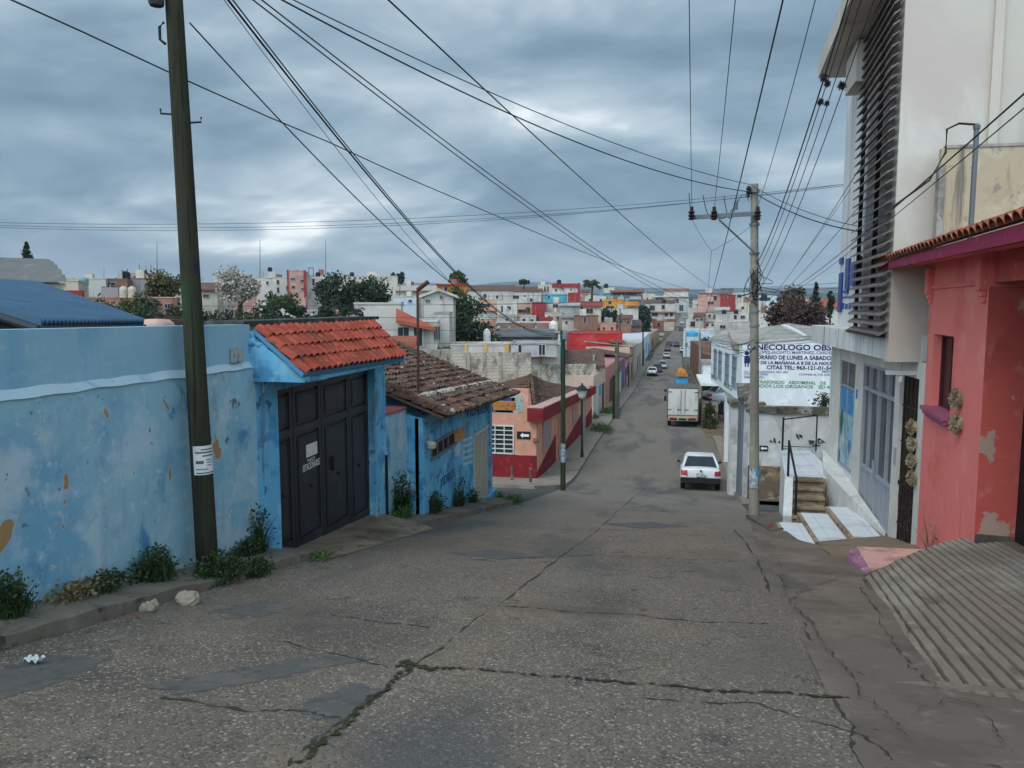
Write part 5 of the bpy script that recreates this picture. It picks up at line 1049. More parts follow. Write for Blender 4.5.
# ---- cars
def wheel(par, x, y, r=.31, w=.2):
    mb = MB(); mb.lathe((x-w/2, y, r), [(r*.62, 0), (r*.92, .0), (r, .03), (r, w-.03), (r*.92, w), (r*.62, w)], 20, 'x'); o = mb.build('wheel', mat('tyre_rubber', (.015, .015, .016), .85), par)
    mb = MB(); mb.lathe((x-w/2-.006, y, r), [(r*.15, -.0), (r*.55, .008), (r*.63, .0), (r*.63, w+.012), (r*.15, w+.012)], 16, 'x'); mb.build('rim', mat('rim_grey', (.3, .3, .31), .4, metal=.6), o)
TLR = mat('tail_light_red', (.36, .012, .02), .25, spec=.6); PLATE = mat('number_plate', (.5, .5, .47), .6, [((.15, .2, .2), 14, .5, .6)])
DKP = mat('dark_plastic', (.018, .018, .02), .6); CGL = mat('car_glass', (.018, .022, .027), .08, spec=.8)
def make_car(label, bodymat, L=4.25, Wd=1.68, H=1.42, hatch=False, group=None):
    r0 = thing('parked_car', label, 'car', (0, 0, 0), group); w = Wd/2; belt = .92
    st_ = [(0, .52, .86), (.06, .34, .95), (.35, .24, .97), (.9, .2, .95), (1.9, .19, .93), (3.0, .2, .90), (3.7, .24, .80), (4.1, .3, .70), (L, .42, .60)]
    mb = MB(); ring = []
    for i, (y, zb2, zt2) in enumerate(st_):
        k = .80 if i in (0, len(st_)-1) else .95 if i in (1, len(st_)-2) else 1
        k2 = k*.93; zm = zb2+(zt2-zb2)*.45
        ring.append([(-w*k2*.97, y, zb2), (-w*k, y, zb2+(zt2-zb2)*.2), (-w*k, y, zm), (-w*k*.985, y, zt2-.1), (-w*k*.90, y, zt2), (0, y, zt2+.03), (w*k*.90, y, zt2), (w*k*.985, y, zt2-.1), (w*k, y, zm), (w*k, y, zb2+(zt2-zb2)*.2), (w*k2*.97, y, zb2)])
    n = len(ring[0]); mb.add([p for r in ring for p in r], [(j*n+i, j*n+(i+1) % n, (j+1)*n+(i+1) % n, (j+1)*n+i) for j in range(len(ring)-1) for i in range(n)]+[tuple(range(n))[::-1], tuple(range((len(ring)-1)*n, len(ring)*n))])
    b_ = mb.build('body', bodymat, r0, smooth=True); sm = b_.modifiers.new('sub', 'SUBSURF'); sm.levels = sm.render_levels = 1
    # cabin: pillars and roof, glass inside them
    yb0, yb1, yr0, yr1 = (.10, 3.05, .45, 2.35) if hatch else (.52, 3.05, 1.02, 2.35)
    wb_, wr = w*.88, w*.66
    zb2, zr = belt, H-.03
    lo = [(-wb_, yb0, zb2), (wb_, yb0, zb2), (wb_, yb1, zb2-.04), (-wb_, yb1, zb2-.04)]; hi = [(-wr, yr0, zr), (wr, yr0, zr), (wr, yr1, zr), (-wr, yr1, zr)]
    gm = MB(); gm.hexa(lo, hi); gm.build('glass', CGL, r0)
    cm_ = MB()
    for i in range(4): cm_.tube([V(lo[i]), V(lo[i]).lerp(V(hi[i]), .5)+V((0, 0, .01)), V(hi[i])], .05, 7)
    for s_ in (-1, 1):
        cm_.tube([(s_*wb_*1.0, (yb0+yb1)/2-.1, zb2), (s_*wr*1.01, (yr0+yr1)/2-.05, zr)], .035, 6); cm_.tube([(s_*wr, yr0, zr), (s_*wr, yr1, zr)], .05, 7); cm_.tube([(s_*wb_, yb0, zb2), (s_*wb_, yb1, zb2-.04)], .03, 6)
    cm_.tube([hi[0], hi[1]], .045, 7); cm_.tube([hi[2], hi[3]], .045, 7); cm_.tube([lo[0], lo[1]], .03, 6)
    cm_.grid(lambda a, b: V((-wr+2*wr*a, yr0-.02+(yr1-yr0+.04)*b, zr+.01+.045*math.sin(math.pi*a)*(.5+.5*math.sin(math.pi*b)))), 10, 6)
    cm_.build('roof', bodymat, r0, smooth=True)
    mb = MB(); mb.hexa([(-w*.90, -.06, .30), (w*.90, -.06, .30), (w*.98, .3, .28), (-w*.98, .3, .28)], [(-w*.90, -.05, .56), (w*.90, -.05, .56), (w*.995, .3, .55), (-w*.995, .3, .55)]); mb.build('bumper', DKP, r0, bevel=.04)
    mb = MB(); mb.hexa([(-w*.86, L-.2, .25), (w*.86, L-.2, .25), (w*.78, L+.06, .3), (-w*.78, L+.06, .3)], [(-w*.86, L-.2, .5), (w*.86, L-.2, .5), (w*.78, L+.06, .48), (-w*.78, L+.06, .48)]); mb.build('bumper', DKP, r0, bevel=.03)
    for s_ in (-1, 1):
        mb = MB(); xa, xb = s_*w*.66, s_*w*.97; x0_, x1_ = min(xa, xb), max(xa, xb); y_in, y_out = -.012, .10
        y_in, y_out = -.075, .05; fy = lambda x: y_in+(y_out-y_in)*((abs(x)-w*.56)/(w*.40))**2
        mb.hexa([(x0_, fy(x0_), .64), (x1_, fy(x1_), .64), (x1_, .3, .64), (x0_, .3, .64)], [(x0_, fy(x0_)+.05, .83), (x1_, fy(x1_)+.05, .87), (x1_, .3, .87), (x0_, .3, .83)]); mb.build('tail_light', TLR, r0, bevel=.03)
        mb = MB(); mb.hexa([(s_*w*.45-.0, L-.25, .52), (s_*w*.86, L-.32, .52), (s_*w*.86, L-.1, .5), (s_*w*.45, L-.01, .5)], [(s_*w*.45, L-.25, .66), (s_*w*.86, L-.32, .66), (s_*w*.86, L-.12, .6), (s_*w*.45, L-.02, .58)]); mb.build('headlight', mat('headlight', (.6, .62, .65), .1, spec=.8), r0)
        mb = MB(); mb.hexa([(s_*(w-.02), 2.52, .93), (s_*(w+.13), 2.50, .95), (s_*(w+.13), 2.62, .95), (s_*(w-.02), 2.64, .93)], [(s_*(w-.02), 2.52, 1.0), (s_*(w+.13), 2.50, 1.08), (s_*(w+.13), 2.62, 1.06), (s_*(w-.02), 2.64, 1.0)]); mb.build('mirror', DKP, r0, bevel=.02)
        wheel(r0, s_*(w-.12), .78); wheel(r0, s_*(w-.12), 3.40)
    mb = MB(); mb.box(-.20, .20, -.075, .05, .60, .73); mb.build('plate', PLATE, r0)
    mb = MB(); mb.lathe((0, -.05, .84), [(.05, -.01), (.05, .012), (.02, .016)], 12, 'y'); mb.build('badge', mat('chrome', (.4, .4, .42), .2, metal=1), r0)
    return r0
CARW = mat('car_white', (.68, .69, .70), .3, [((.55, .54, .52), 2, .55, .8)], spec=.5)
def ground_to(o, x, y, rz=0, z=None):
    o.location = (x, y, g(y) if z is None else z); L = 2.6; dz = g(y+L)-g(y); o.rotation_euler = (math.atan2(dz, L), 0, rz)
car = make_car('white sedan parked nearest, seen from behind beside the right pavement', CARW, group='cars parked along the street')
ground_to(car, 1.66, 32.6, math.radians(-1)); W[car.name] = V((0, 0, 0))
for c_ in car.children: W[c_.name] = V((0, 0, 0))
def recolor(o, old, new):
    for ch in o.children_recursive:
        if any(m_ == old for m_ in ch.data.materials):
            ch.data = ch.data.copy()
            for i, m_ in enumerate(ch.data.materials):
                if m_ == old: ch.data.materials[i] = new
CC = {k: mat('car_'+k, v, .3, spec=.5) for k, v in dict(silver=(.38, .39, .40), dark=(.03, .034, .045), grey=(.12, .13, .14), cream=(.5, .46, .38), blue=(.05, .09, .2), red=(.3, .03, .03)).items()}
for u, v, kind, rz, lb in ((652, 376.5, None, 0, 'white car parked first on the left kerb down the street'), (662.5, 367.5, 'silver', 180, 'silver car behind the first white car on the left kerb'), (657.5, 371, 'dark', 180, 'dark car squeezed between white and silver cars down the street'),
    (666.5, 359, 'cream', 0, 'cream van-like car farther down the left kerb'), (667.5, 351.5, 'grey', 0, 'grey car beyond the cream car down the street'), (669, 346.5, 'dark', 0, 'dark car at the bottom of the far slope'), (681, 331, 'dark', 0, 'dark car lower down the far rising street'), (682, 324.5, None, 0, 'white car halfway up the far rising street'), (685, 319, 'silver', 0, 'silver car near the top of the far rising street'), (683, 353, None, 0, 'white car half hidden by the truck stall on the right'), (676.5, 347, 'blue', 0, 'blue car on the right of the far slope')):
    c_ = copy_tree(car); c_['label'] = lb; p = pg(u, v); ground_to(c_, p.x, p.y, math.radians(rz))
    if kind: recolor(c_, CARW, CC[kind])
# ---- box truck
tr = thing('box_truck', 'white box truck parked on the right shoulder seen from behind', 'truck', (0, 0, 0))
TW = mat('truck_white', (.56, .55, .51), .5, [((.40, .37, .32), 1.2, .5, .8, (2, 2, .5))])
w = 1.08
m = MB(); m.box(-w, w, 0, 3.6, .85, 2.75); bx = m.build('cargo_box', TW, tr, bevel=.02)
m = MB(); m.box(-w-.02, w+.02, -.03, 3.62, 2.75, 2.80); m.box(-w-.015, -w+.05, -.03, .03, .85, 2.75); m.box(w-.05, w+.015, -.03, .03, .85, 2.75); m.build('trim', mat('truck_trim', (.10, .095, .09), .6), bx)
for s_ in (-1, 1):
    m = MB(); x0_, x1_ = sorted((s_*.02, s_*(w-.06))); m.box(x0_, x1_, -.035, 0, .90, 2.70); d_ = m.build('rear_door', TW, tr)
    m = MB(); m.tube([(s_*.14, -.05, .95), (s_*.14, -.05, 2.66)], .02, 6)
    for z in (1.25, 2.5): x0_, x1_ = sorted((s_*(w-.3), s_*(w-.02))); m.box(x0_, x1_, -.06, -.036, z-.03, z+.03)
    x0_, x1_ = sorted((s_*.10, s_*.40)); m.box(x0_, x1_, -.06, -.036, 1.22, 1.28); m.build('door_bar', MATS['truck_trim'], d_)
    m = MB(); m.box(s_*.72-.2, s_*.72+.2, -.15, -.1, .60, .70); m.build('tail_light', TLR, tr)
    for y in (.9, 4.6): wheel(tr, s_*(w-.18), y, .38, .26)
    m = MB(); m.box(s_*(w+.12)-.09, s_*(w+.12)+.09, 4.35, 4.42, 1.35, 1.75); m.box(s_*(w+.12)-.09, s_*(w+.12)+.09, 4.35, 4.42, 2.05, 2.25); m.tube([(s_*(w-.2), 4.5, 1.9), (s_*(w+.12), 4.4, 1.9)], .02, 5); m.build('mirror', BLACK, tr)
m = MB(); m.box(-1.0, 1.0, -.12, .0, .48, .82); bp = m.build('bumper', mat('bumper_cream', (.42, .36, .26), .6), tr)
m = MB()
for i in range(3): m.box(-.92+i*.64, -.92+i*.64+.54, -.135, -.121, .52, .66)
m.build('slot', BLACK, bp)
m = MB(); m.box(-.9, .9, .3, 5.2, .5, .8); m.build('chassis', BLACK, tr)
m = MB(); m.hexa([(-w*.95, 3.75, .6), (w*.95, 3.75, .6), (w*.95, 5.5, .6), (-w*.95, 5.5, .6)], [(-w*.9, 3.75, 2.35), (w*.9, 3.75, 2.35), (w*.88, 5.0, 2.3), (-w*.88, 5.0, 2.3)]); m.build('cab', CARW, tr, bevel=.05)
m = MB(); m.hexa([(-w*.97, 4.2, 1.45), (w*.97, 4.2, 1.45), (w*.96, 5.36, 1.45), (-w*.96, 5.36, 1.45)], [(-w*.92, 4.2, 2.2), (w*.92, 4.2, 2.2), (w*.90, 5.0, 2.2), (-w*.90, 5.0, 2.2)]); m.build('glass', CGL, tr)
tr.location = (1.45, 55.0, g(55)); tr.rotation_euler = (-.01, 0, 0); tr.scale = (1.0, 1, 1)
# blue and orange stall behind the truck, brick wall, white hut, carport
def bx_px(name, label, cat, parts, base_s, group=None):
    """one thing of several boxes: (part, u0,u1,v0,v1, s, depth, material)"""
    u0, u1, v0, v1, s0 = parts[0][1:6]
    t_ = thing(name, label, cat, ps((u0+u1)/2, v1, s0), group)
    for pn, u0, u1, v0, v1, s0, dep, mt in parts:
        mb = MB(); box_px(mb, u0, u1, v0, v1, s0, dep); mb.build(pn, mt, t_, bevel=0)
    return t_
BLU = mat('kiosk_blue', (.05, .26, .48), .6, [((.10, .34, .55), 2, .5, .7)]); ORG = mat('kiosk_orange', (.50, .20, .03), .7, [((.25, .1, .04), 5, .5, .7)])
m = thing('cargo_truck', 'small truck with blue cargo box and orange tarpaulin ahead of the white truck', 'truck', (1.6, 63, g(63)))
for x_ in (1.05, 2.15):
    mb = MB(); mb.lathe((x_-.1, 63.6, g(63.6)+.38), [(.2, 0), (.36, 0), (.38, .03), (.38, .17), (.36, .2), (.2, .2)], 16, 'x'); mb.build('wheel', MATS['tyre_rubber'], m)
mb = MB(); p0, p1 = ps(676.5, 376, 63), ps(688, 376, 63); mb.box(p0.x, p1.x, 63, 66, g(63)+.7, p0.z); mb.build('cargo_box', BLU, m)
mb = MB(); mb.box(p0.x+.1, p1.x-.1, 63.1, 67.5, g(63)+.4, g(63)+.72); mb.box(p0.x+.05, p1.x-.05, 66.1, 67.6, g(66)+.72, g(66)+2.3); mb.build('cab', BLU, m)
mb = MB(); p0, p1 = ps(676.5, 376.5, 62.8), ps(688, 376.5, 62.8); mb.prism([(p0.x, 62.8, p0.z), (p1.x, 62.8, p0.z), (p1.x-.15, 62.8, p0.z+.35), ((p0.x+p1.x)/2, 62.8, p0.z+.48), (p0.x+.15, 62.8, p0.z+.4)], (0, 3, 0)); mb.build('tarpaulin', ORG, m)
def brickmat(name, c, mort, w_, h_, ax=('X', 'Z', 'Y'), off=.5, mm=.02, layers=()):
    return mat(name, c, .95, list(layers), extra=lambda t, obj, vec, c0, bs: t.mix(brick(t, obj, w_, h_, mm, ax, off), c0, mort))
BRK = brickmat('dark_brick', (.17, .085, .06), (.12, .09, .075), .4, .2, layers=[((.10, .055, .045), 1.5, .5, .7), ((.24, .14, .10), 3, .55, .75)])
BLK = brickmat('grey_block', (.47, .425, .345), (.25, .22, .18), .42, .21, mm=.03, layers=[((.30, .27, .22), .8, .45, .7), ((.15, .13, .10), .6, .56, .75, (1, 1, .6)), ((.48, .44, .37), 2.2, .55, .75)])
bw2 = thing('brick_wall', 'dark red brick wall along the right street side past the trucks', 'wall', (4.9, 100, g(100)))
for nm_, sa, sb, hh in (('wall', 68, 96, 4.6), ('upper_wall', 96.1, 150, 5.2)):
    mb = MB(); mb.hexa([(roadR(sa)+1.3, sa, g(sa)-1), (9, sa, g(sa)-1), (9, sb, g(sb)-1), (roadR(sb)+1.3, sb, g(sb)-1)], [(roadR(sa)+1.3, sa, g(sa)+hh), (9, sa, g(sa)+hh), (9, sb, g(sb)+hh), (roadR(sb)+1.3, sb, g(sb)+hh)]); mb.build(nm_, BRK, bw2)
bx_px('white_hut', 'small white walled hut beside the clinic and truck', 'hut', [('wall', 702, 726, 363, 440, 65, 2.5, WHITE), ('roof', 701.5, 727, 361.5, 363.5, 64.8, 2.8, CEM)], 60)
ct_ = bx_px('carport', 'dark carport opening between the truck and clinic', 'carport', [('back_wall', 702, 724, 384, 425, 63.5, .4, BLACK), ('floor', 701, 718, 404, 425, 56.9, 6.4, CEM), ('roof', 700.5, 719, 383.5, 386, 56.2, 7.5, WHITE), ('post', 701, 702, 386, 425, 56.4, .2, BRK), ('base_wall', 701, 714, 403, 428, 56.6, .3, paint('salmon_base', (.36, .20, .15)))], 56)
c_ = copy_tree(car); c_['label'] = 'dark car half visible inside the carport beside the truck'; c_.location = ps(704.5, 404, 59.5); c_.rotation_euler = (0, 0, math.radians(-75)); recolor(c_, CARW, CC['silver'])
# ================================================================== MIDDLE DISTANCE, LEFT
SALP = paint('shop_salmon', (.56, .27, .19), dirt=.4); DRED = mat('dark_red_paint', (.20, .018, .022), .8, [((.13, .015, .018), 1.2, .5, .75), ((.27, .05, .05), 3, .6, .8)])
cs = thing('corner_shop', 'salmon corner shop with dark red base band and parapet', 'shop', (-6, 34, g(34)))
C0 = V((-5.48, 33.6, 0)); C1 = V((-4.95, 55.0, 0))
fp = Plane((-14, 33.6, 0), (1, 0, 0)); cxr = C0.x+14                                # face towards the camera
dvv = C1-C0; LN = dvv.length; stp = Plane(C0, dvv)                                    # street face
zTop = fp.px(520, 389)[1]; zPar = fp.px(530, 407)[1]; zBand = fp.px(530, 420.5)[1]
zBs = fp.px(515, 455)[1]
m = MB(); m.hexa([(-14, 33.6, g(33)-1), (C0.x, 33.6, g(33)-1), (C1.x, C1.y, g(46)-1), (-14, C1.y, g(46)-1)], [(-14, 33.6, zPar-.35), (C0.x, 33.6, zPar-.35), (C1.x, C1.y, zPar-1.6), (-14, C1.y, zPar-1.6)]); m.build('wall', SALP, cs)
aF = fp.px(528.5, 400)[0]
m = MB(); fp.box(m, 0, aF, zPar-.6, zTop, -.3, .004); m.build('gable_wall', SALP, cs)
m = MB(); fp.box(m, aF, cxr+.35, zBand, zPar, -.3, .35); 
pdz = lambda a: -1.12*max(0, a)/LN
def slope_box(m, a0, a1, b0, b1, d0, d1): m.hexa([stp.P(a0, b0+pdz(a0), d1), stp.P(a1, b0+pdz(a1), d1), stp.P(a1, b0+pdz(a1), d0), stp.P(a0, b0+pdz(a0), d0)], [stp.P(a0, b1+pdz(a0), d1), stp.P(a1, b1+pdz(a1), d1), stp.P(a1, b1+pdz(a1), d0), stp.P(a0, b1+pdz(a0), d0)])
slope_box(m, -.34, LN*.30, zBand, zPar, -.2, .35); slope_box(m, LN*.30, LN*.84, zBand+.05, zPar-.05, -.2, .30); slope_box(m, LN*.84, LN+.3, zBand-.05, zPar-.12, -.2, .28)
m.build('parapet', DRED, cs)
m = MB(); fp.box(m, aF, cxr+.37, zPar, zPar+.05, -.32, .37); slope_box(m, -.36, LN*.30, zPar, zPar+.05, -.22, .37); slope_box(m, LN*.30, LN*.84, zPar-.05, zPar, -.22, .32); m.build('coping', paint('pink_coping', (.5, .32, .28)), cs)
m = MB(); fp.box(m, 0, cxr+.01, g(33)-.5, zBs, -.1, .02); m.build('base_band', DRED, cs)
m = MB(); a1 = LN*.25
m.prism([stp.P(0, g(33)-.5, .012), stp.P(0, g(34.2)+.42, .012), stp.P(a1, g(39)+1.55, .012), stp.P(a1, g(39)-.6, .012)], stp.n*.01)
m.prism([stp.P(LN*.36, g(41)-.6, .012), stp.P(LN*.36, g(41)+.5, .012), stp.P(LN*.74, g(49)+1.5, .012), stp.P(LN*.74, g(49)-.6, .012)], stp.n*.01); m.prism([stp.P(LN*.84, g(51)-.6, .012), stp.P(LN*.84, g(51)+.9, .012), stp.P(LN, g(55)+1.3, .012), stp.P(LN, g(55)-.6, .012)], stp.n*.01); m.build('base_band', DRED, cs)
a0, a1, b0, b1 = fp.R(486, 425.5, 513.5, 453)
window(cs, fp, a0, a1, b0, b1, 3, 6, paint('bars_white', (.55, .55, .52)), GLASS, .05, .06)
a0, a1, b0, b1 = fp.R(517, 431.5, 530.5, 439)
arp = thing('street_sign', 'black one way sign with white arrow on the salmon shop wall', 'sign', fp.P((a0+a1)/2, b0, 0))
m = MB(); fp.box(m, a0, a1, b0, b1, .01, .03); m.build('panel', BLACK, arp); arrow(fp, a0+.1, a1-.02, b0, b1, .034, arp, True)
# faded mural
def mural(u0, u1, v0, v1, c, nm):
    a0, a1, b0, b1 = fp.R(u0, v0, u1, v1); m = MB(); fp.box(m, a0, a1, b0, b1, .004, .008); m.build('mural', mat(nm, c, .85, [(tuple(x*.6+.1 for x in c), 4, .5, .7), (tuple(x*.4 for x in c), 9, .55, .7)]), cs)
mural(492, 516, 401.5, 410, (.38, .16, .04), 'mural_orange'); mural(494, 515, 397.5, 401, (.05, .06, .2), 'mural_navy'); mural(496, 523, 410.5, 413.5, (.40, .40, .38), 'mural_white'); mural(516.5, 523.5, 402, 410, (.25, .40, .38), 'mural_teal'); mural(492, 513, 410.2, 412.5, (.08, .07, .07), 'mural_black'); mural(512, 523, 395, 401, (.36, .42, .36), 'mural_pale')
PINKG = mat('greyish_window', (.28, .22, .22), .4)
for a0, a1, h0, h1, nm, mt in ((1.6, 3.6, 1.25, 2.6, 'window', PINKG), (6.3, 7.2, .3, 2.3, 'door', paint('door_pink', (.48, .25, .20))), (11.5, 13, 1.2, 2.7, 'window', PINKG), (16, 17.4, .1, 2.5, 'door', paint('door_grey', (.33, .30, .28)))):
    zz_ = g(33.6+(a0+a1)/2); m = MB(); stp.box(m, a0, a1, zz_+h0, zz_+h1, .02, .04); o = m.build(nm, mt, cs); m = MB(); stp.box(m, a0-.08, a0, zz_+h0, zz_+h1+.08, .02, .07); stp.box(m, a1, a1+.08, zz_+h0, zz_+h1+.08, .02, .07); stp.box(m, a0, a1, zz_+h1, zz_+h1+.08, .02, .07); m.build('frame', SALP, o)
e0, e1 = V((-13, 34.0, zPar-.1)), V((-5.5, 34.6, zPar-.25)); 
r0_, r1_ = ps(519, 386, 34.2), ps(528, 389, 45)
tiles(V((-5.75, 34.3, zPar-.30)), V((-5.2, 54, zPar-1.45)), ps(529, 374, 37.5), ps(541, 382, 54), 50, 12, lift=.05, jit=.02).build('roof', [TILEOLD, DECK], cs)
tiles(V((-10.5, 33.9, zPar+.05)), V((-6.0, 33.9, zPar-.2)), ps(515, 383, 37.5), ps(531, 374, 37.6), 18, 9, lift=.05, jit=.02).build('roof', [TILEOLD, DECK], cs)
for x, u, v in ((0, 512, 482), (1, 530.5, 484.5)):
    p = pg(u, v+1); m = MB(); m.tube([p+V((0, 0, -.1)), p+V((0, 0, .45)), p+V((0, 0, .75))], [.06, .06, .065], 8); o = m.build('bollard', mat('old_post_wood', (.11, .08, .065), .9, [((.25, .2, .17), 4, .5, .7)])); tag(o, ('wooden bollard standing left of the pair before the salmon shop', 'wooden bollard standing right of the pair at the pavement corner')[x], 'bollard', 'bollards before the salmon shop')
m = MB(); p = pg(529, 440); c0 = fp.P(cxr-.0, fp.px(530, 442)[1], .15); m.lathe(c0, [(.12, 0), (.15, .08), (.12, .2)], 8); m.build('meter_box', mat('meter_brown', (.2, .1, .08), .7), cs)
# ---- poles on the left side of the street
def pole(label, u, vb, vt, D, r, mt, name='street_pole', cat='utility pole', group=None, extras=()):
    b_ = pd(u, vb, D); t_ = pd(u-(vb-vt)*.0, vt, D); th_ = thing(name, label, cat, b_, group); m = MB(); m.tube([b_+V((0, 0, -.3)), b_.lerp(t_, .5), t_], [r, r*.9, r*.8], 10); m.build('pole', mt, th_); return th_, b_, t_
th_, b_, t_ = pole('dark wooden pole with paper stickers at the salmon shop corner', 563, 485, 331, 29.6, .105, WOOD)
m = MB(); n_ = tocam(b_); c0 = pd(563, 462, 29.6); e = V((-n_.y, n_.x, 0)); m.grid(lambda a, b: c0+(n_*math.cos(-1+2*a)+e*math.sin(-1+2*a))*.112+V((0, 0, .75*b)), 8, 3); m.build('sticker', mat('pole_sticker', (.33, .38, .42), .8, [((.08, .25, .25), 5, .5, .6), ((.15, .15, .17), 9, .5, .6)]), th_)
m = MB(); m.lathe(t_+V((.1, -.1, -.35)), [(.06, 0), (.11, .05), (.11, .3), (.05, .36)], 10); m.tube([t_+V((0, 0, -.1)), t_+V((.5, 0, .05)), t_+V((.75, 0, -.1))], .03, 6); m.build('lamp_arm', STEEL, th_)
GRN = mat('green_pole', (.055, .08, .045), .8, [((.12, .1, .07), 2, .45, .7, (2, 2, .3)), ((.18, .16, .12), 4, .6, .8)])
pole('green streaked pole on the left pavement past the salmon shop', 617, 414, 340, 50, .17, GRN)
pole('thin dark pole left of the green streaked pole top', 613.5, 414, 375, 50, .08, BLACK)
pole('slim grey pole farther down the left pavement', 633, 381, 344, 112, .11, CP)
pole('tall slim pole beside the white car down the street', 643, 374, 322, 150, .16, WOOD)
pole('pale concrete pole at the dark brick wall on the right', 700, 396, 333, 80, .15, CP)
pole('thin pole on the right edge of the far street', 686, 366, 330, 150, .10, CP)
pole('dark thin post in front of the purple house', 628.5, 387, 362, 96, .07, BLACK)
pole('dark skinny post by the orange terrace house', 620, 345, 309, 170, .14, WOOD)
for u, vt, vb, D, lb in ((157, 242, 300, 160, 'thin radio mast left of the wooden pole on the skyline'), (260, 240, 290, 170, 'thin radio mast right of the blossom tree'), (325.5, 240, 290, 170, 'tallest thin radio mast above the white apartments'), (104, 267, 300, 120, 'tiny antenna over the brown house at left'), (575, 283, 320, 190, 'thin mast among the middle rooftops')):
    b_ = pd(u, vb, D); t_ = pd(u, vt, D); m = MB(); k = .10 if vt < 250 else .06
    m.tube([b_, b_.lerp(t_, .45), t_], [k*1.8, k*1.1, k*.5], 5); o = m.build('radio_mast', mat('mast_grey', (.16, .17, .19), .6)); tag(o, lb, 'antenna')
sl2 = thing('street_lamp', 'black lantern street lamp on the left pavement by the salmon shop', 'street lamp', pd(583, 457, 38))
b_, t_ = pd(582, 457, 38), pd(582, 399, 38)
m = MB(); m.tube([b_, b_.lerp(t_, .2), t_], [.09, .05, .045], 8); m.build('pole', BLACK, sl2)
m = MB(); m.lathe(t_, [(.08, 0), (.17, .1), (.25, .42), (.26, .44)], 8); m.build('lantern', mat('lantern_glass', (.45, .44, .40), .3), sl2)
m = MB(); m.lathe(t_+V((0, 0, .44)), [(.32, 0), (.22, .14), (.06, .26), (.03, .36)], 8); m.build('cap', BLACK, sl2)
# ---- facades along the left pavement beyond the shop
def row(name, label, cat, s0, s1, h0, h1, wm, doors=(), base=None, roof=None):
    A_, B_ = V((roadL(s0)-1.4, s0, 0)), V((roadL(s1)-1.4, s1, 0)); th2 = thing(name, label, cat, V((A_.x, (s0+s1)/2, g((s0+s1)/2))))
    dx_ = 5 if s0 < 100 else 8
    m = MB(); m.hexa([(A_.x-dx_, s0+.02, g(s0)-1), (A_.x, s0+.02, g(s0)-1), (B_.x, s1, g(s1)-1), (B_.x-dx_, s1, g(s1)-1)], [(A_.x-dx_, s0+.02, g(s0)+h0), (A_.x, s0+.02, g(s0)+h0), (B_.x, s1, g(s1)+h1), (B_.x-dx_, s1, g(s1)+h1)]); m.build('wall', wm, th2)
    pl = Plane(A_, B_-A_); L = (B_-A_).length
    for k, (f0, f1, b0, b1, nm, mt) in enumerate(doors): gz = g(s0+(s1-s0)*(f0+f1)/2); m = MB(); pl.box(m, L*f0, L*f1, gz+b0, gz+b1, .0, .05); m.build(nm, mt, th2)
    if base: m = MB(); m.prism([pl.P(0, g(s0)-.5, .004), pl.P(L, g(s1)-.5, .004), pl.P(L, g(s1)+.9, .004), pl.P(0, g(s0)+.9, .004)], pl.n*.015); m.build('base_band', base, th2)
    if roof: m = MB(); m.hexa([(A_.x-dx_, s0, g(s0)+h0+.8), (A_.x+.5, s0, g(s0)+h0-.05), (B_.x+.5, s1, g(s1)+h1-.05), (B_.x-dx_, s1, g(s1)+h1+.8)], [(A_.x-dx_, s0, g(s0)+h0+1), (A_.x+.5, s0, g(s0)+h0+.15), (B_.x+.5, s1, g(s1)+h1+.15), (B_.x-dx_, s1, g(s1)+h1+1)]); m.build('roof', roof, th2)
    return th2
DB = mat('door_brown', (.12, .06, .045), .7); DBl = mat('door_blue', (.06, .15, .32), .6); DW = mat('door_white', (.5, .5, .48), .7); DK = mat('dark_opening', (.012, .013, .015), .7)
row('street_house', 'cream and pink house with white gate after the salmon shop', 'house', 57.6, 68, 3.4, 3.5, paint('cream_pink', (.50, .38, .30)), [(.08, .32, .1, 2.3, 'door', DW), (.45, .6, 1.6, 2.4, 'sign_panel', BLU), (.7, .85, .1, 2.4, 'door', DB)])
row('street_house', 'pink house with brown door on the left pavement', 'house', 68.1, 84, 3.6, 4.0, paint('dusty_pink', (.42, .19, .16)), [(.3, .5, .1, 2.4, 'door', DB), (.65, .85, 1.2, 2.4, 'window', DK)], None, None)
row('street_house', 'narrow purple house along the left pavement', 'house', 84.1, 98, 3.7, 3.8, paint('purple_wall', (.22, .09, .16)), [(.2, .4, .1, 2.4, 'door', DW), (.6, .8, 1.2, 2.6, 'sign_panel', DBl)])
row('street_house', 'pink and white house with signs before the grey poles', 'house', 98.1, 112, 3.8, 3.8, paint('pinkish_white', (.48, .30, .32)), [(.1, .25, .1, 2.4, 'door', DB), (.4, .55, 1.3, 2.5, 'window', DK), (.7, .9, .1, 2.5, 'door', DBl)], None, TILEOLD)
row('street_house', 'peach house with long plain wall down the street', 'house', 112.1, 135, 5.0, 5.0, paint('peach_wall', (.50, .33, .25)), [(.2, .3, .1, 2.5, 'door', DB), (.6, .7, .1, 2.5, 'door', DW)], None, CEM)
row('street_house', 'white house with blue door and blue banner down the street', 'house', 165.2, 215, 5.0, 5.0, paint('cool_white', (.50, .52, .54)), [(.1, .2, .1, 2.5, 'door', DBl), (.35, .5, 1.2, 3.5, 'sign_panel', BLU), (.75, .85, .1, 2.5, 'door', DBl)])
row('street_house', 'cream house between the peach house and the blue banner house', 'house', 135.2, 165, 4.6, 4.6, paint('old_cream', (.46, .41, .33)), [(.2, .3, .1, 2.6, 'door', DB), (.5, .6, .1, 2.6, 'door', DB)])
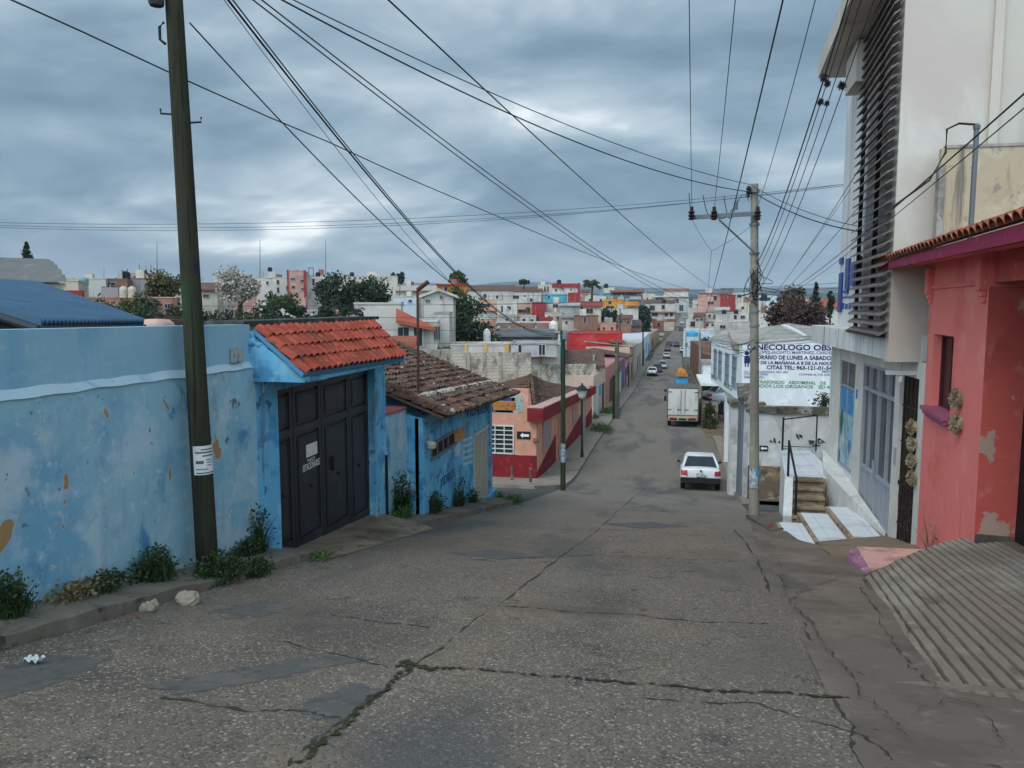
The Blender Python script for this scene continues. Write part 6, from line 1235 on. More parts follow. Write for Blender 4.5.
row('street_house', 'long ochre house at the bottom of the left street side', 'house', 215.2, 255, 4.4, 4.0, paint('ochre_wall', (.40, .32, .22)), [(.2, .3, .1, 2.6, 'door', DB)])
for (u, v, w_, h_, n_, lb) in ((610, 414, 1.6, .35, 700, 'long grass growing round the green pole foot'), (602, 432, 1.3, .3, 700, 'grass strip on the left kerb beyond the salmon shop'), (589, 420, 1.2, .5, 500, 'weeds at the wall foot by the white gate house'), (597, 404, 1.0, .4, 400, 'weeds at the wall foot farther along the left pavement')):
    p = pg(u, v); weed(lb, p+V((0, 0, .1)), w_*2.6, h_*1.2, n_*2, GRASS if n_ == 700 else LEAF, w_*1.2, .13)

# ================================================================== TREES
LF1 = leafmat('tree_leaf_dark', (.028, .045, .022), .9); LF2 = leafmat('tree_leaf_olive', (.075, .075, .028), .9); LF3 = leafmat('tree_leaf_mid', (.045, .065, .025), .9); LFB = leafmat('blossom_grey_white', (.36, .33, .27), .8); LFP = leafmat('brown_purple_leaf', (.075, .045, .038), .9); LFC = leafmat('conifer_leaf', (.022, .038, .028), .8)
BARK = mat('bark', (.06, .045, .035), .95, [((.03, .022, .018), 5, .5, .7, (2, 2, .3))])
def tree(name, label, u, vb, vt, wpx, D, leaf, kind='round', n=2200, lf=None, group=None, cat='tree', trunk=.25, seed=None, vis=None):
    base_ = pd(u, vb, D); top_ = pd(u, vt, D); h = top_.z-base_.z; w = wpx/F*D; q = random.Random(seed or int(u*3+D))
    base_.z -= 0; th2 = thing(name, label, cat, base_, group); lf = lf or max(.05, 2.7/F*D); n = int(n*1.35)
    gz = terr(base_.x, base_.y)-.3; m = MB(); cz = base_.z+h*trunk
    m.tube([V((base_.x, base_.y, min(gz, base_.z))), base_, V((base_.x+.02*w, base_.y, cz)), V((base_.x-.03*w, base_.y, base_.z+h*.75))], [w*.06+.08, w*.05+.05, w*.04+.03, .03], 7)
    for i in range(6):
        a = q.uniform(0, 6.28); z = cz+q.uniform(-.1, .3)*h; m.tube([V((base_.x, base_.y, z)), V((base_.x+math.cos(a)*w*.2, base_.y+math.sin(a)*w*.2, z+h*.15)), V((base_.x+math.cos(a)*w*.38, base_.y+math.sin(a)*w*.38, z+h*.25))], [w*.025+.02, w*.015+.015, .012], 5)
    m.build('trunk', BARK, th2); m = MB()
    cl = []
    if kind == 'round':
        for i in range(26):
            d = V((q.gauss(0, 1), q.gauss(0, 1), q.gauss(0, 1))).normalized()*(q.random()**.45); r = q.uniform(.16, .30)
            cl.append((V((base_.x+d.x*w*.40, base_.y+d.y*w*.40, base_.z+h*(trunk*.8+(1-trunk*.8)*.5)+d.z*h*(1-trunk*.8)*.40)), r*min(w, h)*.8))
    elif kind == 'cone':
        for i in range(40):
            f_ = (i/40)**.8; rr = w*.5*(1-f_)*(.75+.25*q.random()); a = q.uniform(0, 6.28); cl.append((V((base_.x+math.cos(a)*rr*.8, base_.y+math.sin(a)*rr*.8, base_.z+h*(.06+.90*f_))), w*.13*(1.15-f_)))
    elif kind == 'column':
        for i in range(30):
            f_ = i/30; rr = w*.5*(math.sin(math.pi*(.12+.80*f_))**.7); a = q.uniform(0, 6.28); cl.append((V((base_.x+math.cos(a)*rr*.6, base_.y+math.sin(a)*rr*.6, base_.z+h*(.05+.90*f_))), w*.22*(.4+rr/w)))
    elif kind == 'hedge':
        for i in range(34): cl.append((V((base_.x+q.uniform(-.5, .5)*w, base_.y+q.uniform(-.18, .18)*w, base_.z+h*q.uniform(.15, .85)*(.7+.3*q.random()))), h*q.uniform(.16, .34)))
    elif kind == 'palm':
        for i in range(18):
            a = q.uniform(0, 6.28); L = w*.5; p0 = V((base_.x, base_.y, base_.z+h*.8)); d = V((math.cos(a), math.sin(a), q.uniform(-.1, .9)))
            for k in range(14): f_ = k/14; c = p0+d*L*f_-V((0, 0, L*.6*f_*f_)); cl.append((c, w*.03))
    for i in range(n):
        c, r = cl[i % len(cl)]; d = V((q.gauss(0, 1), q.gauss(0, 1), q.gauss(0, 1))).normalized(); p = c+d*r*q.uniform(.25, 1.12); L = lf*q.uniform(.6, 1.3)
        dd_ = (d+V((q.gauss(0, .7), q.gauss(0, .7), q.gauss(0, .7)+.2))).normalized(); e = dd_.cross(V((q.gauss(0, 1), q.gauss(0, 1), q.gauss(0, 1)))).normalized()*L*.5
        m.add([p-dd_*L*.5, p+e*.8, p+dd_*L*.6, p-e*.8], [(0, 1, 2, 3)])
    m.build('crown', leaf, th2); return th2
tree('conifer_tree', 'lone small conifer over the arched grey roof', 28, 268, 241, 16, 90, LFC, 'cone', 900)
tree('leafy_tree', 'olive green tree behind the wooden pole', 164, 312, 272, 40, 75, LF2, n=1900)
tree('leafy_tree', 'yellowish green shrub tree just below the olive tree', 146, 322, 292, 30, 68, LF2, n=900, trunk=.1)
tree('blossom_tree', 'pale grey blossoming tree right of the wooden pole', 240, 318, 263, 46, 80, LFB, n=3000)
tree('dark_tree', 'big dark rounded tree left half of the pair above the tiled canopy', 335, 318, 274, 56, 85, LF1, n=2600, trunk=.1)
tree('dark_tree', 'big dark spreading tree right half of the pair above the tiled canopy', 372, 314, 274, 56, 85, LF1, n=2600, trunk=.1)
tree('leafy_tree', 'green bushy tree between blossom tree and dark trees', 282, 322, 290, 60, 72, LF3, n=2000, trunk=.1)
tree('hedge_tree', 'dark olive hedge growing below the pink house at left', 95, 326, 296, 90, 60, LF3, 'hedge', 2400, trunk=.1)
tree('hedge_tree', 'long dark hedge behind the blue wall and pink tank', 205, 338, 300, 170, 42, LF1, 'hedge', 4200, trunk=.1)
tree('hedge_tree', 'low dark hedge above the mossy parapet', 300, 326, 303, 120, 46, LF1, 'hedge', 2800, trunk=.1)
tree('evergreen_tree', 'tall dark evergreen right of the white gable house', 464, 346, 280, 42, 88, LF3, 'round', 3600, trunk=.06)
tree('evergreen_tree', 'broad dark shrub at the foot of the tall evergreen', 470, 346, 314, 62, 80, LF1, 'hedge', 2400, trunk=.1)
tree('leafy_tree', 'small yellow green treetop on the hazy skyline', 457, 290, 271, 22, 190, LF2, n=700)
tree('dark_tree', 'tiny round dark treetop at the end of the brown tiled roof', 524, 286, 279.5, 11, 230, LF1, n=300)
tree('cypress_tree', 'leaning green cypress beside the left of the far street', 643, 334, 305, 17, 232, LF1, 'column', 1200, trunk=.1)
tree('dark_tree', 'dark bush below the cypress at the street', 646, 346, 327, 12, 228, LF1, n=500)
tree('dark_tree', 'dark leafy plants by the white terrace wall', 606, 320, 309, 20, 215, LF1, 'hedge', 700)
tree('palm_tree', 'small palm like tree on the roof line near the yellow house', 592, 293, 281, 18, 230, LF2, 'palm', 600, trunk=.5)
tree('shrub_tree', 'green bush above the dark brick wall by the clinic', 711, 362, 335, 22, 155, LF3, n=1200, trunk=.1)
tree('shrub_tree', 'dense green shrub at the clinic corner beside the truck', 709, 441, 401, 17, 53, LF3, 'column', 1500, trunk=.05, lf=.13)
tree('bare_tree', 'big brownish purple tree behind the clinic roof', 793, 350, 287, 56, 70, LFP, n=4200, trunk=.1)
tree('bare_tree', 'darker top of foliage above the brownish tree', 793, 306, 285, 26, 74, LF1, n=800, trunk=.1)
tree('conifer_tree', 'pointed conifer between brown tree and white building', 815, 320, 281, 17, 76, LFC, 'cone', 1200)
tree('conifer_tree', 'narrow conifer close against the white building edge', 830, 318, 290, 9, 82, LFC, 'column', 500)
tree('shrub_tree', 'brownish shrub below the pointed conifer', 815, 345, 306, 32, 72, LFP, n=1500, trunk=.1)
tree('small_plant', 'yellow green plant on the striped wall roof', 446, 356, 346, 16, 55, LF2, 'hedge', 400, trunk=.1)
tree('small_plant', 'dark plant hanging on the grey block wall', 514, 377, 364, 5, 52, LF1, 'column', 250, trunk=.1)
for i, u in enumerate((393, 398, 402)): tree('conifer_tree', ('leftmost of three tiny dark conifers on the skyline', 'middle of three tiny dark conifers on the skyline', 'rightmost of three tiny dark conifers on the skyline')[i], u, 283, (273, 274, 272)[i], 5, 260, LFC, 'column', 200)
# ================================================================== THE TOWN
P_ = {}
for nm, c in dict(white=(.46, .43, .385), cream=(.46, .41, .33), pink=(.47, .27, .22), salmon=(.40, .19, .14), red=(.27, .032, .033), brown=(.20, .12, .085), grey=(.26, .25, .24), bluew=(.43, .48, .52), orange=(.55, .24, .03), peach=(.50, .30, .21), bright_red=(.40, .03, .03), teal=(.09, .33, .40), tan=(.38, .33, .26), yellow=(.52, .34, .10), dgrey=(.13, .13, .13), brick=(.20, .105, .075), lgrey=(.34, .335, .32), terracotta=(.29, .10, .07)).items(): P_[nm] = paint('house_'+nm, c, dirt=.8, sc=.35)
RT = mat('far_brown_tile', (.13, .068, .052), .9, [((.08, .045, .038), .8, .45, .8), ((.18, .105, .08), 1.6, .5, .85)], bump=(3, .5, .08)); RR = mat('far_red_tile', (.30, .085, .05), .9, [((.28, .07, .045), .8, .45, .7)], bump=(3, .5, .08))
_rr = random.Random(21)
NH = [0]
FW = mat('far_window', (.025, .028, .033), .3)
def house(label, u0, u1, vt, D, wall, wins=(), roof=None, rt=None, dep=9, vb=None, ridge=3, trim=None, cat='house', extra=(), group=None, name='town_house', par=True):
    uc = (u0+u1)/2; c = pd(uc, vt, D); s0 = c.y; phi = -math.atan2(c.x, c.y)*.85; kk = 1/F*D*math.hypot(1, (uc-512)/F)
    a, b = c-V(((uc-u0)*kk, 0, 0)), c+V(((u1-uc)*kk, 0, 0)); zt = c.z; zb = min(terr(c.x, s0), terr(c.x, s0+dep))-.6
    if vb is not None: zb = pd((u0+u1)/2, vb, D).z
    px = D/F; th2 = thing(name, label, cat, V(((a.x+b.x)/2, s0, zb)), group); th2.rotation_euler = (0, 0, phi)
    pl = Plane((a.x, s0, 0), (1, 0, 0)); pl.px = lambda u, v: ((u-u0)*kk, pd(uc, v, D).z); m = MB(); m.box(a.x, b.x, s0, s0+dep, zb, zt); m.build('wall', P_[wall], th2)
    if roof is None:                                                           # flat roof behind a low parapet
        m = MB(); k = max(.12, .35*px)
        m.box(a.x-k*.4, b.x+k*.4, s0-k*.4, s0+k, zt, zt+k); m.box(a.x-k*.4, b.x+k*.4, s0+dep-k, s0+dep, zt, zt+k); m.box(a.x-k*.4, a.x+k, s0+k, s0+dep-k, zt, zt+k); m.box(b.x-k, b.x+k*.4, s0+k, s0+dep-k, zt, zt+k)
        m.build('parapet', P_[trim or wall], th2)
    elif roof == 'gable':                                                      # ridge along X
        h = ridge*px; m = MB(); o = .5; m.prism([(a.x-o, s0-o, zt-.05), (a.x-o, s0+dep/2, zt+h), (a.x-o, s0+dep+o, zt-.05), (a.x-o, s0+dep+o, zt+.12), (a.x-o, s0+dep/2, zt+h+.2), (a.x-o, s0-o, zt+.12)], (b.x-a.x+2*o, 0, 0)); m.build('roof', rt or RT, th2)
        m = MB(); m.prism([(a.x+.02, s0+.02, zt), (a.x+.02, s0+dep/2, zt+h), (a.x+.02, s0+dep-.02, zt)], (b.x-a.x-.04, 0, 0)); m.build('gable', P_[wall], th2)
    elif roof == 'front':                                                      # gable facing the camera
        h = ridge*px; xm = (a.x+b.x)/2; o = .4; m = MB(); m.prism([(a.x-o, s0-o, zt-.1), (xm, s0-o, zt+h), (b.x+o, s0-o, zt-.1), (b.x+o, s0-o, zt+.12), (xm, s0-o, zt+h+.22), (a.x-o, s0-o, zt+.12)], (0, dep+o, 0)); m.build('roof', rt or RT, th2)
        m = MB(); m.prism([(a.x, s0+.01, zt), (b.x, s0+.01, zt), (xm, s0+.01, zt+h)], (0, dep-.1, 0)); m.build('gable', P_[wall], th2)
    elif roof == 'mono':
        h = ridge*px; m = MB(); o = .4; m.hexa([(a.x-o, s0-o, zt), (b.x+o, s0-o, zt), (b.x+o, s0+dep, zt+h), (a.x-o, s0+dep, zt+h)], [(a.x-o, s0-o, zt+.18), (b.x+o, s0-o, zt+.18), (b.x+o, s0+dep, zt+h+.18), (a.x-o, s0+dep, zt+h+.18)]); m.build('roof', rt or RT, th2)
        m = MB(); m.prism([(a.x, s0+.02, zt), (a.x, s0+dep-.05, zt), (a.x, s0+dep-.05, zt+h)], (b.x-a.x, 0, 0)); m.build('gable', P_[wall], th2)
    for w in wins:
        u, v, ww, hh = w[:4]; aa, bb = pl.px(u, v); W2, H2 = ww*px/2, hh*px/2; m = MB(); pl.box(m, aa-W2, aa+W2, bb-H2, bb+H2, -.1, .02); o = m.build('window', FW, th2)
        m = MB(); k = max(.05, .22*px); pl.box(m, aa-W2-k, aa+W2+k, bb-H2-k, bb-H2, 0, .12); pl.box(m, aa-W2-k, aa+W2+k, bb+H2, bb+H2+k, 0, .06); pl.box(m, aa-W2-k, aa-W2, bb-H2, bb+H2, 0, .05); pl.box(m, aa+W2, aa+W2+k, bb-H2, bb+H2, 0, .05)
        if ww > 3: pl.box(m, aa-k*.4, aa+k*.4, bb-H2, bb+H2, .0, .045)
        m.build('frame', P_['lgrey' if wall != 'lgrey' else 'white'], o)
    for nm, x0, x1, v0, v1, dd, mt in extra:                                    # slabs, balconies, awnings: proud of the front by dd
        a0, b1 = pl.px(x0, v0); a1, b0 = pl.px(x1, v1); m = MB(); pl.box(m, a0, a1, b0, b1, -.2 if dd > .1 else .0, dd); m.build(nm, mt if not isinstance(mt, str) else P_[mt], th2)
    if vb is None and roof is None and par and D > 60:                          # what stands on flat roofs: stair huts, tanks, bare rods
        for k in range(_rr.choice([0, 1, 1, 2])):
            f_ = _rr.uniform(.15, .8); xw = (b.x-a.x); hw = min(2.2, xw*.3)*_rr.uniform(.6, 1); hh = _rr.uniform(.9, 2.2)*(.6 if px < .2 else .8); yy = s0+dep*_rr.uniform(.25, .6); x_ = a.x+f_*(xw-hw)
            m = MB(); m.box(x_, x_+hw, yy, yy+2, zt, zt+hh); m.build('roof_hut', P_[_rr.choice(['white', 'lgrey', 'brick', 'cream', 'grey'])], th2)
        for k in range(_rr.choice([0, 0, 2, 4])):
            x_ = a.x+_rr.random()*(b.x-a.x); yy = s0+_rr.random()*dep; m = MB(); m.tube([(x_, yy, zt), (x_+_rr.uniform(-.1, .1), yy, zt+_rr.uniform(.8, 2.2))], .05, 4); m.build('rebar', P_['brown'], th2)
    return th2
H = house
def unrot(o):
    a = -o.parent.rotation_euler.z; o.rotation_euler = (0, 0, a); return o
# --- left skyline
H('low cream house just right of the arched grey roof', 36, 72, 281, 60, 'cream', [(61, 284, 2, 1.6)], extra=[('red_wall', 47, 76, 290.5, 304, 1.2, 'red'), ('white_post', 52, 54.5, 290, 304, 1.3, 'white')])
H('white house with black doorway and teal roof tank at left', 70, 101, 279, 85, 'white', [(77, 285, 6, 9), (99, 288, 3, 3)])
tag(tank('water_tank', 'small teal tank on the white house roof at left', 85, 285, 277.5, 7, 83, mat('tank_teal', (.06, .28, .24), .6)), None)
H('brown brick house left of the grey block building', 101, 124, 279.5, 88, 'brick', [(111, 284, 8, 3)], extra=[('steel_post', 110, 111, 284, 298, .3, 'lgrey')])
H('grey unpainted block building with dark roof edge at left', 119, 148, 279, 95, 'grey', (), trim='brown')
tag(tank('water_tank', 'black water tank on the grey block building roof', 126, 279.5, 271, 8.5, 93, mat('tank_black', (.02, .02, .025), .5)), None)
tag(tank('water_tank', 'left of two beige water tanks before the grey block building', 124, 298, 286, 8, 72, TKB), None); tag(tank('water_tank', 'right of two beige water tanks before the grey block building', 132.5, 298, 286, 8, 72, TKB), None)
H('salmon pink house with beige water tanks on its flat roof', 90, 168, 298, 73, 'salmon', [(119, 309, 8, 6), (160, 306, 5, 4)], dep=7, trim='pink')
H('far pinkish flat house behind the grey block building', 130, 156, 274, 130, 'pink', [(136, 277, 2, 2), (143, 277, 2, 2)])
H('brown tile roofed house right of the wooden pole', 199, 216, 291, 85, 'cream', [(206, 296, 5, 2)], 'mono', RT, ridge=9, extra=[('brown_band', 199, 216, 285, 291, .3, 'brown')])
H('white tower house left of the blossom tree', 215, 226, 279, 95, 'white', [(221, 289, 2, 3)])
H('white apartment block right of the blossom tree', 258, 292, 278, 120, 'white', [(277.5, 282, 2, 4), (277.5, 290, 2, 5), (268, 283, 2, 3), (286, 288, 2, 4)], extra=[('roof_hut', 269, 276, 271, 278, .1, 'white')])
H('pink apartment tower with dark red edge on the skyline', 288, 304, 271, 112, 'pink', [(293, 279, 4, 2), (301.5, 281, 3, 2), (302, 289, 3.5, 2), (293, 287, 3, 2)], extra=[('red_edge', 287.5, 289, 270, 297, .15, 'red'), ('red_edge', 303, 305, 270, 297, .15, 'red')])
H('white block beside the pink apartment tower', 305, 326, 276, 118, 'white', [(313.5, 282, 2, 6), (320, 286, 2, 3)], extra=[('tank_stand', 309, 314, 267.5, 268.5, .1, 'dgrey'), ('tank_stand', 309, 309.7, 268.5, 276, .1, 'dgrey'), ('tank_stand', 313.3, 314, 268.5, 276, .1, 'dgrey')])
H('long low pale building behind the dark trees', 322, 396, 276, 180, 'cream', [(345+i*5, 278, 2, 1.4) for i in range(9)])
H('white wall house with a red corner above the mossy parapet', 262, 336, 312, 50, 'white', extra=[('red_corner', 329, 337, 311, 317, .1, 'terracotta')], dep=5)
# --- white house with orange roofs
wh = H('white house with orange tiled roof and dark windows', 355, 400, 304, 58, 'white', [(364.5, 339, 3, 12)], extra=[('side_block', 337, 357, 310, 330, -.1, 'tan')], dep=8)
h2 = H('white wing with sloping orange roof and dark doorway', 398, 437, 322, 57, 'white', [(403.5, 333.5, 10.5, 12), (418, 337, 8, 18), (437-1.5, 333, 3.5, 13)], dep=8)
m = MB(); q = [pd(396, 308, 57.5), pd(396, 319.5, 56.5), pd(436, 328, 56.5), pd(419, 319, 57.5)]; m.slab(q, .25); unrot(m.build('roof', RR, h2))
H('white gable house left of the tall evergreen', 424, 453, 297, 70, 'white', [(441, 297.5, 2, 2), (428, 301, 4, 2)], 'front', P_['white'], ridge=6, dep=10)
H('flat white annex below the white gable house', 434, 449, 314, 60, 'white', [(437.5, 333, 4, 12)], trim='grey')
H('pale blue white house left of the white gable house', 393, 418, 297, 80, 'bluew', [(402, 303, 2, 2), (410, 301, 3, 2)], trim='white')
H('wide tan roofed warehouse on the left skyline', 396, 434, 291, 120, 'tan', (), 'mono', mat('bleached_roof_tan', (.36, .33, .28), .9), ridge=7, dep=16)
H('orange house with red tiled roof behind the evergreen', 437, 466, 285, 110, 'orange', [(446, 289, 3, 4), (455, 289, 3, 4)], extra=[('roof_edge', 436, 467, 284, 285.5, .5, 'red'), ('red_awning', 446, 466, 291, 296, 1.5, 'terracotta')])
H('orange tile roof corner sticking out beside the brown tiled roof', 385, 408, 347, 40, 'cream', (), 'mono', RR, ridge=4, dep=5)
# --- middle skyline
H('long brown tiled hall left end of the skyline', 465, 514, 290.5, 230, 'white', [(485, 296, 3, 4), (497, 297, 2, 3)], 'mono', RT, ridge=6.5, dep=20)
H('long brown tiled hall with white walls at the skyline', 513, 541, 291.5, 225, 'white', [(516, 297, 6, 3), (530, 300, 5, 3), (525, 296, 1.5, 1.5)], 'mono', RT, ridge=6, dep=20)
H('pale house with striped grey panels on the skyline', 538, 553, 285, 235, 'cream', [(545, 289, 1.5, 5), (548, 289, 1.5, 5)])
H('white building with bright red top band on the skyline', 552, 579, 287.5, 222, 'white', [(556, 290, 2, 2), (563, 289, 1.5, 1.5), (571, 289.5, 1.5, 1.5)], extra=[('red_band', 552, 580, 283.5, 287.5, .3, 'red'), ('red_edge', 577.5, 580, 283, 296, .4, 'red')])
H('turquoise wall house in front of the red topped building', 543, 567, 294, 205, 'teal', [(549, 297, 2, 2)], trim='bluew')
H('red cube house below the red topped building', 568, 580, 293, 200, 'red')
H('peach house with dark windows and white lower storey', 479, 499, 300, 160, 'peach', [(486, 305.5, 8, 3.5), (486, 315, 3, 4), (491, 315, 3, 4), (495, 315, 2.5, 4)], extra=[('white_band', 479, 496, 311.5, 319, .1, 'white'), ('balcony', 479, 496, 309.5, 311, .6, 'peach')])
H('tall white block house with one dark window', 497, 517, 301, 150, 'white', [(502, 309, 1.6, 6), (509, 308, 3.5, 3)])
H('peach house with wide dark openings beside the white block', 517, 532, 304, 165, 'peach', [(522.5, 311, 9, 3), (528, 310, 4, 5)], trim='terracotta')
H('red painted house in the middle of the town', 532, 546, 302.5, 155, 'red', (), trim='brown')
H('small white house with single dark window past the red house', 546, 566, 304, 160, 'white', [(555.5, 306, 5, 3.5)], trim='pink')
H('broad pale grey house with light roof in mid town', 560, 582, 306, 158, 'lgrey', (), 'mono', P_['lgrey'], ridge=3)
H('cream house with dark red roof and barred window', 582, 601, 307, 150, 'cream', [(589.5, 311, 7, 4.5)], 'mono', mat('far_dark_red', (.22, .05, .045), .9), ridge=5, extra=[('dark_slot', 581, 583, 305, 316, .1, FW)])
H('orange yellow house with two dark openings', 604, 622, 299.5, 245, 'orange', [(610, 299.5+3, 3, 3), (610, 308, 8, 4)])
H('orange yellow annex with round dark window', 620, 638, 302, 245, 'orange', [(628.5, 309, 3.5, 4)])
H('building with a dark shaded top floor under a roof slab', 611, 641, 292, 300, 'dgrey', [(625, 294, 24, 3)], extra=[('roof_slab', 610, 642, 290, 292, 1.2, 'terracotta')])
H('small blue house by the dark topped building', 600, 613, 293, 310, 'teal', [(605, 296, 3, 2)], extra=[('cream_tower', 604, 614, 287.5, 293, .2, 'cream')])
H('white house wall with dark windows beside the cypress', 605, 638, 309, 222, 'white', [(624, 315, 6, 3.5), (613, 314, 2, 3)], extra=[('white_roof', 597, 612, 322, 325.5, 1.5, 'white')], trim='grey')
H('white balcony house with red trims left of the far street', 639, 674, 303, 335, 'white', [(652.5, 308, 5, 5), (663, 307, 3, 4), (655, 314.5, 6, 3.5), (666, 314.5, 3, 3.5), (671, 314.5, 3, 3.5)], 'mono', RT, ridge=3, extra=[('balcony', 650, 676, 311.5, 312.8, .9, 'terracotta'), ('balcony', 650, 676, 319, 320.5, .9, 'red')])
H('tall house with red roof terrace above the far street', 652, 688, 297, 530, 'lgrey', [(660, 299, 8, 2.5), (676, 301, 5, 4), (681, 308, 4, 6), (681, 318, 4, 6)], extra=[('terrace_slab', 653, 688, 295.5, 297, 1, 'white'), ('top_wall', 664, 687, 290.5, 295.5, .1, 'cream'), ('top_roof', 663, 688, 288.5, 290.5, .8, 'terracotta')])
H('orange ground floor house below the white balcony house', 653, 674, 321, 318, 'terracotta', [(659, 325, 3, 4), (665, 326, 2, 5)], extra=[('cream_wall', 664, 674, 322, 334, .2, 'cream')])
H('narrow cream house at the street bottom beyond the cypress', 654, 663, 336, 262, 'tan', [(658, 340, 2, 4)], 'mono', P_['grey'], ridge=2)
# --- middle low roofs
H('low dark tin roofed shed row in mid town', 577, 640, 326, 212, 'brick', [(585+i*9, 330, 4, 3) for i in range(6)], 'mono', mat('dark_tin_roof', (.07, .05, .055), .8, [((.13, .09, .09), .6, .5, .7)]), ridge=5, dep=10)
H('brown brick lower storey under the cream barred window house', 574, 598, 316, 140, 'brick', [(585, 320, 2, 6)])
H('dark grey flat roofed sheds behind the red house', 560, 602, 329, 150, 'dgrey', [(570, 335, 5, 4)], 'mono', P_['dgrey'], ridge=4)
H('low brick house with grey roof strip before the cypress', 598, 640, 331, 208, 'brick', [(606, 336, 3, 4), (618, 337, 3, 5), (630, 336, 4, 4)], trim='grey')
op = H('open roof terrace with white columns and a brick parapet', 497, 553, 331, 100, 'brick', [], dep=8, extra=[('column', 498, 500, 322.5, 331, .1, 'white'), ('column', 509, 510.5, 322.5, 331, .1, 'white'), ('column', 521, 522.5, 322.5, 331, .1, 'white'), ('column', 535, 536.5, 322.5, 331, .1, 'white'), ('column', 549, 551, 322.5, 331, .1, 'cream'), ('terrace_slab', 496, 551, 321.3, 322.8, .5, 'white')])
m = MB(); p0, p1 = pd(497, 322, 104), pd(551, 332, 104); m.box(p0.x, p1.x, p0.y+2, p0.y+2.3, p1.z, p0.z); unrot(m.build('back_wall', P_['brown'], op))
H('dark brown shed roof below the open roof terrace', 497, 552, 337, 88, 'dgrey', (), 'mono', P_['dgrey'], ridge=5, dep=8)
tag(tank('water_tank', 'white domed water tank beside the open roof terrace', 553.5, 333, 320.5, 9, 96, TKW), None)
tag(tank('water_tank', 'tall white water tank before the tall evergreen', 487, 343, 328.5, 7.5, 78, TKW), None)
H('red house wall in mid town near the open terrace', 540, 552, 318, 140, 'red', (), trim='brown')
rb = H('large red building with flaking wall and orange roof', 567, 622, 334, 112, 'bright_red', [], dep=12, trim='bright_red')
m = MB(); q = [pd(588, 331.5, 74), pd(619, 333.5, 72.2), pd(635, 343, 70.5), pd(622, 343, 71)]; m.slab([pd(590, 332, 118), pd(607, 331.5, 118), pd(626, 341.5, 111), pd(610, 340.5, 111)], .3); unrot(m.build('roof', RR, rb))
H('blue strip wall at the edge of the striped terrace', 556, 563, 345, 62, 'teal')
# striped wall and block walls
st2 = H('white boundary house with orange pilasters', 450, 560, 345.5, 58, 'white', [], dep=4, extra=[('pilaster', 464.5, 467, 344.5, 358, .15, 'yellow'), ('pilaster', 484.5, 487, 344.5, 354, .15, 'yellow'), ('pilaster', 505, 509, 344, 366, .2, 'yellow'), ('pilaster', 517, 519, 355, 366, .15, 'yellow'), ('pilaster', 540, 542, 356, 366, .15, 'yellow')])
H('grey shed with pale tin front above the striped wall', 511, 557, 344.5, 57, 'lgrey', [(520, 350, 3, 10), (542, 350, 6, 10)], vb=357, dep=5, trim='grey')
def blockwall(label, u0, u1, v0, v1, vb, D, top=False):
    a, b = pd(u0, v0, D), pd(u1, v1, D+1.5); th2 = thing('block_wall', label, 'wall', V((a.x, a.y, g(a.y)))); zb = pd(u0, vb, D).z-2
    m = MB(); d = (b-a); n_ = V((-d.y, d.x, 0)).normalized()*.25; m.hexa([V((a.x, a.y, zb)), V((b.x, b.y, zb)), V((b.x, b.y, zb))+n_, V((a.x, a.y, zb))+n_], [a, b, b+n_, a+n_]); m.build('wall', BLK, th2)
    m = MB()
    for i in range(1, 5):
        p = a.lerp(b, i/5); m.box(p.x-.12, p.x+.12, p.y-.04, p.y+.2, zb, p.z+.02)
    m.build('pier', MATS['old_white_wall'] if top else CEM, th2); return th2
blockwall('grey concrete block wall left part above the old brown roof', 452, 531, 353, 352.5, 385, 50)
blockwall('long grey concrete block wall behind the salmon shop roof', 500, 596, 365, 364, 395, 57)
blockwall('pale stained wall at far left of the grey block wall', 412, 456, 350, 349, 380, 52)
bt_ = H('old brown tiled roof lying along the grey block wall top', 548, 600, 367, 63, 'tan', (), 'mono', TILEOLD, ridge=11, dep=6)
H('pink end wall beside the grey block wall and brown roof', 588, 597, 372, 62, 'salmon', (), dep=4)
# --- right side of the far street
H('pink flat house with brown top on the right skyline', 699, 723, 294, 230, 'pink', [(715, 298, 3, 4), (711, 303, 6, 2)], extra=[('top_edge', 699, 724, 292.5, 294, .3, 'brown')])
H('red house right of the pink skyline house', 721, 735, 295, 225, 'red', [(726, 297, 3, 2)], extra=[('grey_top', 721, 733, 288, 293, .1, 'dgrey')])
H('pale house with dark roof pieces on the right skyline', 733, 758, 293, 240, 'white', [(740, 296, 4, 3), (750, 297, 3, 3)])
H('white flat house with arched porch right of the far street', 689, 722, 308, 240, 'white', [(707, 311, 2, 4), (711, 311, 2, 4), (697, 315.5, 4, 2)])
H('white lower house with pink gate right of the far street', 687, 716, 320, 216, 'white', [(697, 324, 12, 5), (711, 324, 4, 5)], trim='cream')
H('long white wall house behind the brick wall', 685, 736, 330, 190, 'bluew', [(688, 345, 2, 4)], dep=8, trim='white')
tag(tank('water_tank', 'blue rooftop tank on the white wall house', 692, 336.5, 331, 12, 186, mat('tank_blue', (.05, .30, .48), .6)), None)
H('white house with black water tanks on its terrace', 717, 748, 313, 150, 'white', [(728, 316, 4, 3), (735, 317, 3, 4), (742, 317, 4, 3)], extra=[('green_awning', 716, 730, 307, 310, .8, paint('awning_green', (.35, .45, .38)))])
H('white flat roofed house just left of the concrete pole', 716, 760, 322, 110, 'white', [(724, 327, 5, 3)], dep=10)
H('white cube house behind the concrete pole', 752, 775, 314, 105, 'white', [(757, 322, 2, 3)])
H('pale skyline house right of the concrete pole', 757, 776, 296, 200, 'bluew', [(761, 299, 2, 3), (768, 299, 4, 3)])
tag(tank('water_tank', 'black water tank beside the concrete pole on the skyline', 764, 301, 293.5, 6, 190, MATS['tank_black']), None)
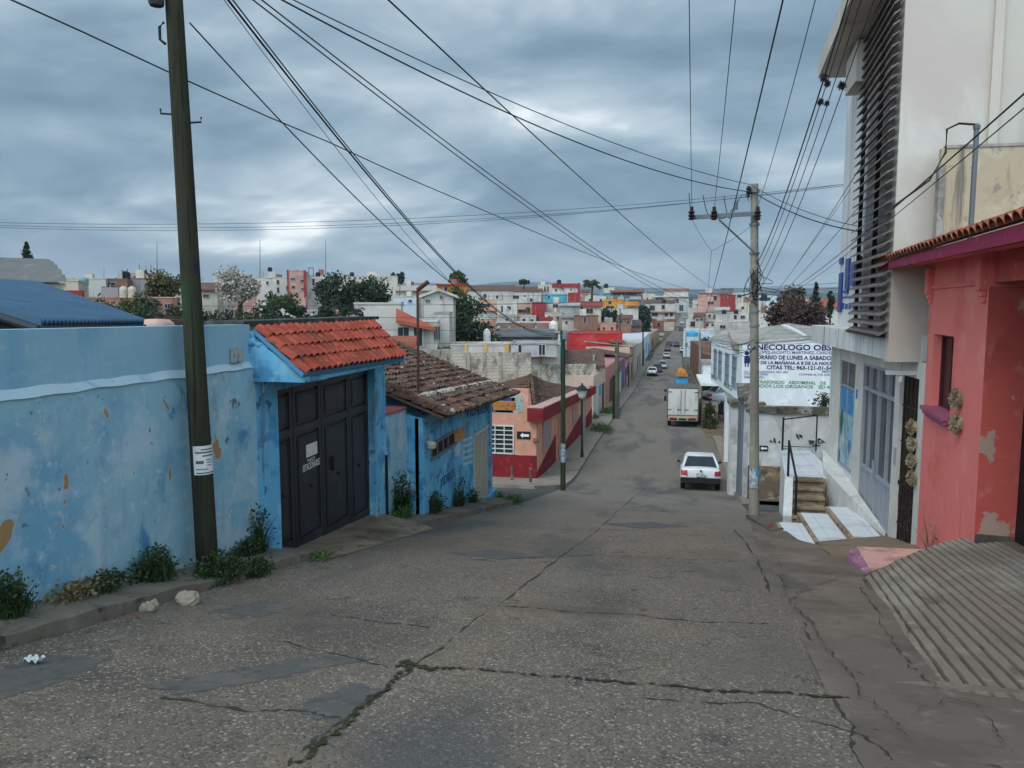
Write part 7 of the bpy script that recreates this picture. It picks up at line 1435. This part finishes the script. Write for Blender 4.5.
H('red roofed white house glimpsed by the white building', 819, 842, 308, 120, 'white', [(825, 316, 3, 4)], 'mono', RR, ridge=7)
H('low red house far right between the trees', 822, 842, 304, 150, 'red')
# filler roofs in the gaps, each its own house
q = random.Random(5)
cols = ['white', 'cream', 'pink', 'tan', 'lgrey', 'peach', 'salmon', 'bluew', 'brick']
fill = [(462, 482, 308, 175, 'cream'), (500, 520, 296.5, 260, 'tan'), (585, 606, 296, 250, 'white'), (640, 655, 294, 560, 'cream'), (614, 632, 318, 214, 'pink'), (545, 562, 313, 150, 'tan'), (562, 580, 318, 145, 'white'), (520, 536, 316, 150, 'white'), (500, 514, 315, 145, 'lgrey'), (600, 616, 324, 140, 'salmon'), (622, 641, 324.5, 216, 'cream'), (693, 704, 300, 330, 'cream'), (738, 760, 303, 200, 'cream'), (775, 800, 300, 220, 'white'), (796, 822, 300, 230, 'pink'), (340, 372, 292, 150, 'white'), (60, 92, 292, 110, 'cream'), (226, 262, 290, 140, 'pink'), (168, 200, 288, 130, 'tan'), (400, 424, 286, 180, 'white'), (-30, 20, 290, 100, 'pink'), (640, 652, 326, 300, 'tan')]
names = ['cream house left of the peach house', 'tan house behind the brown tiled hall', 'white house behind the small palm', 'cream house behind the tall far street house', 'pink house before the orange yellow house', 'tan house between red house and pale grey house', 'white roofed house below the pale grey house', 'white house below the peach openings', 'light grey house below the tall white block', 'salmon house before the dark tin sheds', 'cream house next to the leaning cypress', 'cream house at the top of the far street', 'cream house behind the concrete pole tangle', 'white house behind the brownish tree', 'pink house behind the pointed conifer', 'white house behind the big dark trees', 'cream house behind the red wall at left', 'pink house behind the blossom tree', 'tan house behind the olive tree', 'white house on the left skyline above the blue white house', 'pink house at the far left behind the arched roof', 'tan house at the bend of the far street']
for (u0, u1, vt, D, c_), nm in zip(fill, names):
    n_ = max(1, int((u1-u0)/8)); H('distant small '+nm, u0, u1, vt, D, c_, [(u0+(i+.5)*(u1-u0)/n_, vt+4+q.uniform(0, 1.5), q.uniform(1.6, 3), q.uniform(2, 3.2)) for i in range(n_)], q.choice([None, None, 'mono']), q.choice([RT, RR, P_['grey']]), ridge=2.5)
# tiny houses packed between the others on the far slope
q = random.Random(77)
for i in range(92):
    u = q.uniform(462, 640) if i < 70 else q.uniform(692, 740); v = q.uniform(291.5, 322); D = 320-(v-291)*4.2+q.uniform(-12, 12); w_ = q.uniform(6, 14)*(1 if v > 300 else .7)
    c_ = q.choice(['white', 'cream', 'tan', 'pink', 'lgrey', 'peach', 'brick', 'grey', 'salmon', 'tan', 'brick']); rf = q.choice([None, None, 'mono', 'gable', 'mono'])
    if u > 690: D = max(D, 215)
    if (D*math.tan(math.atan((u+w_/2-512)/F)-YAW) > cen(D)-9 if u < 663 else D*math.tan(math.atan((u-w_/2-512)/F)-YAW) < cen(D)+7): continue
    n_ = q.choice([1, 2, 2, 3]); wn = {'lgrey': 'light grey', 'bluew': 'pale blue', 'brick': 'brown brick'}.get(c_, c_)
    H('one of the tiny %s houses packed on the far slope%s' % (wn, ' under a brown roof' if rf else ''), u-w_/2, u+w_/2, v, D, c_, [(u-w_/2+(k+.5)*w_/n_, v+q.uniform(3, 4.5), q.uniform(1.4, 2.8), q.uniform(1.8, 3.2)) for k in range(n_)], rf, q.choice([RT, RT, P_['grey']]), ridge=3, dep=7, group='tiny houses packed on the far slope')
for i in range(36):
    u = q.uniform(465, 640) if i < 27 else q.uniform(695, 745); v = q.uniform(294, 330); D = 322-(v-291)*4.4
    if i >= 27: D = max(D, 200)
    if (D*math.tan(math.atan((u-512)/F)-YAW) > cen(D)-9 if u < 663 else D*math.tan(math.atan((u-512)/F)-YAW) < cen(D)+8): continue
    tree('small_tree', 'one of the small dark trees growing between the houses of the far slope', u, v+5, v-q.uniform(1, 3), q.uniform(6, 12), D, q.choice([LF1, LF1, LF3, LF2]), n=260, trunk=.1, group='small trees between the far houses')
# small roof clutter that carries the skyline
for (u, vb, D, lb) in ((270, 271.5, 118, 'dark roof tank on the white apartments at left'), (318, 276.5, 115, 'tiny black roof tank near the pink tower'), (352, 276.5, 178, 'tiny black roof tank behind the dark trees'), (559, 284, 220, 'dark tank on the red topped building'), (606, 288, 224, 'tiny tank above the small blue house'), (724, 314, 148, 'left black tank on the white terrace house'), (736, 314, 148, 'right black tank on the white terrace house'), (145, 274.5, 128, 'tiny dark tank on the far pinkish flat house'), (664, 303.5, 205, 'tiny dark tank over the white balcony house')):
    tag(tank('water_tank', lb, u, vb, vb-4.5, 4.5, D, MATS['tank_black']), None)
# ================================================================== HILLS
HILL = mat('forested_hill', (.035, .05, .035), 1, [((.02, .03, .022), .004, .4, .6), ((.06, .07, .045), .008, .55, .75)])
def ridge_(label, D, pts, depth):
    m = MB(); P = []
    us = [p[0] for p in pts]; N = 90
    for i in range(N+1):
        u = us[0]+(us[-1]-us[0])*i/N; v = interp(pts, u)+.5*math.sin(u*.11)+.35*math.sin(u*.31+1); P.append(pd(u, v, D))
    rows = [[V((p.x, p.y+k*depth, (p.z+25)*f_-25)) for p in P] for k, f_ in ((-1, 0), (-.45, .62), (0, 1), (1, .2))]
    n = N+1; m.add([p for r in rows for p in r], [(j*n+i, j*n+i+1, (j+1)*n+i+1, (j+1)*n+i) for j in range(3) for i in range(N)])
    tag(m.build('hills', HILL, smooth=True), kind='structure')
ridge_('far', 5200, [(-500, 300), (-200, 292), (0, 287), (62, 282.5), (78, 285), (120, 291), (150, 287), (190, 283), (240, 285), (300, 283), (360, 284), (420, 282), (470, 285), (520, 281), (560, 283.5), (620, 287), (690, 289.5), (760, 288), (830, 287), (1000, 280), (1400, 285)], 1400)
ridge_('near', 2300, [(-500, 300), (0, 296), (58, 284.5), (66, 282.3), (74, 284), (84, 290), (150, 298), (400, 297), (600, 296), (800, 293), (1400, 290)], 700)

# ================================================================== AIR
m = MB(); m.box(-6500, 6500, -60, 9300, -27, 190)
hz = m.build('haze', bpy.data.materials.new('air')); tag(hz, kind='stuff')
am = hz.data.materials[0]; am.use_nodes = True; at_ = am.node_tree
at_.nodes.remove(at_.nodes['Principled BSDF']); vol = at_.nodes.new('ShaderNodeVolumePrincipled'); vol.inputs['Density'].default_value = .00016; vol.inputs['Color'].default_value = (.70, .80, .92, 1); vol.inputs['Anisotropy'].default_value = .2
at_.links.new(vol.outputs[0], at_.nodes['Material Output'].inputs['Volume'])
